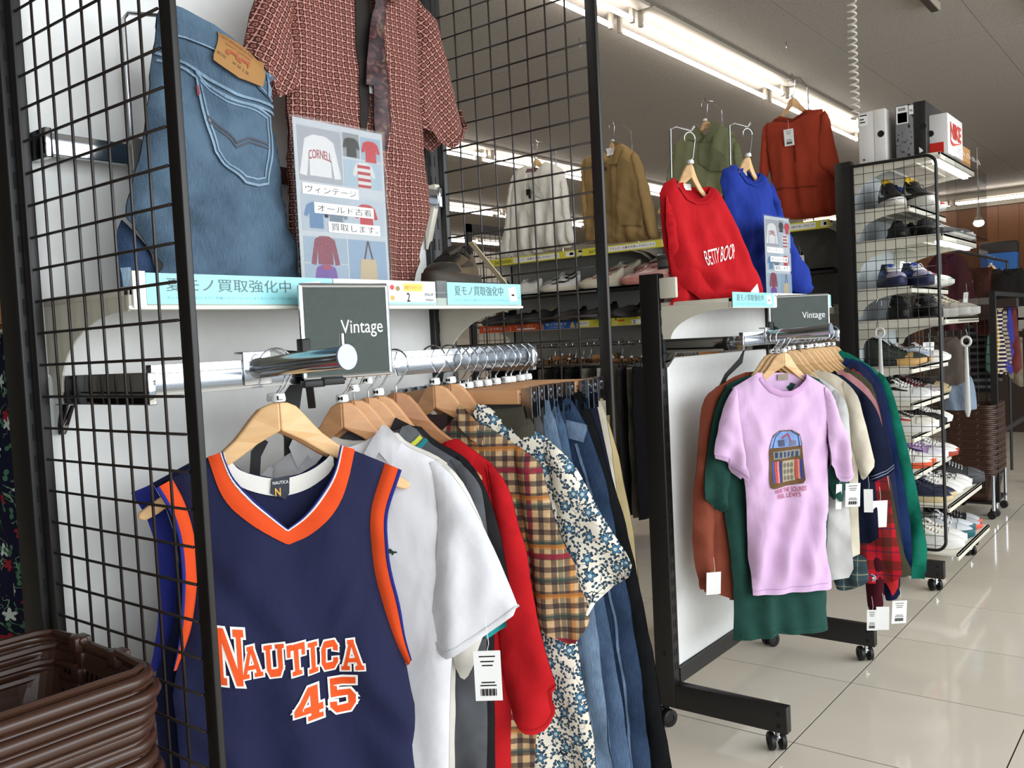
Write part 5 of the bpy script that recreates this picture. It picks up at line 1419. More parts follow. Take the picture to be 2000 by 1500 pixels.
x_, z_ = pts('jeans_dark', 'body')[9]
C.patch('button', [(x_ - .045 + .0075 * cos(a * .6), z_ + .005 + .0075 * sin(a * .6)) for a in range(11)], plain('#b5714e', .35, .8), r, .005, .004)
pant('trousers_black', 'trousers', 'wide black trousers, frontmost hem by the second bay upright', 'trousers', cloth('#0f1013', .9, 800, .1), 26, 1.289, .17, 'XS', hl='wide black trousers')
r, C = pant('trousers_navy', 'trousers', 'dark navy trousers with a square tab behind the black pair', 'trousers', cloth('#191a2e', .9, 800, .1), 27, 1.289, .17, hl='dark navy trousers')
pant('trousers_cream', 'trousers', 'cream trousers hanging near the end of the front rail', 'trousers', cloth('#cdc6b4', .9, 800, .06), 28, 1.290, .15, hl='cream trousers')
pant('trousers_beige', 'trousers', 'sandy beige trousers last on the front rail', 'trousers', cloth('#b8a67c', .9, 800, .08), 29, 1.291, .15, hl='sandy beige trousers')
# black frame hanger seen behind the jersey hanger
frame_hanger((.36, -.17, 0), radians(-30), 'black plastic frame hanger with a square opening behind the jersey hanger',
   [(-.012, 1.375), (.012, 1.372), (.014, 1.31), (.004, 1.26), (-.004, 1.13), (-.006, 1.10), (-.104, 1.10), (-.104, 1.128), (-.09, 1.135), (-.082, 1.20), (-.062, 1.222), (-.052, 1.215), (-.066, 1.19), (-.072, 1.138), (-.034, 1.134), (-.028, 1.14), (-.024, 1.22), (-.046, 1.27), (-.024, 1.292), (-.004, 1.318)], None)
# ---------------------------------------------------------------- top of the front bay: jeans, printed shirt, tie, boot
r = root('jeans', 'faded blue jeans with a leather waist patch, folded up on the front shelf', 'jeans', 'jeans_top')
B = pts('jeans_top', 'body')
C = Cloth(B, None, T=.030, r=.07, amp=.004, lam=.16, seed=31, res=.011, rnd=1, open_z=1.0, wr=1.6,
          folds=[(-.12, 1.63, .02, 1.58, .012, .02), (-.10, 1.60, .05, 1.54, -.008, .02), (-.05, 1.80, -.10, 1.66, .008, .03), (.10, 1.62, .16, 1.50, .010, .025), (.02, 1.56, .10, 1.49, .008, .02), (.145, 1.74, .165, 1.55, .008, .02)])
C.build('legs', DENT, r)
SE2 = denim('#2c4560', '#8fa6b8', .6, '_seam_pale')
C.ribbon('waistband', pts('jeans_top', 'waist'), .050, DENT, r, .004, puff=.002)
C.ribbon('waist_seam', [(a, b - .026) for a, b in pts('jeans_top', 'waist')], .003, SE2, r, .0055)
C.ribbon('yoke_seam', pts('jeans_top', 'waist2'), .005, SE2, r, .004)
C.ribbon('yoke_seam', [(a, b - .011) for a, b in pts('jeans_top', 'waist2')], .004, SE2, r, .004)
pk = pts('jeans_top', 'pocket')
C.patch('pocket', pk, DENT, r, .004)
C.ribbon('pocket_stitch', pk, .004, SE2, r, .0055, closed=True)
ctr = np.mean(pk, 0)
C.ribbon('pocket_stitch', [tuple(np.array(p) * .88 + ctr * .12) for p in pk], .0028, SE2, r, .0058, closed=True)
ST = plain('#4a4d57', .9)
C.ribbon('arc_stitch', pts('jeans_top', 'arc1'), .0035, ST, r, .006); C.ribbon('arc_stitch', pts('jeans_top', 'arc2'), .0035, ST, r, .006)
C.ribbon('arc_stitch', [(a, b - .007) for a, b in pts('jeans_top', 'arc1')], .0030, ST, r, .006); C.ribbon('arc_stitch', [(a, b - .007) for a, b in pts('jeans_top', 'arc2')], .0030, ST, r, .006)
C.patch('red_tab', pts('jeans_top', 'tab'), plain('#7c1d25', .7), r, .007, .004)
lp = pts('jeans_top', 'patch')
o = C.patch('waist_patch', lp, plain('#9c7446', .75, 0, .2, 'leather'), r, .010)
pc = np.mean(lp, 0)
du = np.array(lp[3]) - np.array(lp[1]); du /= np.linalg.norm(du); dv = np.array((-du[1], du[0]))
def on_patch(a, b): p = pc + du * a + dv * b; return (p[0], p[1])
PR = plain('#9a4f32', .8); PK = plain('#5a4630', .8)
for s_, x0, z0, x1, z1, mm in (("LEVI STRAUSS & CO.", -.036, .014, .028, .020, PR), ("QUALITY CLOTHING", -.028, .004, .022, .009, PR), ("501XX", -.040, -.022, -.022, -.017, PK), ("W 34  L 36", -.010, -.022, .024, -.017, PK)):
    V, F = fit_text(s_, x0, z0, x1, z1, .004)
    C.drape('lettering', [on_patch(a, b) for a, b in V], F, mm, o, .0112, sub=.05)
for k in range(2):
    C.patch('printed_horse', [on_patch(a + .024 * k, b) for a, b in ((-.026, -.012), (-.024, -.004), (-.018, -.001), (-.008, -.001), (-.004, .002), (-.002, -.003), (-.004, -.013), (-.007, -.006), (-.017, -.006), (-.019, -.013), (-.022, -.012))], PR, o, .0115, .004)
C.patch('belt_loop', pts('jeans_top', 'loop'), SE2, r, .008, .006)
lg = Cloth(pts('jeans_top', 'behind'), None, T=.014, r=.03, amp=.006, seed=33, res=.012, y0=.030)
lg.build('folded_leg', DEN3, r)
lg.ribbon('leg_seam', [(a + .008, b) for a, b in pts('jeans_top', 'behind')[5:]], .012, SE2, r, .003)
rod = MB()
for (x, zt, dx) in ((.168, 1.955, .06),):
    rod.tube([(x, -.02, 1.70), (x, -.02, zt - .008), (x + .004, -.03, zt), (x + .03, -.09, zt - .014), (x + .045, -.12, zt - .03)], .0035, 8)
tag(rod.build('display_hook', CHROME, smooth=True), 'tall bent chrome display rod behind the folded jeans', 'display hook')
tag(MB().box(.158, .178, -.036, -.012, 1.69, 1.745).box(.160, .176, -.030, -.024, 1.735, 1.75).build('rod_clamp', plain('#9a9690', .4, .6, .5, 'grey_clamp'), bevel=.002), 'grey clamp holding the display rod on the upper rail', 'clamp')

RP = m_redprint()
r = root('short_sleeve_shirt', 'maroon shirt with a pale grid print and short sleeves, hung over the front shelf', 'shirt', 'shirt_red_print')
B = pts('shirt_red_print', 'body')
C = Cloth(B, None, T=.030, r=.08, amp=.006, lam=.11, seed=35, res=.013, rnd=0, folds=[(.0, 2.0, -.02, 1.5, .006, .03), (.10, 2.0, .13, 1.55, .008, .03), (.16, 1.85, .17, 1.55, .008, .02)], mouth=((.02, 2.16, .10, .03),))
C.build('body', RP, r)
for k, s_ in (('sl', 1), ('sr', 2)):
    P = pts('shirt_red_print', k)
    zs = [b for a, b in P]
    D = Cloth(P, None, T=.026, r=.05, amp=.005, lam=.09, seed=35 + s_, res=.013, rnd=0, y0=-.012 if k == 'sl' else .006, open_z=min(zs) + .07)
    me = D.mesh('sleeve')
    uv = me.uv_layers['uv'].data
    A = np.empty(len(uv) * 2, np.float32); uv.foreach_get('uv', A); A = A.reshape(-1, 2)
    an = radians(42 if k == 'sr' else -28)
    uv.foreach_set('uv', (A @ np.array([[cos(an), -sin(an)], [sin(an), cos(an)]], np.float32)).ravel())
    put('sleeve', me, RP, r)
    D.ribbon('sleeve_hem', (P[7:11] if k == 'sr' else P[6:9]), .008, RP, r, .003)
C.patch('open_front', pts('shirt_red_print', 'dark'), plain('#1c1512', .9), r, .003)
C.ribbon('placket', [(.045, 2.15), (.052, 1.95), (.05, 1.75), (.055, 1.49)], .034, RP, r, .005)
C.patch('collar', pts('shirt_red_print', 'collar'), RP, r, .014)
for z in (1.92, 1.80, 1.68): C.patch('button', [(.045 + .005 * cos(a * .785), z + .005 * sin(a * .785)) for a in range(8)], plain('#8d6a5e', .4), r, .008, .004)
r2 = root('necktie', 'dark paisley necktie hanging loose down the maroon printed shirt', 'tie', 'shirt_red_print')
r2.location.y -= .052
TC = Cloth(pts('shirt_red_print', 'tie'), None, T=.006, r=.015, amp=.003, lam=.08, seed=38, res=.010, rnd=0)
TC.build('blade', m_paisley(), r2)
MB().prism(rect(.006, 1.872, .030, 1.892), -.001, .001, lambda a, b, t: (a, .012 + t, b)).build('tie_label', PAPER, r2)
# ---------------------------------------------------------------- shoes
def shoe_meshes(key, L=.275, hi=.085, toe=.045, sole=.026, hitop=0.0, cup=False):
    """low shoe along +x (toe), sole on z=0: upper, sole, tongue, laces, side stripe, collar lining"""
    N = 19
    xs = [L * i / (N - 1) for i in range(N)]
    def wid(t): return (.030 + .018 * sin(pi * min(1, t * 1.15)) ** .8 + .006 * math.exp(-((t - .72) / .2) ** 2)) * (1 - .94 * max(0, (t - .86) / .14) ** 2.2) * (1 - .75 * max(0, (.10 - t) / .10) ** 2)
    def hgt(t):
        if t < .08: return hi + hitop + .010 - .02 * (t / .08) * 0
        if t < .42: return hi + hitop * (1 - max(0, (t - .25) / .17)) - .014 * sin(pi * (t - .08) / .34)
        if t < .66: return hi - (hi - toe - .012) * ((t - .42) / .24) ** .9
        return (toe + .012) - .026 * ((t - .66) / .34) ** 2.2
    U = MB(); K = 13
    V = []; F = []
    for i, x in enumerate(xs):
        t = i / (N - 1)
        w, h = wid(t), hgt(t)
        for k in range(K):
            a = pi * k / (K - 1)
            c, s_ = cos(a), sin(a)
            px = (abs(c) ** .75) * (1 if c > 0 else -1)
            taper = 1 - .28 * (s_ ** 2) * (1 if t < .5 else .4)
            V.append((x + (.012 * (1 - s_) * 0), w * px * taper, sole * .6 + (h - sole * .6) * (s_ ** .62)))
    for i in range(N - 1):
        for k in range(K - 1):
            F.append((i * K + k, i * K + k + 1, (i + 1) * K + k + 1, (i + 1) * K + k))
    F.append(tuple(range(K))); F.append(tuple((N - 1) * K + k for k in range(K))[::-1])
    U.add(V, F)
    S = MB(); V = []; F = []
    M_ = 30
    ring = []
    for i in range(M_):
        a = 2 * pi * i / M_
        t = .5 - .5 * cos(a)
        ring.append((L * (t * 1.03 - .015), (wid(min(.97, max(.03, t))) + .004) * (1 if a < pi else -1) * (min(1, abs(sin(a)) * 2.2) ** .5)))
    for zz, g in ((0, .94), (.004, 1), (sole * .6, 1.02), (sole, .97)):
        for x, y in ring:
            tt = x / L
            V.append(((x - L / 2) * (1 if zz else .98) + L / 2, y * g, zz + (.010 * max(0, tt - .82) / .18 if zz < sole else .004 * max(0, tt - .8) / .2) + (.006 * max(0, .2 - tt) / .2 if zz >= sole * .6 else 0)))
    for j in range(3):
        for i in range(M_): F.append((j * M_ + i, j * M_ + (i + 1) % M_, (j + 1) * M_ + (i + 1) % M_, (j + 1) * M_ + i))
    F.append(tuple(range(M_))[::-1]); F.append(tuple(3 * M_ + i for i in range(M_)))
    S.add(V, F)
    def surf(t, a): # point on the upper a bit outside
        w, h = wid(t), hgt(t)
        c, s_ = cos(a), sin(a)
        px = (abs(c) ** .75) * (1 if c > 0 else -1)
        taper = 1 - .28 * (s_ ** 2) * (1 if t < .5 else .4)
        return Vector((L * t, w * px * taper * 1.04 + (.0012 if c > 0 else -.0012), sole * .6 + (h - sole * .6) * (s_ ** .62) * 1.012 + .0012))
    Lc = MB()
    for q in range(5):
        t = .44 + .05 * q
        Lc.tube([surf(t, a) + Vector((0, 0, .002)) for a in (1.05, 1.3, 1.57, 1.84, 2.09)], .0026, 5)
    Lc.tube([surf(.43, 1.3) + Vector((0, 0, .004)), surf(.40, 1.15) + Vector((0, .01, .012)), surf(.46, .95) + Vector((0, .006, .004))], .0022, 5)
    Tg = MB()
    P_ = []
    for t, lift in ((.36, .020), (.40, .016), (.46, .006), (.54, .003), (.66, .0015)):
        P_.append((L * t, hgt(t) + lift))
    V = []
    for (x, z) in P_:
        for y in (-.020, -.010, 0, .010, .020): V.append((x, y, z - abs(y) * .25))
    Tg.add(V, [(i * 5 + j, i * 5 + j + 1, (i + 1) * 5 + j + 1, (i + 1) * 5 + j) for i in range(4) for j in range(4)])
    St = MB()
    for sg in (0, 1):
        rows = []
        for t, a0, a1 in ((.22, .75, .95), (.32, .42, .66), (.44, .34, .58), (.56, .42, .62), (.66, .55, .70)):
            b0, b1 = (a0, a1) if sg == 0 else (pi - a0, pi - a1)
            rows.append((surf(t, b0), surf(t, (b0 + b1) / 2), surf(t, b1)))
        St.add([p for r_ in rows for p in r_], [(i * 3 + j, i * 3 + j + 1, (i + 1) * 3 + j + 1, (i + 1) * 3 + j) for i in range(4) for j in range(2)])
    Ci = MB()
    M2 = 20
    top = [(L * (.20 + .165 * cos(2 * pi * i / M2)), .026 * sin(2 * pi * i / M2)) for i in range(M2)]
    V = []
    for x, y in top: V.append((x, y, hgt(x / L) + .003))
    for x, y in top: V.append((L * .20 + (x - L * .2) * .82, y * .72, hgt(x / L) + .004))
    for x, y in top: V.append((L * .20 + (x - L * .2) * .7, y * .6, hgt(x / L) - .004))
    F = [(j * M2 + i, j * M2 + (i + 1) % M2, (j + 1) * M2 + (i + 1) % M2, (j + 1) * M2 + i) for j in range(2) for i in range(M2)]
    F.append(tuple(2 * M2 + i for i in range(M2)))
    Ci.add(V, F)
    Tc = MB()
    V = []; ts = (.74, .80, .86, .92, .97); aa = [.25 + (pi - .5) * k / 8 for k in range(9)]
    for t in ts:
        for a in aa: V.append(surf(t, a))
    Tc.add(V, [(i * 9 + j, i * 9 + j + 1, (i + 1) * 9 + j + 1, (i + 1) * 9 + j) for i in range(4) for j in range(8)])
    return {'upper': U.mesh('upper', True), 'sole': S.mesh('sole', True), 'laces': Lc.mesh('laces', True), 'tongue': Tg.mesh('tongue', True), 'side_stripe': St.mesh('side_stripe', True), 'lining': Ci.mesh('lining', True), 'toe_cap': Tc.mesh('toe_cap', True)}
SHAPES = {'low': shoe_meshes('low'), 'high': shoe_meshes('high', .285, .092, .050, .030, .045), 'chunky': shoe_meshes('chunky', .29, .096, .055, .040, .004), 'slip': shoe_meshes('slip', .27, .072, .042, .026)}
for d_ in SHAPES.values():
    for k, me in d_.items():
        me.materials.append(None) if False else me.materials.append(BLACKP)
SM = lambda h_: plain(h_, .55, 0, .35, 'shoe')
def shoe(label, loc, rz, shape, cols, pitch=0.0, name='sneaker', group=None, skip=()):
    """cols: upper, sole, laces, stripe, lining, toe_cap, tongue"""
    r = thing(name, label, 'shoe', loc, rz, group)
    r.scale = (1.08, 1.10, 1.15)
    r.rotation_euler = (0, pitch, rz)
    for k, c in zip(('upper', 'sole', 'laces', 'side_stripe', 'lining', 'toe_cap', 'tongue'), cols):
        if c is None or k in skip: continue
        o = put(k, SHAPES[shape][k], BLACKP, r)
        repaint(o, c if not isinstance(c, str) else SM(c))
    return r
def pair(desc, x, y, z, rz, shape, cols, where, gap=.10, name='sneaker', stack=False, far=('nearer one', 'farther one')):
    """two shoes side by side; gap runs along the shelf"""
    a = radians(rz)
    px, py = -sin(a), cos(a)
    if px < 0: px, py = -px, -py
    for i in (0, 1):
        if stack:
            shoe(f'{desc} {where}, {"lower" if i == 0 else "upper"} one', (x, y, z + i * .062), a, shape, cols, .0 if i == 0 else -.12, name)
        else:
            shoe(f'{desc} {where}, {far[i]}', (x + px * gap * i, y + py * gap * i, z), a + (.05 if i else -.04), shape, cols, 0, name)
def ptag(x, y, z, rz, label, w=.035, h=.075, lines=True, tilt=.15):
    r = thing('price_tag', label, 'tag', (x, y, z), radians(rz))
    r.rotation_euler = (tilt, 0, radians(rz))
    MB().box(-w / 2, w / 2, 0, .0006, -h, 0).build('card', PAPER, r)
    if lines:
        L_ = MB()
        for k, (zz, ww) in enumerate(((.10, .6), (.20, .5), (.28, .4), (.62, .5), (.68, .6))):
            L_.box(-w * ww / 2, w * ww / 2, -.0004, 0, -h * zz - .002, -h * zz)
        for k in range(14):
            x0 = -w * .3 + w * .6 * k / 14
            L_.box(x0, x0 + w * (.018 + .016 * (k * 7 % 3)), -.0004, 0, -h * .9, -h * .76)
        L_.build('print', INKB, r)['kind'] = 'stuff'
    MB().tube([(0, 0, -.004), (.004, 0, .012), (.0, .006, .05)], .0006, 4).build('thread', PAPER, r)
    return r
# boot on the front shelf
LE = plain('#332b22', .6, 0, .35, 'dark_leather'); LE2 = plain('#5a4c3a', .65, 0, .3, 'brown_leather')
b_ = shoe('worn brown and black leather shoe with a tan strap on the front shelf', (.915, -.115, 1.478), radians(203), 'chunky', (LE2, plain('#3a332a', .7), plain('#1c1814', .7), LE, plain('#120f0d', .8), plain('#2a2620', .6), LE), 0, 'leather_shoe')
b_.scale = (.84, .92, 1.0)
MB().tube([(.05, .018, .085), (.12, .020, .10), (.16, .0, .085)], .006, 6).build('pull_loop', LE, b_, smooth=True)
tag(MB().bar((.80, -.225, 1.585), (.915, -.232, 1.487), .002, .014, (0, 1, 0)).build('paper_strap', plain('#b6a98e', .7)), 'long tan paper strap leaning from the leather shoe to the shelf edge', 'tag')
# ---------------------------------------------------------------- far left: the other face of the front bay
r = root('floral_dress', 'dark navy dress with small white and red flowers, at the far left edge', 'dress', 'dress_floral')
C = Cloth(pts('dress_floral', 'body'), None, T=.02, r=.06, amp=.012, lam=.10, seed=51, res=.02)
C.build('body', m_dressfloral(), r)
C.ribbon('neck_edge', [(-.24, 1.42), (-.10, 1.43), (.0, 1.425)], .02, cloth('#b9975e', .8), r, .006)
r = root('caramel_shirt', 'caramel brown shirt shoulder showing at the far left edge', 'shirt', 'shirt_caramel')
P = [(-.22, 1.42), (-.2, 1.50), (-.02, 1.535)] + [(a, b) for a, b in pts('shirt_caramel', 'body')[1:]]
C = Cloth([(-.24, 1.44), (-.22, 1.50), (-.03, 1.56), (.02, 1.56), (.20, 1.51), (.24, 1.44)], None, T=.03, r=.06, amp=.008, lam=.08, seed=52, res=.02)
C.build('body', cloth('#a8733c', .8), r)
C.ribbon('collar', [(-.05, 1.545), (0, 1.53), (.05, 1.545)], .03, cloth('#9a6733', .8), r, .006)
tag(MB().tube([(.10, .12, 1.585), (.10, .55, 1.585)], .013, 12).build('hang_rail', CHROME, smooth=True), 'round chrome rail end at the far left edge', 'rail')
hanger((.11, .42), radians(-90), 1.535, 'hanger with a white size cap at the far left edge', .035, 'M', OAK)
# ---------------------------------------------------------------- shopping baskets
BRN = plain('#3b2419', .36, 0, .5, 'brown_plastic')
def basket_parts():
    """one tapering basket, origin at the rim corner (+x,-y corner at 0,0), rim at z=0"""
    Lx, Ly, H = .44, .315, .20
    n = 8
    def ring(inset, z, rad=.05):
        pts_ = []
        for cx, cy, a0 in ((-rad, -Ly + rad, -90), (-rad, -rad, 0), (-Lx + rad, -rad, 90), (-Lx + rad, -Ly + rad, 180)):
            for i in range(n):
                a = radians(a0 + 90 * i / (n - 1))
                x, y = cx + rad * cos(a), cy + rad * sin(a)
                mx, my = -Lx / 2, -Ly / 2
                k = 1 - inset / (Ly / 2)
                pts_.append((mx + (x - mx) * k, my + (y - my) * k, z))
        return pts_
    rimm = MB().tube(ring(0, 0), .0085, 8, True).tube(ring(.002, -.014), .005, 6, True)
    wall = MB()
    # walls with slots: vertical bars between two solid bands
    a, b, c, d = ring(.004, 0), ring(.010, -.045), ring(.030, -.150), ring(.036, -.20)
    N = len(a)
    for A, Bq in ((a, b), (c, d)):
        V = A + Bq
        wall.add(V, [(i, (i + 1) % N, N + (i + 1) % N, N + i) for i in range(N)])
    wall.add(d, [tuple(range(N))])
    V = b + c
    wall.add(V, [(i, (i + 1) % N, N + (i + 1) % N, N + i) for i in range(N)])
    lat = MB()
    def lerp(p, q, t): return tuple(p[k] + (q[k] - p[k]) * t for k in range(3))
    ctr_ = Vector((-Lx / 2, -Ly / 2, 0))
    for i in range(N):
        j = (i + 1) % N
        dist = math.dist(b[i], b[j])
        m = max(1, int(dist / .013))
        if dist < .03: continue
        for q in range(m):
            for (t0, t1, wd) in ((-.28, -.02, .007), (.18, .52, .005), (.60, .95, .005)):
                p0 = Vector(lerp(b[i], b[j], (q + .5) / m)); p1 = Vector(lerp(c[i], c[j], (q + .5) / m))
                A_, B_ = p0 + (p1 - p0) * t0, p0 + (p1 - p0) * t1
                inn = (ctr_ - Vector((A_.x, A_.y, 0))).normalized() * .0012
                tx = (Vector(b[j]) - Vector(b[i])).normalized()
                lat.add([A_ + inn - tx * wd / 2, A_ + inn + tx * wd / 2, B_ + inn + tx * wd / 2, B_ + inn - tx * wd / 2], [(0, 1, 2, 3)])
                lat.add([A_ - inn - tx * wd / 2, A_ - inn + tx * wd / 2, B_ - inn + tx * wd / 2, B_ - inn - tx * wd / 2], [(3, 2, 1, 0)])
    han = MB()
    for y in (-.07, -Ly + .07):
        pass
    hx = -.012
    han.tube([(-.03, -.10, .012), (-.016, -.105, .014), (-.014, -.16, .016), (-.014, -.20, .014), (-.03, -.21, .012)], .0055, 6)
    return rimm, wall, lat
_b = basket_parts()
BM = {'rim': _b[0].mesh('rim', True), 'wall': _b[1].mesh('wall'), 'slot': _b[2].mesh('slot')}
SLOTM = plain('#140c08', .8, 0, .1, 'slot_dark')
for k, me in BM.items(): me.materials.append(SLOTM if k == 'slot' else BRN)
def basket(loc, rz, label, group, full=True):
    r = thing('shopping_basket', label, 'basket', loc, rz, group)
    put('rim', BM['rim'], BRN, r)
    put('wall', BM['wall'], BRN, r)
    if full: put('slot', BM['slot'], SLOTM, r)['kind'] = 'stuff'
    for (cx, cy, dx) in ((-.006, -.10, 1), (-.006, -.215, 1), (-.434, -.10, -1), (-.434, -.215, -1)):
        MB().box(cx - .012, cx + .012, cy - .012, cy + .012, -.006, .016).tube([(cx, cy - .016, .010), (cx, cy + .016, .010)], .007, 8).build('hinge', BRN, r, bevel=.003)
    for dx, x in ((1, -.012), (-1, -.428)):
        MB().tube([(x, -.095, .014), (x, -.03, .010), (x - dx * .02, -.012, .010), (x - dx * .19, -.012, .010)], .0055, 6).build('handle', BRN, r, smooth=True)
        break
    MB().tube([(-.012, -.22, .014), (-.014, -.29, .010), (-.03, -.303, .010), (-.20, -.303, .010)], .0055, 6).build('handle', BRN, r, smooth=True)
    return r
NB = 12
for i in range(NB):
    z = .962 - .021 * i
    dx, dy = .004 * sin(i * 2.1), .004 * cos(i * 1.7)
    basket((-.043 + dx, -.075 + dy, z), radians(-1.5 + .8 * sin(i * 1.3)), ('top brown shopping basket of the stack beside the front mesh panel' if i == 0 else 'brown shopping basket, %s from the top of the stack beside the front mesh panel' % (['second', 'third', 'fourth', 'fifth', 'sixth', 'seventh', 'eighth', 'ninth', 'tenth', 'eleventh', 'twelfth'][i - 1])), 'baskets in the front stack', i == 0 or i == NB - 1)
bs = thing('basket_stand', 'low stand under the front stack of brown baskets', 'stand', (-.263, -.233, 0))
MB().box(-.16, .16, -.11, .11, .50, .52).build('top', BLACK, bs, bevel=.003)
for sx in (-1, 1):
    for sy in (-1, 1): MB().box(sx * .145 - .01, sx * .145 + .01, sy * .095 - .01, sy * .095 + .01, 0, .50).build('leg', BLACK, bs)
# ---------------------------------------------------------------- second bay: sweatshirts on the shelf
def sweat(key, hexc, name, label, seed, folds, text=None):
    m = cloth(hexc, .95, 700, .07)
    r = root(name, label, 'sweatshirt', key)
    C = Cloth(pts(key, 'front'), pts(key, 'back'), T=.036, r=.10, amp=.008, lam=.17, seed=seed, res=.016, rnd=0, folds=folds, open_z=1.0, lean=.03)
    r.location.y += .03; r.location.x += .048
    C.build('body', m, r)
    z1 = C.zt
    D = Cloth(pts(key, 'sleeve'), None, T=.028, r=.06, amp=.006, lam=.14, seed=seed + 5, res=.016, rnd=1, y0=-.022, open_z=1.0, lean=.03)
    D.zt = z1
    D.build('sleeve', m, r)
    rib = m_rib(hexc, name + '_rib')
    nk = pts(key, 'neck')
    nk2 = [(nk[0][0] * .94 + nk[-1][0] * .06, nk[0][1] - .02)] + [(a, b - .008) for a, b in nk[1:-1]] + [(nk[-1][0] * .94 + nk[0][0] * .06, nk[-1][1] - .02)]
    C.ribbon('collar', nk2, .022, rib, r, .004, puff=.004)
    C.ribbon('back_collar', [(nk[0][0] * .9 + nk[-1][0] * .1, nk[0][1] - .012), (nk[0][0] * .5 + nk[-1][0] * .5, nk[0][1] * .5 + nk[-1][1] * .5 - .016), (nk[-1][0] * .9 + nk[0][0] * .1, nk[-1][1] - .012)], .018, rib, r, .001, back=True)
    c_ = ((nk[0][0] + nk[-1][0]) / 2, nk[0][1] - .022)
    C.drape('neck_label', rect(c_[0] - .02, c_[1] - .014, c_[0] + .012, c_[1] + .008), [(0, 1, 2, 3)], PAPER, r, -.006, True)
    return r, C, D
r, C, D = sweat('sweat_red', '#b2171f', 'sweatshirt', 'bright red sweatshirt with white lettering slumped on the second bay shelf', 61,
      [(-.11, 1.80, -.02, 1.55, .026, .028), (-.08, 1.62, .20, 1.50, .030, .03), (.05, 1.80, .14, 1.58, .020, .03), (.0, 1.80, .03, 1.62, .010, .02), (.16, 1.70, .24, 1.52, .024, .03), (.08, 1.78, .20, 1.56, -.012, .02)])
tx = pts('sweat_red', 'txt')
V, F = fit_text('BETTY BOOP', tx[0][0], tx[0][1], tx[1][0] + .01, tx[2][1] - .012, .003, .026)
C.drape('lettering', V, F, plain('#f2dede', .8), r, .004)
r, C, D = sweat('sweat_blue', '#23388f', 'sweatshirt', 'royal blue sweatshirt slumped on the second bay shelf beside the red one', 63,
      [(.0, 1.88, -.05, 1.60, .016, .03), (.08, 1.86, .10, 1.60, -.012, .02), (.15, 1.80, .24, 1.55, .026, .03), (.08, 1.60, .18, 1.52, .024, .025), (.02, 1.86, .03, 1.6, .012, .02)])
for q, (px, py, zz, key) in enumerate(((2.085, -.135, 1.915, 'sweat_red'), (2.60, -.125, 2.005, 'sweat_blue'))):
    o = OUT[key]
    hanger((o['c'][0] + (.038 if q == 0 else .048), o['c'][1] + .024), radians(o['th']), (1.938, 2.025)[q], ('pale wooden hanger inside the red sweatshirt', 'pale wooden hanger inside the blue sweatshirt')[q], .085, None, OAK, r=.022, wide=.58)
    x = o['c'][0] + .046
    tag(MB().tube([(x - .055, -.02, 1.60), (x - .055, -.03, (2.055, 2.142)[q]), (x - .045, -.045, (2.063, 2.150)[q]), (x, -.080, (2.050, 2.137)[q]), (x + .006, -.090, (2.064, 2.151)[q])], .0035, 8).build('display_hook', CHROME, smooth=True),
        ('thin display rod holding the red sweatshirt hanger', 'thin display rod holding the blue sweatshirt hanger')[q], 'display hook')

# ---------------------------------------------------------------- second bay: arm garments
def arm_top(key, name, label, m, seed, z, hl, y0=0, cap=None, rs=.92):
    r = root(name, label, 'shirt', key)
    L_ = pts(key, 'body')
    R = [(-a * rs, b) for a, b in L_]
    full = L_[1:] + R[1:][::-1]
    C = Cloth(full, None, T=.016, r=.06, amp=.008, lam=.12, seed=seed, res=.018, rnd=0, y0=y0, mouth=((0, L_[1][1], abs(L_[1][0]) + .01, .03),))
    C.build('body', m, r)
    S = pts(key, 'sleeve')
    for sg in (1, -1):
        P = [(sg * a * (1 if sg > 0 else rs), b) for a, b in S]
        zs = [b for a, b in P]
        Dd = Cloth(P if sg > 0 else P[::-1], None, T=.020, r=.04, amp=.007, lam=.09, seed=seed + sg, res=.016, rnd=1, y0=y0 - .012, open_z=min(zs) + .04)
        Dd.build('sleeve', m, r)
    C.ribbon('collar', [(L_[1][0] + .002, L_[1][1] - .004), (L_[1][0] * .6, L_[1][1] - .05), (0, L_[1][1] - .07), (-L_[1][0] * .6, L_[1][1] - .05), (-L_[1][0], L_[1][1] - .004)], .02, m, r, .004)
    C.ribbon('hem', [(a, C.zb + .018 + .0 * a) for a in np.linspace(C.u0 + .05, C.u1 - .05, 12)], .014, m, r, .002)
    o = OUT[key]
    hanger(o['c'], radians(o['th']), z, hl, .052, cap, OAK)
    return r, C
RUSTM = cloth('#8e4a38', .95, 700, .18, 30)
r, C = arm_top('sweater_rust', 'sweater', 'faded rust long sleeved sweater, leftmost on the second bay', RUSTM, 71, 1.286, 'hanger marked M inside the rust sweater', cap='M', rs=.55, y0=.055)
r, C = arm_top('tee_green', 't_shirt', 'long dark green t-shirt hanging below the pink tee', cloth('#22473f', .95, 700, .16, 20), 73, 1.286, 'hanger inside the dark green t-shirt', cap='L', y0=.028)
PINK = cloth('#d2b0d3', .92, 1000, .05)
r = root('t_shirt', 'lilac pink t-shirt with a jukebox print, hanging in front on the second bay', 'shirt', 'tee_pink')
C = Cloth(pts('tee_pink', 'front'), pts('tee_pink', 'back'), T=.020, r=.07, amp=.009, lam=.13, seed=75, res=.012, rnd=0, lean=.01, wr=1.5, mouth=((0, 1.2, .085, .1),),
          folds=[(-.10, 1.05, -.13, .55, .010, .022), (.08, 1.05, .10, .60, .010, .025), (-.02, .70, -.03, .48, .012, .02), (.05, .72, .07, .48, .010, .02), (-.13, 1.10, -.09, .98, .007, .014), (.13, 1.08, .09, .95, .007, .014)])
C.build('body', PINK, r)
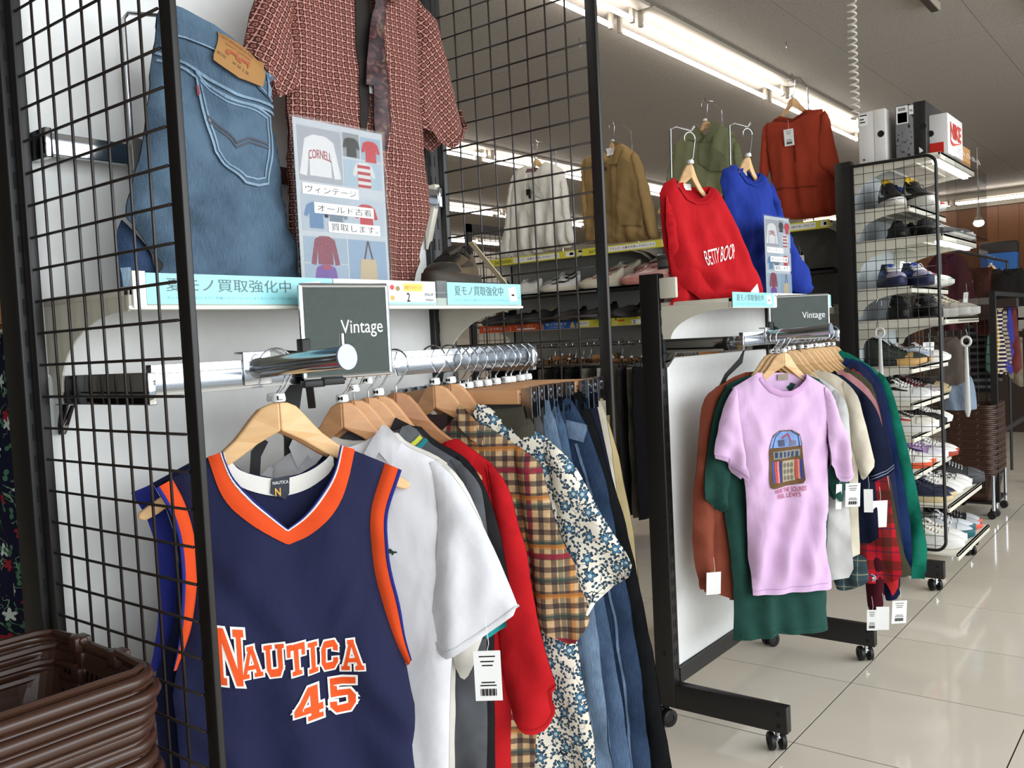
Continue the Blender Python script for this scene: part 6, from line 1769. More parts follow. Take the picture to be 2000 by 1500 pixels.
for k, s_ in (('sl', 1), ('sr', 2)):
    P = pts('tee_pink', k)
    zs = [b for a, b in P]
    D = Cloth(P, None, T=.024, r=.045, amp=.007, lam=.09, seed=76 + s_, res=.012, rnd=1, y0=-.012, open_z=min(zs) + .045)
    D.build('sleeve', PINK, r)
    D.ribbon('sleeve_hem', [(a, b + .014) for a, b in (P[5:11] if k == 'sl' else P[5:9])], .003, cloth('#bf97c2', .9), r, .001)
nk = pts('tee_pink', 'neck')
C.ribbon('collar', [(nk[0][0] * .97, nk[0][1] - .018)] + [(a * .985, b - .009) for a, b in nk[1:-1]] + [(nk[-1][0] * .97, nk[-1][1] - .018)], .019, m_rib('#d0a6d0', 'pink_rib'), r, .003, puff=.003)
C.ribbon('back_collar', [(nk[0][0] * .9, nk[0][1] - .012), (0, nk[0][1] - .016), (nk[-1][0] * .9, nk[-1][1] - .012)], .018, PINK, r, .0, back=True)
C.drape('neck_label', rect(-.018, nk[0][1] - .032, .022, nk[0][1] - .012), [(0, 1, 2, 3)], cloth('#9a8f80', .8), r, -.006, True)
C.ribbon('hem', [(a, C.zb + .024) for a in np.linspace(-.15, .13, 14)], .003, cloth('#bf97c2', .9), r, .001)
# printed jukebox
jk = pts('tee_pink', 'juke')
A_ = np.array(jk); jx0, jz0 = A_.min(0); jx1, jz1 = A_.max(0)
def J_(a, b): return (jx0 + a * (jx1 - jx0), jz0 + b * (jz1 - jz0))
def jp(poly, m, off, name='print'): C.patch(name, [J_(a, b) for a, b in poly], m, r, off, .010)
jd = lambda h_: cloth(h_, .9, 500, .2, 90)
jp([(.02, .02), (.0, .10), (.03, .52), (.06, .74), (.16, .92), (.34, 1.0), (.68, 1.0), (.88, .92), (.95, .76), (.97, .52), (1.0, .12), (.94, .06), (.10, .0)], jd('#6b5137'), .0025, 'jukebox_print')
jp([(.06, .70), (.12, .86), (.30, .98), (.70, .98), (.88, .88), (.93, .72)], jd('#7f9ad0'), .0033)
jp([(.14, .50), (.90, .54), (.90, .66), (.14, .64)], jd('#8c8c84'), .0033)
for k in range(6): jp([(.18 + .12 * k, .53), (.25 + .12 * k, .535), (.25 + .12 * k, .63), (.18 + .12 * k, .625)], jd('#3f4a6a'), .0040)
for k, c in enumerate(('#4a5cb0', '#c9574a', '#d98a86', '#2f3f8c')): jp([(.10 + .065 * k, .10), (.155 + .065 * k, .10), (.155 + .065 * k, .47), (.10 + .065 * k, .47)], jd(c), .0033)
for k, c in enumerate(('#c9574a', '#d98a86', '#3a4a9c')): jp([(.78 + .06 * k, .14), (.83 + .06 * k, .14), (.82 + .06 * k, .48), (.77 + .06 * k, .48)], jd(c), .0033)
jp([(.38, .10), (.76, .12), (.76, .48), (.38, .47)], jd('#a59a84'), .0033)
for k in range(3):
    for q in range(3):
        cx, cz = .46 + .11 * k, .17 + .11 * q
        jp([(cx + .045 * cos(t * .785), cz + .045 * sin(t * .785)) for t in range(8)], jd('#6f6a60'), .0040)
jp([(.30, .72), (.46, .73), (.46, .84), (.30, .83)], jd('#5b6078'), .0040); jp([(.56, .72), (.78, .73), (.76, .82), (.58, .82)], jd('#6f7690'), .0040)
C.ribbon('print_line', [J_(.14, .70), J_(.24, .90), J_(.36, .98)], .003, jd('#2b2f45'), r, .004); C.ribbon('print_line', [J_(.40, .86), J_(.56, .94), J_(.62, .80)], .004, jd('#b8423c'), r, .004)
C.ribbon('print_line', [J_(.88, .70), J_(.82, .90), J_(.66, .98)], .003, jd('#2b2f45'), r, .004)
REDP = plain('#a02a36', .8)
for k, s_ in (('txt', 'HEAR THE SOUNDS'), ('txt2', "FEEL LEVI'S")):
    q = pts('tee_pink', k)
    V, F = fit_text(s_, q[0][0], q[0][1] - .002, q[1][0], q[0][1] + .014, .0, q[1][1] - q[0][1])
    C.drape('lettering', V, F, REDP, r, .0032)
hanger((2.273, -.325), radians(-40), 1.288, 'light wooden hanger inside the lilac pink t-shirt', .052, None, OAK)
frame_hanger((2.33, -.16, 0), radians(-40), 'black arched frame hanger behind the rust sweater hanger',
   [(.0, 1.36), (.012, 1.36), (.012, 1.31), (-.02, 1.27), (-.075, 1.22), (-.11, 1.16), (-.125, 1.10), (-.115, 1.10), (-.10, 1.155), (-.066, 1.21), (-.01, 1.255), (.0, 1.30)], None)
# ---------------------------------------------------------------- second bay: rail garments
def hang2(key, label, m, seed, hl, cat='shirt', name='t_shirt', size=None, sl_m=None, collar=None, mm=OAK, zc=1.29, T=.010):
    r, C, S = top(key, name, label, cat, m, seed, T=T, amp=.006, res=.02, left=.80, sl_m=sl_m, sl_T=.012)
    R = pts(key, 'body')
    C.ribbon('collar', [(-R[0][0] * .5, R[0][1] - .002), (R[0][0], R[0][1] - .002), (R[1][0], R[1][1] - .004)], .022, collar or m, r, .005)
    hanger(OUT[key]['c'], radians(OUT[key]['th']), zc, hl, .052, size, mm, tilt=.001 * (seed % 3), wide=.80)
    return r, C, S
hang2('tee_white', 'white t-shirt directly right of the lilac pink t-shirt', cloth('#dcdcda', .92, 900, .05), 81, 'hanger inside the white t-shirt on the second bay', size='M')
hang2('tee_cream', 'cream t-shirt with a wide sleeve on the second bay', cloth('#d9d1bd', .92, 900, .06), 82, 'hanger inside the cream t-shirt', size='L')
r, C, S = hang2('shirt_navy', 'dark navy denim short sleeved shirt with pale stitching', cloth('#131a33', .9, 700, .15), 83, 'hanger inside the navy short sleeved shirt', name='shirt', size='L')
S[0].ribbon('stitch', [(a, b + .012) for a, b in pts('shirt_navy', 'sleeve')[4:7]], .003, plain('#8c93b0', .8), r, .002)
S[0].ribbon('stitch', [(a, b + .022) for a, b in pts('shirt_navy', 'sleeve')[4:7]], .003, plain('#8c93b0', .8), r, .002)
r, C, S = hang2('plaid_red', 'red and black plaid flannel shirt hanging below the navy sleeve', m_redplaid(), 84, 'hanger inside the red plaid shirt', name='shirt', size='M')
C.ribbon('hem', [(a, C.zb + .03) for a in np.linspace(.05, .28, 8)], .03, m_redplaid(), r, .004)
C.patch('pocket', [(.13, .80), (.20, .80), (.20, .70), (.165, .685), (.13, .70)], m_redplaid(), r, .004)
hang2('shirt_pink', 'salmon pink shirt showing only its shoulder on the second bay', cloth('#c08a8e', .9, 700, .1), 85, 'hanger inside the salmon pink shirt', name='shirt')
hang2('shirt_olive', 'olive green long sleeved shirt on the second bay', cloth('#4a4a38', .9, 700, .12), 86, 'hanger inside the olive shirt', name='shirt', size='M')
hang2('sweat_redR', 'red sweatshirt squeezed between the olive shirt and the navy top', cloth('#c22a2c', .9, 700, .1), 87, 'hanger inside the squeezed red sweatshirt', cat='sweatshirt', name='sweatshirt')
hang2('sweat_navy', 'plain navy top right of the squeezed red sweatshirt', cloth('#20284a', .9, 700, .12), 88, 'hanger inside the plain navy top', cat='sweatshirt', name='sweatshirt', size='L')
hang2('denim_blue', 'dark blue denim shirt beside the green sweatshirt', denim('#101c3c', '#223a6c', .4, '_indigo'), 89, 'hanger inside the dark blue denim shirt', name='shirt', size='M')
r, C, S = hang2('sweat_green', 'emerald green sweatshirt, last on the second bay rail', cloth('#0f6b57', .95, 600, .08), 90, 'hanger inside the emerald green sweatshirt', cat='sweatshirt', name='sweatshirt', size='M', T=.014)
P = pts('sweat_green', 'sleeve')
S[0].ribbon('cuff', [(a, b + .02) for a, b in P[7:9]], .05, m_rib('#0f6b57', 'green_rib'), r, .004)
# low hanging pieces below the plaid shirt
def low(name, label, X, th, poly_px, m, seed, cat):
    r = thing(name, label, cat, (X, -.263, 0), radians(th))
    C = Cloth(poly_px, None, T=.014, r=.04, amp=.006, lam=.09, seed=seed, res=.016)
    C.build('cloth', m, r)
    return r, C

low('sweatpants', 'maroon sleeve with a round emblem hanging lowest on the second bay', 2.66, -86, pts('low_maroon', 'body'), cloth('#44101c', .95, 600, .12), 98, 'sweatshirt')
C_ = Cloth(pts('low_maroon', 'body'), T=.014)
e_ = np.mean(pts('low_maroon', 'emb'), 0)
o = MB().prism([(e_[0] + .017 * cos(a * .4), e_[1] + .013 * sin(a * .4)) for a in range(16)], -.026, -.024, lambda a, b, t: (a, t, b)).build('emblem', PAPER, bpy.data.objects['sweatpants'])
MB().prism([(e_[0] + .015 * cos(a * .4), e_[1] + .011 * sin(a * .4)) for a in range(16)], -.027, -.025, lambda a, b, t: (a, t, b)).build('emblem_ring', plain('#2a2a5a', .7), o)
MB().prism([(e_[0] + .004, e_[1] - .008), (e_[0] + .013, e_[1] - .002), (e_[0] + .012, e_[1] + .006), (e_[0] + .004, e_[1] + .004)], -.028, -.026, lambda a, b, t: (a, t, b)).build('emblem_letter', PAPER, o)
low('check_shirt', 'teal check shirt hem hanging below the off-white sleeve on the second bay', 2.58, -86, pts('low_teal', 'body'), m_tealplaid(), 99, 'shirt')
low('navy_top', 'navy cloth hanging low behind the red sleeve on the second bay', 2.80, -86, pts('low_navy', 'body'), cloth('#12173a', .95, 600, .12), 100, 'shirt')

ptag(2.455, -.482, .827, -55, 'printed white price tag hanging beside the cream t-shirt', .05, .085)
ptag(2.545, -.505, .793, -70, 'blank white price tag hanging by the red plaid shirt', .03, .085, False)
ptag(2.615, -.522, .742, -50, 'large blank white price tag before the red plaid shirt', .058, .10, False)
ptag(2.415, -.448, .828, -50, 'narrow white price tag under the pink sleeve', .02, .09, False)
ptag(2.765, -.540, .345, -50, 'printed white price tag lowest on the second bay', .055, .09)
ptag(2.65, -.512, .349, -60, 'white price tag under the maroon sleeve', .045, .09, False)
ptag(2.63, -.480, .338, -60, 'clear price tag hanging lowest by the castor', .035, .08)
ptag(.40, -.555, .885, -55, 'printed white price tag hanging from the grey polo before the red shirt', .043, .082, tilt=.05)
ptag(2.075, -.135, .565, -45, 'blank white tag peeking out below the rust sweater', .05, .08, False)
ptag(4.45, -.20, 2.105, -35, 'white price tag on the blue and white high top', .03, .07)
# ---------------------------------------------------------------- coats on the back fixture
def coat(key, name, label, cat, hexc, seed, hl, pieces, zt, amp=.010):
    m = m_twill(hexc, hexc, 'coat_' + key) if False else cloth(hexc, .9, 500, .1, 10)
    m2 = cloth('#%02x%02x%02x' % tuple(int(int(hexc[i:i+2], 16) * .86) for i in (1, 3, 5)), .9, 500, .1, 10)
    r = root(name, label, cat, key)
    r.location.x = 4.38
    C = Cloth(pts(key, 'body'), None, T=.06, r=.12, amp=amp, lam=.11, seed=seed, res=.02, rnd=0, open_z=1.0)
    C.build('body', m, r)
    for k in ('sl', 'sr'):
        if k in OUT[key]:
            D = Cloth(pts(key, k), None, T=.05, r=.06, amp=amp * .7, lam=.12, seed=seed + 3, res=.02, rnd=1, y0=-.01, open_z=1.0)
            D.build('sleeve', m, r)
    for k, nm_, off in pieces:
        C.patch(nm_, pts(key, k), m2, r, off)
    o = OUT[key]
    hanger((4.38, o['c'][1]), radians(-90), zt, hl, .10, None, OAK, r=.02, wide=.75)
    y = o['c'][1]
    tag(MB().tube([(4.66, y, 1.95), (4.60, y - .01, zt + .10), (4.50, y, zt + .135), (4.40, y, zt + .12), (4.385, y, zt + .135)], .004, 8).build('display_hook', CHROME, smooth=True), 'thin display rod holding the ' + ' '.join(key.split('_')[::-1]) + ' on the back fixture', 'display hook')
    return r, C
r, C = coat('jacket_white', 'jacket', 'white collarless jacket, seen through the mesh panel on the back fixture', 'jacket', '#dedad0', 91, 'wooden hanger inside the white jacket', (('lapel', 'lapel', .012),), 2.61)
C.ribbon('placket', [(-.02, 2.52), (-.03, 2.30), (-.04, 2.0)], .03, cloth('#c2beb2', .9), r, .004)
C.drape('neck_label', rect(-.055, 2.52, .025, 2.55), [(0, 1, 2, 3)], plain('#6b4a4a', .8), r, .004)
C.patch('toggle', rect(-.035, 2.36, .0, 2.40), BLACKP, r, .02, .02); C.patch('toggle', rect(-.02, 2.335, .004, 2.375), BLACKP, r, .022, .02)
r, C = coat('coat_tan', 'coat', 'tan trench coat with a wide collar on the back fixture', 'coat', '#94794f', 93, 'wooden hanger inside the tan trench coat', (('collL', 'collar', .022), ('collR', 'collar', .022), ('cape', 'storm_flap', .014)), 2.62)
C.ribbon('placket', [(.0, 2.48), (-.01, 2.25), (-.02, 2.0)], .04, cloth('#786140', .9), r, .006)
C.patch('button', [(-.01 + .014 * cos(a * .785), 2.44 + .014 * sin(a * .785)) for a in range(8)], plain('#3a2c1c', .4), r, .024, .01)
C.drape('neck_label', rect(-.025, 2.53, .025, 2.575), [(0, 1, 2, 3)], PAPER, r, .004)
r, C = coat('coat_olive', 'coat', 'olive green trench coat behind the red sweatshirt', 'coat', '#777a5a', 95, 'wooden hanger inside the olive trench coat', (('collL', 'collar', .022), ('collR', 'collar', .022), ('cape', 'storm_flap', .014)), 2.63)
for z in (2.22, 2.10): C.patch('button', [(-.0 + .013 * cos(a * .785), z + .013 * sin(a * .785)) for a in range(8)], plain('#2a251d', .4), r, .012, .01)
r, C = coat('dress_rust', 'dress', 'rust red dress with a front slit on the back fixture', 'dress', '#9a3a25', 97, 'wooden hanger inside the rust red dress', (), 2.66)
C.ribbon('slit', pts('dress_rust', 'slit')[1:3], .006, cloth('#5f2013', .9), r, .003)
C.ribbon('seam', [(-.14, 2.16), (0, 2.15), (.15, 2.14)], .006, cloth('#74291a', .9), r, .003)
C.ribbon('neck_edge', [(-.10, 2.55), (0, 2.53), (.09, 2.56)], .016, cloth('#7c2c1b', .9), r, .005)
ptag(4.29, .39, 2.47, -90, 'white price tag pinned to the rust red dress', .055, .09)
# ---------------------------------------------------------------- shoes on the shoe rack
W_, K_, G_1, G_2 = '#dedcd6', '#161516', '#6f7073', '#3a3b3e'
NV, BL_, RD, TAN, CRM, TEAL, LIL, YL, MAR = '#1b2238', '#1f3a8a', '#b3262c', '#b08a52', '#d3c8ac', '#1f5a60', '#a78bb8', '#d0a92c', '#5a1f2e'
pair('black high top with a white midsole line', 4.42, -.075, 1.962, -150, 'high', (K_, W_, K_, W_, YL, K_, K_), 'on the second rack shelf', .115)
for i in (0, 1):
    shoe('blue and white high top on the second rack shelf, ' + ('the one with the price tag' if i == 0 else 'the one behind'), (4.56 + .105 * i, -.035 - .01 * i, 1.962), radians(-118), 'high', (BL_, W_, W_, W_, NV, W_, BL_))
shoe('red shoe with a white stripe at the front of the second rack shelf', (4.72, -.03, 1.962), radians(-100), 'low', (RD, W_, W_, W_, K_, RD, RD))
pair('plain black low sneaker', 4.52, -.10, 1.80, -158, 'low', (K_, K_, '#2a2a2c', G_2, '#2c2c2e', '#222224', K_), 'on the third rack shelf', .125)
pair('black and grey sneaker behind acrylic', 4.63, -.13, 1.80, -100, 'low', (G_2, W_, W_, K_, K_, G_1, G_2), 'on the third rack shelf', .11)
shoe('red and grey sneaker behind acrylic on the third rack shelf', (4.88, -.13, 1.80), radians(-95), 'low', (G_1, W_, W_, RD, K_, W_, RD))
pair('blue and lavender sneaker with navy sole', 4.40, -.065, 1.552, -148, 'chunky', ('#1f2f66', '#23294a', W_, '#2a5fa8', NV, '#a9a3bb', BL_), 'on the fourth rack shelf', .11)
pair('mint and purple sneaker with pale tags', 4.60, -.045, 1.552, -110, 'low', ('#8fcbb4', W_, '#8a3a5a', K_, YL, W_, MAR), 'on the fourth rack shelf', .10)
pair('black sneaker with white flashes', 4.50, -.09, 1.385, -155, 'chunky', (K_, K_, K_, W_, G_2, K_, K_), 'on the fifth rack shelf', .125)
pair('beige and grey sneaker behind acrylic', 4.68, -.13, 1.385, -100, 'chunky', ('#a89f92', W_, CRM, G_1, TAN, '#b9b0a4', '#a89f92'), 'on the fifth rack shelf', .11)
shoe('brown and grey sneaker behind acrylic on the fifth rack shelf', (4.90, -.12, 1.385), radians(-95), 'chunky', ('#7b736c', W_, G_1, K_, K_, '#9a938a', '#7b736c'))
shoe('dark olive cap-like slip-on at the back of the sixth rack shelf', (4.33, .02, 1.14), radians(-70), 'high', ('#232a22', '#1b1c1a', K_, '#2c332a', K_, '#232a22', '#2c332a'), 0, 'slip_on')
TANW = wood('#b58a50', '#c9a064', 1.0, '_cork')
for i in (0, 1):
    r = thing('sandal', 'tan cork soled sandal with wide straps on the sixth rack shelf, ' + ('the nearer one' if i == 0 else 'the farther one'), 'shoe', (4.36 + .12 * i, .0, 1.14), radians(-82))
    put('sole', SHAPES['slip']['sole'], BLACKP, r).scale = (1, 1, 1.35)
    repaint(r.children[0], TANW)
    for (t, h) in ((.10, .055), (.19, .045)):
        s_ = MB()
        V = []
        for k in range(9):
            a = pi * k / 8
            for dx in (-.02, .02): V.append((t + dx, .044 * cos(a), .024 + h * sin(a) ** .8))
        s_.add(V, [(2 * k, 2 * k + 1, 2 * k + 3, 2 * k + 2) for k in range(8)])
        s_.build('strap', plain('#b7965f', .7, 0, .3, 'tan_leather'), r, smooth=True)
pair('white and pale blue sneaker', 4.66, -.02, 1.14, -80, 'low', ('#c9ced6', W_, W_, '#9fb6cf', W_, W_, '#c9ced6'), 'on the sixth rack shelf', .11)
pair('white sneaker with a black heel patch', 4.36, .01, .954, -84, 'low', (W_, W_, W_, K_, K_, '#c9c9c6', W_), 'on the seventh rack shelf', .105)
pair('maroon and grey sneaker', 4.58, .01, .954, -82, 'low', (MAR, W_, '#8f8a86', W_, K_, '#9f9a97', MAR), 'on the seventh rack shelf', .10)
pair('black suede shoe with a tan toe', 4.79, .01, .954, -80, 'low', (K_, '#a0916f', K_, W_, K_, '#a0916f', K_), 'on the seventh rack shelf', .10)
pair('cream sneaker with black laces and a red heel', 4.37, .01, .785, -84, 'chunky', ('#d8d2c4', W_, K_, RD, K_, '#d8d2c4', K_), 'on the eighth rack shelf', .11)
pair('black mid shoe with a plain black sole', 4.60, .01, .785, -82, 'high', (K_, '#262628', K_, K_, K_, K_, K_), 'on the eighth rack shelf', .10)
pair('white trainer with thick laces', 4.81, .01, .785, -80, 'low', (W_, W_, W_, '#c9c9c9', W_, W_, W_), 'on the eighth rack shelf', .10)
pair('white sneaker with an orange sole edge', 4.36, .01, .596, -84, 'low', (W_, '#d8562c', W_, '#d8562c', W_, W_, W_), 'on the ninth rack shelf', .105)
pair('lilac and grey running shoe', 4.58, .01, .596, -82, 'chunky', (LIL, W_, W_, NV, K_, '#c9c5cc', LIL), 'on the ninth rack shelf', .10)
pair('white sneaker with a red brown gum sole', 4.80, -.02, .596, -80, 'low', (W_, '#a03a26', W_, W_, W_, W_, W_), 'on the ninth rack shelf', .10)
pair('navy sneaker with an outlined N and gum sole', 4.29, -.10, .437, -86, 'low', (NV, '#c9b68c', NV, None, NV, NV, NV), 'on the lower rack shelf', .105)
pair('white and yellow sneaker', 4.50, -.10, .437, -84, 'low', (W_, W_, W_, YL, W_, W_, W_), 'on the lower rack shelf', .10)
def m_checker():
    t = NT('black_white_checker'); o, x, y, z = t.obj()
    n = t.n('ShaderNodeTexChecker'); n.inputs['Scale'].default_value = 62; t.t.links.new(o, n.inputs['Vector'])
    n.inputs['Color1'].default_value = lin('#1a1a1c'); n.inputs['Color2'].default_value = lin('#dcdcd8')
    return t.fin(n.outputs[0], .7)
CK = m_checker()
pair('black and white checked slip-on', 4.70, -.11, .437, -80, 'slip', (CK, W_, None, None, K_, W_, None), 'on the lower rack shelf', .10, 'slip_on')
pair('dark charcoal running shoe with pale laces', 4.88, -.12, .437, -78, 'chunky', ('#333436', '#3c3e40', '#c9c9c6', G_2, K_, '#4a4b4d', '#333436'), 'on the lower rack shelf', .085)
pair('white running shoe with pale green details', 4.29, -.13, .196, -84, 'chunky', (W_, W_, CRM, '#c9d6b8', CRM, W_, W_), 'on the bottom rack shelf', .11)
pair('pale grey running shoe with a teal sole', 4.54, -.13, .196, -80, 'chunky', ('#b9bcc0', TEAL, W_, W_, G_1, '#c9ccd0', '#b9bcc0'), 'on the bottom rack shelf', .10)
pair('black and grey sneaker with coral edges', 4.77, -.14, .196, -78, 'low', (K_, '#d45a48', G_1, W_, K_, '#a7a9ac', K_), 'on the bottom rack shelf', .10)
# letter N on the navy pair: raised outline strokes
ptag(4.66, -.12, 1.70, -30, 'pale blue tag on the mint sneaker', .05, .09)
ptag(4.52, -.13, 1.70, -30, 'white tag on the blue and lavender sneaker', .03, .10)
ptag(4.93, -.36, 1.52, -40, 'long white tag on the brown sneaker behind acrylic', .03, .10)
ptag(4.74, -.20, 1.25, -60, 'white tag on the pale blue sneaker', .06, .07)
# ---- boxes on top
def shoebox(label, x, y, z, ex, ey, h, m, lid, lidm, extra=()):
    """box standing on its end: end face towards -x, lid on its -y side"""
    r = thing('shoe_box', label, 'box', (x, y, z))
    MB().box(0, ex, -ey * (1 - lid), 0, 0, h).build('body', m, r, bevel=.002)
    MB().box(-.002, ex + .002, -ey, -ey * (1 - lid), -.0, h + .002).build('lid', lidm, r, bevel=.002)
    for k, poly, mm in extra:
        MB().prism(poly, -.0035, -.0015, lambda a, b, t: (t, a, b)).build(k, mm, r)
    return r
WB = plain('#d9d6d4', .5, 0, .4, 'white_carton')
def circ(cy, cz, rr, n=14, half=None): return [(cy + rr * cos(2 * pi * i / n), cz + rr * sin(2 * pi * i / n)) for i in range(n)]
b1 = shoebox('tall white shoe box on the rack top, leftmost', 4.21, -.012, 2.205, .32, .135, .26, WB, .42, plain('#dedbd8', .5, 0, .4, 'white_lid'),
        (('finger_hole', circ(-.112, .135, .017), BLACKP), ('label', rect(-.048, .19, -.006, .252), PAPER), ('logo', rect(-.03, .012, -.02, .02), INK)))
for k, (zz, ww) in enumerate(((.240, .036), (.22, .02), (.205, .026))): MB().box(-.0042, -.0034, -.010 - ww, -.010, zz, zz + .006).build('print', INKB, b1)
b2 = shoebox('grey speckled shoe box with a black lid on the rack top', 4.23, -.19, 2.205, .33, .145, .265, m_speckle('#77777a', '#2c2c30', 55, .58), .40, plain('#1b1a1a', .45),
        (('finger_hole', circ(-.132, .14, .015), plain('#050505', .9)), ('label', rect(-.062, .17, -.006, .258), PAPER), ('picture', rect(-.058, .175, -.012, .225), BLACKP), ('price_label', rect(-.088, .21, -.066, .255), PAPER),
         ('logo', [(-.13, .018), (-.112, .010), (-.110, .040), (-.122, .030)], PAPER)))
for q in range(6): MB().box(-.0042, -.0034, -.050 + .006 * q, -.047 + .006 * q, .235, .250).build('print', INKB, b2)
letters(b2, 'lettering', '946', -.085, .222, -.069, .236, INKB, lambda a, b, t: (-.0042, -a - .154, b))
b3 = shoebox('white shoe box with large red NIKE lettering on the rack top', 4.30, -.30, 2.205, .33, .12, .20, plain('#c9281f', .45, 0, .4, 'red_carton'), .9, WB,
        (('finger_hole', circ(-.04, .11, .016), BLACKP),))
MB().prism(rect(-.10, .0, -.002, .06), -.004, -.0025, lambda a, b, t: (t, a, b)).build('red_end', plain('#c9281f', .45, 0, .4, 'red_carton'), b3)
NR = plain('#d23a2a', .45)
letters(b3, 'lettering', 'NIKE', .05, .085, .29, .165, NR, lambda a, b, t: (a, -.1225, b), .03)
MB().prism([(.04, .085), (.06, .055), (.10, .048), (.30, .085), (.12, .062), (.07, .070)], -.1228, -.1215, lambda a, b, t: (a, t, b)).build('swoosh', NR, b3)
shoebox('plain brown shoe box farthest along the rack top', 4.68, -.30, 2.205, .24, .10, .10, plain('#a9773f', .6), .3, plain('#b07f48', .6))
# ---- acrylic fronts
ACR = clear('#f4f4f4', .02, .90, 'acrylic_sheet')
for lab, z0, z1 in (('clear acrylic cover hanging before the top shoes of the rack', 1.80, 2.17), ('clear acrylic cover hanging before the beige shoes of the rack', 1.36, 1.76)):
    r = thing('acrylic_cover', lab, 'display cover', (4.2, -.425, z0))
    MB().box(.0, .76, -.045, -.042, 0, z1 - z0).box(.0, .76, -.045, .0, -.003, 0).build('sheet', ACR, r)
    MB().box(.757, .76, -.045, .0, 0, z1 - z0).build('end_sheet', ACR, r); MB().box(0, .003, -.045, .0, 0, z1 - z0).build('end_sheet', ACR, r)
    MB().box(.0, .76, -.050, -.040, .0, .006).build('edge', clear('#dfe6e6', .05, .45, 'acrylic_edge'), r)
hk = thing('acrylic_hooks', 'row of clear acrylic hooks on the upper front of the rack', 'hook', (4.2, -.43, 2.21))
for i in range(5):
    MB().tube([(.10 + .13 * i, 0, .03), (.10 + .13 * i, -.022, .02), (.12 + .13 * i, -.03, -.005), (.145 + .13 * i, -.028, .0), (.155 + .13 * i, -.022, .02)], .006, 6).build('clear_hook', clear('#ffffff', .03, .55, 'acrylic_hook'), hk, smooth=True)
# ---- shoe horns
PL = plain('#c9c9c5', .35, 0, .5, 'white_plastic')
def horn(label, x, y, ztop, L, hook):
    r = thing('shoe_horn', label, 'shoe horn', (x, y, ztop - L))
    ring = [(0, .022 * cos(2 * pi * i / 16), L - .03 + .024 * sin(2 * pi * i / 16)) for i in range(16)]
    MB().tube(ring, .0065, 8, True).build('eye', PL, r, smooth=True)
    n = 12
    V = []
    secs = []
    for i in range(n):
        t = i / (n - 1)
        z = (L - .052) * (1 - t)
        w = .008 + .007 * t if t < .9 else .015 * math.sqrt(max(.05, 1 - ((t - .9) / .1) ** 2 * .8))
        secs.append((z, w))
    m = MB()
    K = 8
    for z, w in secs:
        for k in range(K):
            a = 2 * pi * k / K
            m.v.append((.005 * sin(a) , w * cos(a), z))
    for i in range(n - 1):
        for k in range(K): m.f.append((i * K + k, i * K + (k + 1) % K, (i + 1) * K + (k + 1) % K, (i + 1) * K + k))
    m.f.append(tuple(range(K))); m.f.append(tuple((n - 1) * K + k for k in range(K)))
    m.build('blade', PL, r, smooth=True)
    MB().tube([(0, y_, z_) for y_, z_ in hook], .0022, 6).build('wire_hook', CHROME, r, smooth=True)
horn('white shoe horn hanging on an S-hook from the rack mesh', 4.125, -.113, 1.352, .385, [(-.018, .375), (-.004, .362), (.012, .37), (.016, .39), (.0, .45), (-.012, .50), (-.010, .52), (.004, .525), (.014, .51)])
horn('white shoe horn hanging in front of the rack, right of the mesh', 4.42, -.455, 1.285, .42, [(0, .405), (-.006, .43), (0, .452)])

# ---------------------------------------------------------------- back fixture: shoes, hats and trousers
def bshoe(label, y, cols, shape='low', dx=0, rz=100, dz=0, z=1.69):
    return shoe(label, (4.42 + dx, y, z + dz), radians(rz), shape, cols)
bshoe('plain white sneaker on the black back shelf, left end, front one', 2.22, (W_, W_, W_, None, '#b9b9b9', '#cfcfcf', W_))
bshoe('plain white sneaker on the black back shelf, left end, rear one', 2.30, (W_, W_, W_, None, '#b9b9b9', '#cfcfcf', W_), dx=.12, dz=.0)
bshoe('white sneaker with three dark stripes on the black back shelf, front one', 1.90, (W_, '#d6ceba', W_, K_, K_, W_, W_))
bshoe('white sneaker with three dark stripes on the black back shelf, rear one', 1.98, (W_, '#d6ceba', W_, K_, K_, W_, W_), dx=.12, dz=.035)
bshoe('cream sneaker with red lines on the black back shelf, front one', 1.56, ('#d6cdb8', '#d6cdb8', W_, '#a8443a', '#9f9a90', '#d9d2c2', '#c9c1ae'), 'chunky')
bshoe('cream sneaker with red lines on the black back shelf, rear one', 1.50, ('#d6cdb8', '#d6cdb8', W_, '#a8443a', '#9f9a90', '#d9d2c2', '#c9c1ae'), 'chunky', dx=.12, dz=.05)
bshoe('pink and white running shoe on the black back shelf, front one', 1.24, ('#cf9a92', '#c9857a', '#d9c9c4', '#d9c4be', '#b98f88', '#d6b4ac', '#c9a09a'), 'chunky')
bshoe('pink and white running shoe on the black back shelf, rear one', 1.20, ('#cf9a92', '#c9857a', '#d9c9c4', '#2a2526', '#b98f88', '#d6b4ac', '#c9a09a'), 'chunky', dx=.12, dz=.07)
tag(MB().box(4.36, 4.40, 1.44, 1.50, 1.692, 1.732).build('red_tag_block', plain('#b3342a', .5)), 'small red security tag by the cream sneakers', 'tag')
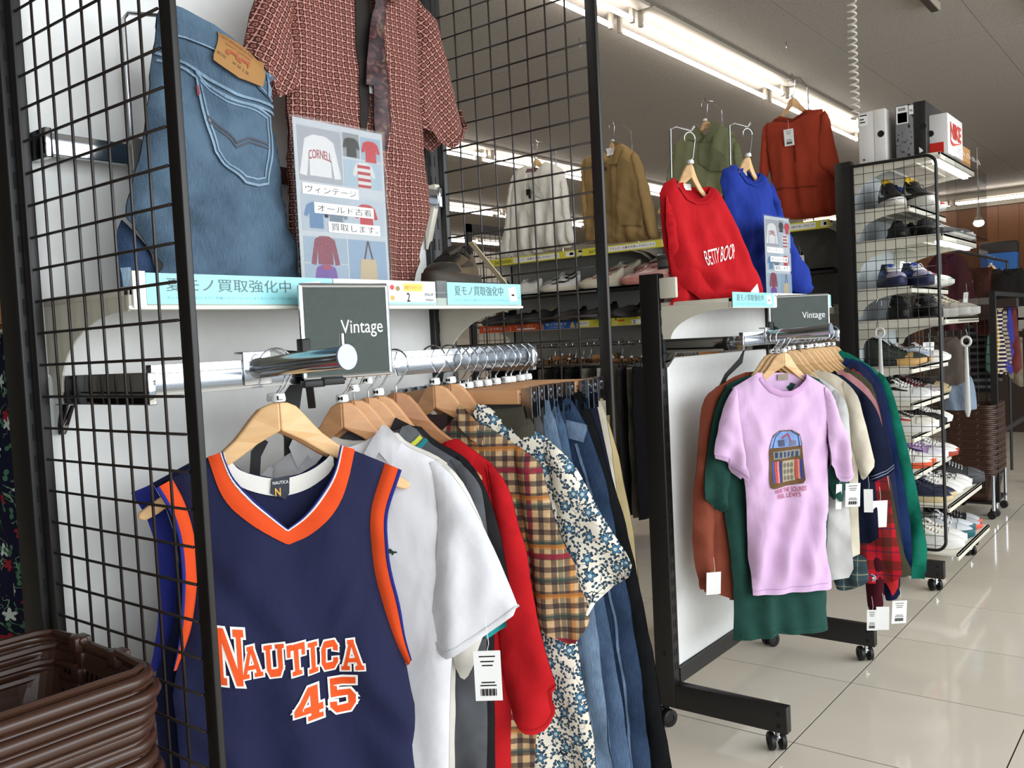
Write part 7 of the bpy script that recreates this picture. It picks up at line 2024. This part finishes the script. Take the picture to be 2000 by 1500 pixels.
# black and dark shoes on the lower shelf
for i, (y, c, lab) in enumerate(((2.46, K_, 'black studded flat shoe, first on the lower back shelf'), (2.28, K_, 'black studded flat shoe, second on the lower back shelf'), (2.10, '#1c1a1a', 'black pump with a beige inside on the lower back shelf'), (1.86, '#2e2a29', 'dark leather bag-shaped shoe with studs on the lower back shelf'), (1.62, K_, 'black loafer with a pale tag on the lower back shelf'), (1.42, '#1d1b1b', 'black felt shoe next to the loafer on the lower back shelf'), (1.22, K_, 'black shoe at the near end of the lower back shelf'), (.72, K_, 'black shoe with ankle strap on the lower back shelf behind the blue sweatshirt'), (.50, K_, 'black strappy shoe on the lower back shelf beside the rack'))):
    shoe(lab, (4.42, y, 1.485), radians(165), 'slip' if i % 2 else 'low', (c, '#2a2524', None, None, ('#a89878' if i == 2 else '#0d0c0c'), c, None), 0, 'flat_shoe')
tag(MB().bar((4.335, 1.58, 1.535), (4.40, 1.50, 1.55), .055, .002).build('paper_tag', PAPER), 'blank white tag lying on the black loafer', 'tag')
for i in (0, 1): shoe('black shoe on the back shelf under the rust dress, ' + ('wrapped in clear plastic' if i else 'heel up'), (4.42, .68 - .30 * i, 1.69), radians(100), 'low', (K_, '#2a2626', K_, None, K_, K_, K_), 0, 'dress_shoe')
pb = MB()
rd = random.Random(4)
for i in range(7):
    for j in range(6): pb.v.append((4.34 + .03 * sin(i + j * 1.7) + .02 * i, .24 + .035 * j, 1.70 + .028 * i + .012 * rd.random() + .02 * sin(j * 1.3)))
for i in range(6):
    for j in range(5): pb.f.append((i * 6 + j, i * 6 + j + 1, i * 6 + 7 + j, i * 6 + 6 + j))
tag(pb.build('plastic_bag', clear('#f2f2f0', .12, .55, 'crinkled_plastic'), smooth=True), 'crinkled clear plastic bag on the back shelf under the rust dress', 'bag')
ptag(4.32, .36, 1.77, -80, 'white price tag hanging from the clear plastic bag', .045, .08)
# trousers on the back rail
PC = [('#17161a', 'black trousers'), ('#1b1a1c', 'black trousers'), ('#202024', 'black trousers'), ('#4e4a45', 'grey brown trousers'), ('#17161a', 'black trousers'), ('#1b1a1c', 'black trousers'), ('#6b675f', 'taupe trousers'), ('S', 'blue white striped trousers'), ('#bdb4a2', 'cream buttoned trousers'), ('#3c3b40', 'charcoal padded trousers'), ('#7f7d70', 'khaki grey trousers'), ('#121216', 'wide black velvet trousers')]
STRP = m_stripes('#c9c6bd', '#56617a', .011, .004, 'blue_white_stripe')
BEE = wood('#7f5632', '#9c6c42', 1.0, '_hanger_back')
ys = [2.45, 2.32, 2.19, 2.06, 1.94, 1.83, 1.72, 1.60, 1.53, 1.46, 1.38, 1.30]
half_names = ['first', 'second', 'third', '', 'fourth', 'fifth']
bk = 0
for i, (y, (c, nm)) in enumerate(zip(ys, PC)):
    m = STRP if c == 'S' else cloth(c, .9, 700, .1)
    if nm == 'black trousers': bk += 1; lab = 'black trousers on the back rail, %s black pair from far end' % ('first second third fourth fifth'.split()[bk - 1])
    else: lab = nm + ' on the back rail'
    r = thing('trousers', lab, 'trousers', (4.30, y, 0), radians(4 * sin(i * 2.2)))
    w = .20 if i != 11 else .24
    C = Cloth([(-w, 1.175), (w, 1.175), (w * 1.05, .9), (w * .98, .24), (.02, .24), (0, .5), (-.02, .24), (-w * .98, .24), (-w * 1.05, .9)], None, T=.014, r=.03, amp=.006, lam=.1, seed=120 + i, res=.035, rnd=0, mouth=((0, 1.175, .3, .03),))
    C.build('legs', m, r)
    C.ribbon('waistband', [(-w, 1.157), (w, 1.157)], .034, m, r, .003)
    clip_hanger(4.30, y, radians(4 * sin(i * 2.2)), 1.235, 'clip hanger of ' + lab, .13, .094, BEE)
for i, y in enumerate((2.39, 2.26, 2.00, 1.89, 1.77, 1.66, 1.34, 1.24, 1.18, 1.10, 1.02, .92)):
    clip_hanger(4.30, y, radians(6 * sin(i)), 1.225 + .02 * (i % 3), 'empty clip hanger on the back rail, number %s from the far end' % ('one two three four five six seven eight nine ten eleven twelve'.split()[i]), .13, .104 - .02 * (i % 3), BEE)
 
# ---------------------------------------------------------------- far background
# second mesh rack and wall display far behind the white jacket
g = thing('mesh_divider', 'far black mesh divider with a thick frame, seen beyond the brown shoe', 'mesh divider', (6.0, 4.25, 0))
MB().box(0, .07, -.02, .02, 0, 2.53).box(0, .9, -.02, .02, 2.45, 2.53).box(.83, .9, -.02, .02, 0, 2.53).build('frame', BLACK, g)
wv = MB().tube([(0, 0, 0), (0, 0, 2.45)], .003, 5).mesh('wire'); wh = MB().tube([(0, 0, 0), (.8, 0, 0)], .003, 5).mesh('wire')
for me in (wv, wh): me.materials.append(WIRE)
for i in range(9): put('wire', wv, WIRE, g, (.11 + .085 * i, 0, 0))
for i in range(26): put('wire', wh, WIRE, g, (.05, 0, .1 + .092 * i))
fs = thing('display_gondola', 'far white shelf with a purple edge strip and brown shoes, behind the brown leather shoe', 'display fixture', (9.2, 6.0, 0))
MB().box(-1.2, 3.2, .3, .34, 0, 2.6).build('back_panel', plain('#bdb6a8', .7), fs)
MB().box(-1.2, 3.2, -.1, .3, 2.08, 2.10).box(-1.2, 3.2, -.1, .3, 1.60, 1.62).build('shelf', CREAM, fs)
MB().box(-1.2, 3.2, -.115, -.1, 2.06, 2.14).build('edge_strip', plain('#2f2a7a', .5), fs)
for i in range(4):
    shoe('brown boot on the far white shelf, %s from the left' % ordn[i], (8.5 + .45 * i, 5.95, 1.62), radians(-70), 'high', ('#8a5f38', '#4a3220', None, None, '#2a1c12', '#8a5f38', None), 0, 'ankle_boot')
BIG = 'first second third fourth fifth sixth seventh eighth ninth tenth eleventh twelfth thirteenth fourteenth fifteenth sixteenth seventeenth eighteenth nineteenth twentieth twenty-first twenty-second twenty-third twenty-fourth twenty-fifth twenty-sixth twenty-seventh twenty-eighth twenty-ninth thirtieth thirty-first thirty-second thirty-third'.split()
# basket tower on a chrome cart, right background
ct = thing('basket_cart', 'low cart with chrome legs and castors under the far basket stack', 'cart', (6.05, -.30, 0))
for dx in (.03, .47):
    for dy in (.03, .30):
        MB().tube([(dx, dy, .06), (dx, dy, .30)], .012, 10).build('leg', CHROME, ct, smooth=True)
        c = MB().lathe([(.006, -.012), (.024, -.012), (.028, -.006), (.028, .006), (.024, .012), (.006, .012)], 14, (dx, dy + .012, .028), 'x')
        c.build('castor_wheel', BLACKP, ct, smooth=True)
MB().box(.03, .47, .02, .32, .10, .112).build('tray', BLACK, ct)
for i in range(34):
    basket((6.52, .035, .315 + .0138 * i), .02 * sin(i * 1.9), 'brown shopping basket on the far chrome cart, ' + ('topmost' if i == 33 else 'lowest' if i == 0 else BIG[i] + ' from the bottom'), 'baskets on the far cart', i in (0, 33))
# wire racks with clothes, right background
rk = thing('wire_rack', 'black wire rack with posts behind the far basket stack', 'display rack', (6.2, -.27, 0))
for dx, dy in ((0, .55), (0, 0), (1.5, .55), (1.5, 0)): MB().box(dx - .02, dx + .02, dy - .02, dy + .02, .1, 1.55).build('post', BLACK, rk)
for bb in ((0, 1.5, .54, .56, 1.52, 1.55), (0, 1.5, -.01, .01, 1.52, 1.55), (0, 1.5, .54, .56, .55, .58), (0, 1.5, -.01, .01, .55, .58)): MB().box(*bb).build('rail', BLACK, rk)
for sgn in range(4):
    caster(rk, (0, 1.5)[sgn % 2], (0, .55)[sgn // 2], .3, .1)
for i in range(12): MB().tube([(0, .05 * i, .58), (0, .05 * i, 1.52)], .003, 5).build('wire', WIRE, rk)
for i in range(14): MB().tube([(0, 0, .6 + .065 * i), (0, .55, .6 + .065 * i)], .003, 5).build('wire', WIRE, rk)
def simple_garment(name, label, cat, loc, rz, w, z0, z1, m, seed, sleeves=True):
    r = thing(name, label, cat, loc, radians(rz))
    C = Cloth([(-.07, z1), (.07, z1), (w * .9, z1 - .07), (w, z1 - .2), (w * .95, z0), (-w * .95, z0), (-w, z1 - .2), (-w * .9, z1 - .07)], None, T=.03, r=.06, amp=.012, lam=.1, seed=seed, res=.03)
    C.build('body', m, r)
    if sleeves:
        for s_ in (1, -1):
            P = [(s_ * w * .82, z1 - .06), (s_ * w * 1.0, z1 - .16), (s_ * w * 1.22, z0 + .1), (s_ * w * .98, z0 + .06), (s_ * w * .85, z1 - .3)]
            Cloth(P if s_ > 0 else P[::-1], None, T=.03, r=.04, amp=.008, seed=seed + s_, res=.03, y0=-.01).build('sleeve', m, r)
    C.ribbon('collar', [(-.07, z1 - .005), (0, z1 - .05), (.07, z1 - .005)], .025, m, r, .008)
    return r, C
simple_garment('jacket', 'maroon jacket seen through the acrylic cover', 'jacket', (5.75, -.09, 0), -80, .14, 1.30, 1.80, cloth('#3a161c', .9), 201)
simple_garment('jacket', 'orange edged jacket just right of the maroon jacket', 'jacket', (6.3, -.19, 0), -85, .06, 1.25, 1.72, cloth('#3a1610', .9), 202)
simple_garment('jacket', 'dark brown jacket on a hanger below the blue bag', 'jacket', (8.3, .10, 0), -75, .15, 1.10, 1.80, cloth('#2a2018', .9), 203)
hanger((8.3, .10), radians(-75), 1.84, 'pale hanger in the dark brown jacket below the blue bag', .06, None, OAK)
simple_garment('jacket', 'black jacket right of the dark brown jacket', 'jacket', (8.1, -.10, 0), -75, .14, 1.10, 1.78, cloth('#1a1614', .9), 204)
simple_garment('striped_jumper', 'black and grey striped jumper above the far basket stack', 'jumper', (6.75, -.10, 0), -80, .11, .82, 1.38, m_stripes('#141414', '#4a4a4a', .05, .022, 'grey_stripe', 'v'), 205)
simple_garment('cardigan', 'taupe cardigan behind the right shoe horn', 'cardigan', (5.6, -.10, 0), -80, .12, .95, 1.26, cloth('#4e453e', .9), 206)
simple_garment('shirt', 'pale blue shirt below the taupe cardigan', 'shirt', (5.72, -.15, 0), -80, .10, .78, 1.0, cloth('#7d8a9c', .9), 207, False)
simple_garment('shirt', 'beige shirt at the right edge of the picture', 'shirt', (7.6, -.28, 0), -70, .13, .80, 1.20, cloth('#7d7160', .9), 208)
simple_garment('shirt', 'brown shirt below the small cards at the right edge', 'shirt', (8.0, -.30, 0), -70, .15, 1.0, 1.40, cloth('#2e231a', .9), 209)
TI = [('#2c4a38', 'plain dark green necktie on the far rack'), ('#9a7a3a', 'gold checked necktie beside the green one on the far rack'), ('#2a2140', 'violet necktie with pale squares on the far rack'), ('#8f8672', 'beige patterned necktie on the far rack'), ('#2a2a80', 'bright blue necktie on the far rack'), ('#5a1c18', 'dark red necktie on the far rack')]
for i, (c, lab) in enumerate(TI):
    r = thing('necktie', lab, 'tie', (6.6 + .02 * i, -.185 - .028 * i, 0), radians(-60))
    mm = cloth(c, .6, 500, .25, 40) if i in (0, 4, 5) else m_stripes(c, '#c9bfa4' if i != 3 else '#3a3030', .03, .012, 'tie_pattern', 'v')
    C = Cloth([(-.012, 1.42), (.012, 1.42), (.042, 1.0), (0, .95), (-.042, 1.0)], None, T=.006, r=.02, amp=.004, seed=220 + i, res=.03, rnd=0)
    C.build('blade', mm, r)
    MB().tube([(-.02, 0, 1.43), (.02, 0, 1.43)], .006, 6).build('loop', mm, r)
tag(MB().box(6.55, 6.66, -.36, -.13, 1.44, 1.50).build('tie_bar', plain('#2a1c14', .5)), 'dark wooden bar carrying the neckties', 'rail')
for i in range(2):
    tag(MB().box(7.6, 7.61, -.27, -.21, 1.36 - .11 * i, 1.45 - .11 * i).build('small_card', plain('#8f8a80', .6)), 'small pale card above the brown shirt, ' + ('upper' if i == 0 else 'lower'), 'card')
# bags and shelf before the wooden wall
bg = thing('tote_bag', 'blue bag with a dark rim before the wooden wall', 'bag', (11.2, .52, 1.75))
MB().prism([(-.18, 0), (.16, 0), (.20, .36), (.12, .42), (-.14, .42), (-.2, .36)], -.05, .05, lambda a, b, t: (t, a, b)).build('body', plain('#1f5fa8', .6), bg, bevel=.01)
MB().box(-.055, .055, -.2, .2, .36, .50).build('rim', plain('#2a2420', .6), bg, bevel=.02)
bx = thing('storage_box', 'blue and white box at the right edge before the wooden wall', 'box', (11.5, -.35, 1.6))
MB().box(0, .3, -.25, .3, 0, .24).box(0, .3, -.25, .3, .38, .62).build('body', plain('#2444a0', .5), bx, bevel=.01)
MB().box(-.002, .302, -.252, .302, .24, .38).build('band', plain('#a8a6a0', .5), bx)
MB().box(0, .3, -.25, .26, .62, .70).build('lid', plain('#cfc6b0', .5), bx, bevel=.02)
sh = thing('wall_shelf', 'long dark shelf with a white label strip before the wooden wall', 'shelf', (11.3, -2.5, 0))
MB().box(0, .5, 0, 3.2, 1.56, 1.60).build('board', plain('#2c1c12', .5), sh)
MB().box(-.01, 0, 0, 3.1, 1.53, 1.61).build('label_strip', plain('#b9b5aa', .5), sh)
for k, y in enumerate((2.45, 2.25, 2.05)): MB().box(-.014, -.010, y, y + .08, 1.545, 1.595).build('label', plain(('#3a3f8a', '#202020', '#6a3020')[k], .5), sh)
tag(MB().tube([(9.4, .30, 1.02), (9.4, -.70, 1.02)], .02, 8).tube([(9.4, -.45, 0), (9.4, -.45, 1.02)], .02, 8).build('rack_bar', BLACK, smooth=True), 'black rack bar near the right edge of the floor', 'rack')
simple_garment('jacket', 'dark jacket hanging at the right edge beside the red capped item', 'jacket', (8.4, -.38, 0), -70, .18, 1.05, 1.72, cloth('#17130f', .9), 210)

tag(MB().tube([(7.4, -.28, 1.22), (8.1, -.30, 1.40), (8.5, -.38, 1.72)], .012, 8).tube([(7.4, -.28, 0), (7.4, -.28, 1.27)], .012, 8).tube([(8.5, -.38, 0), (8.5, -.38, 1.73)], .012, 8).build('clothes_rail', BLACK, smooth=True), 'black rail carrying the beige and brown shirts at the right edge', 'rail')
tag(MB().box(11.0, 11.4, .2, 1.4, 1.70, 1.75).box(11.35, 11.4, .2, 1.4, 0, 1.70).build('wall_ledge', plain('#2c1c12', .5)), 'dark ledge under the blue bag before the wooden wall', 'shelf')


tag(MB().tube([(5.5, -.10, 1.83), (8.35, -.02, 1.86)], .012, 8).tube([(8.35, -.02, 0), (8.35, -.02, 1.86)], .012, 8).tube([(5.5, -.10, 1.83), (5.5, -.10, 0)], .012, 8).build('clothes_rail', BLACK, smooth=True), 'high black rail carrying the maroon and dark jackets beyond the shoe rack', 'rail')
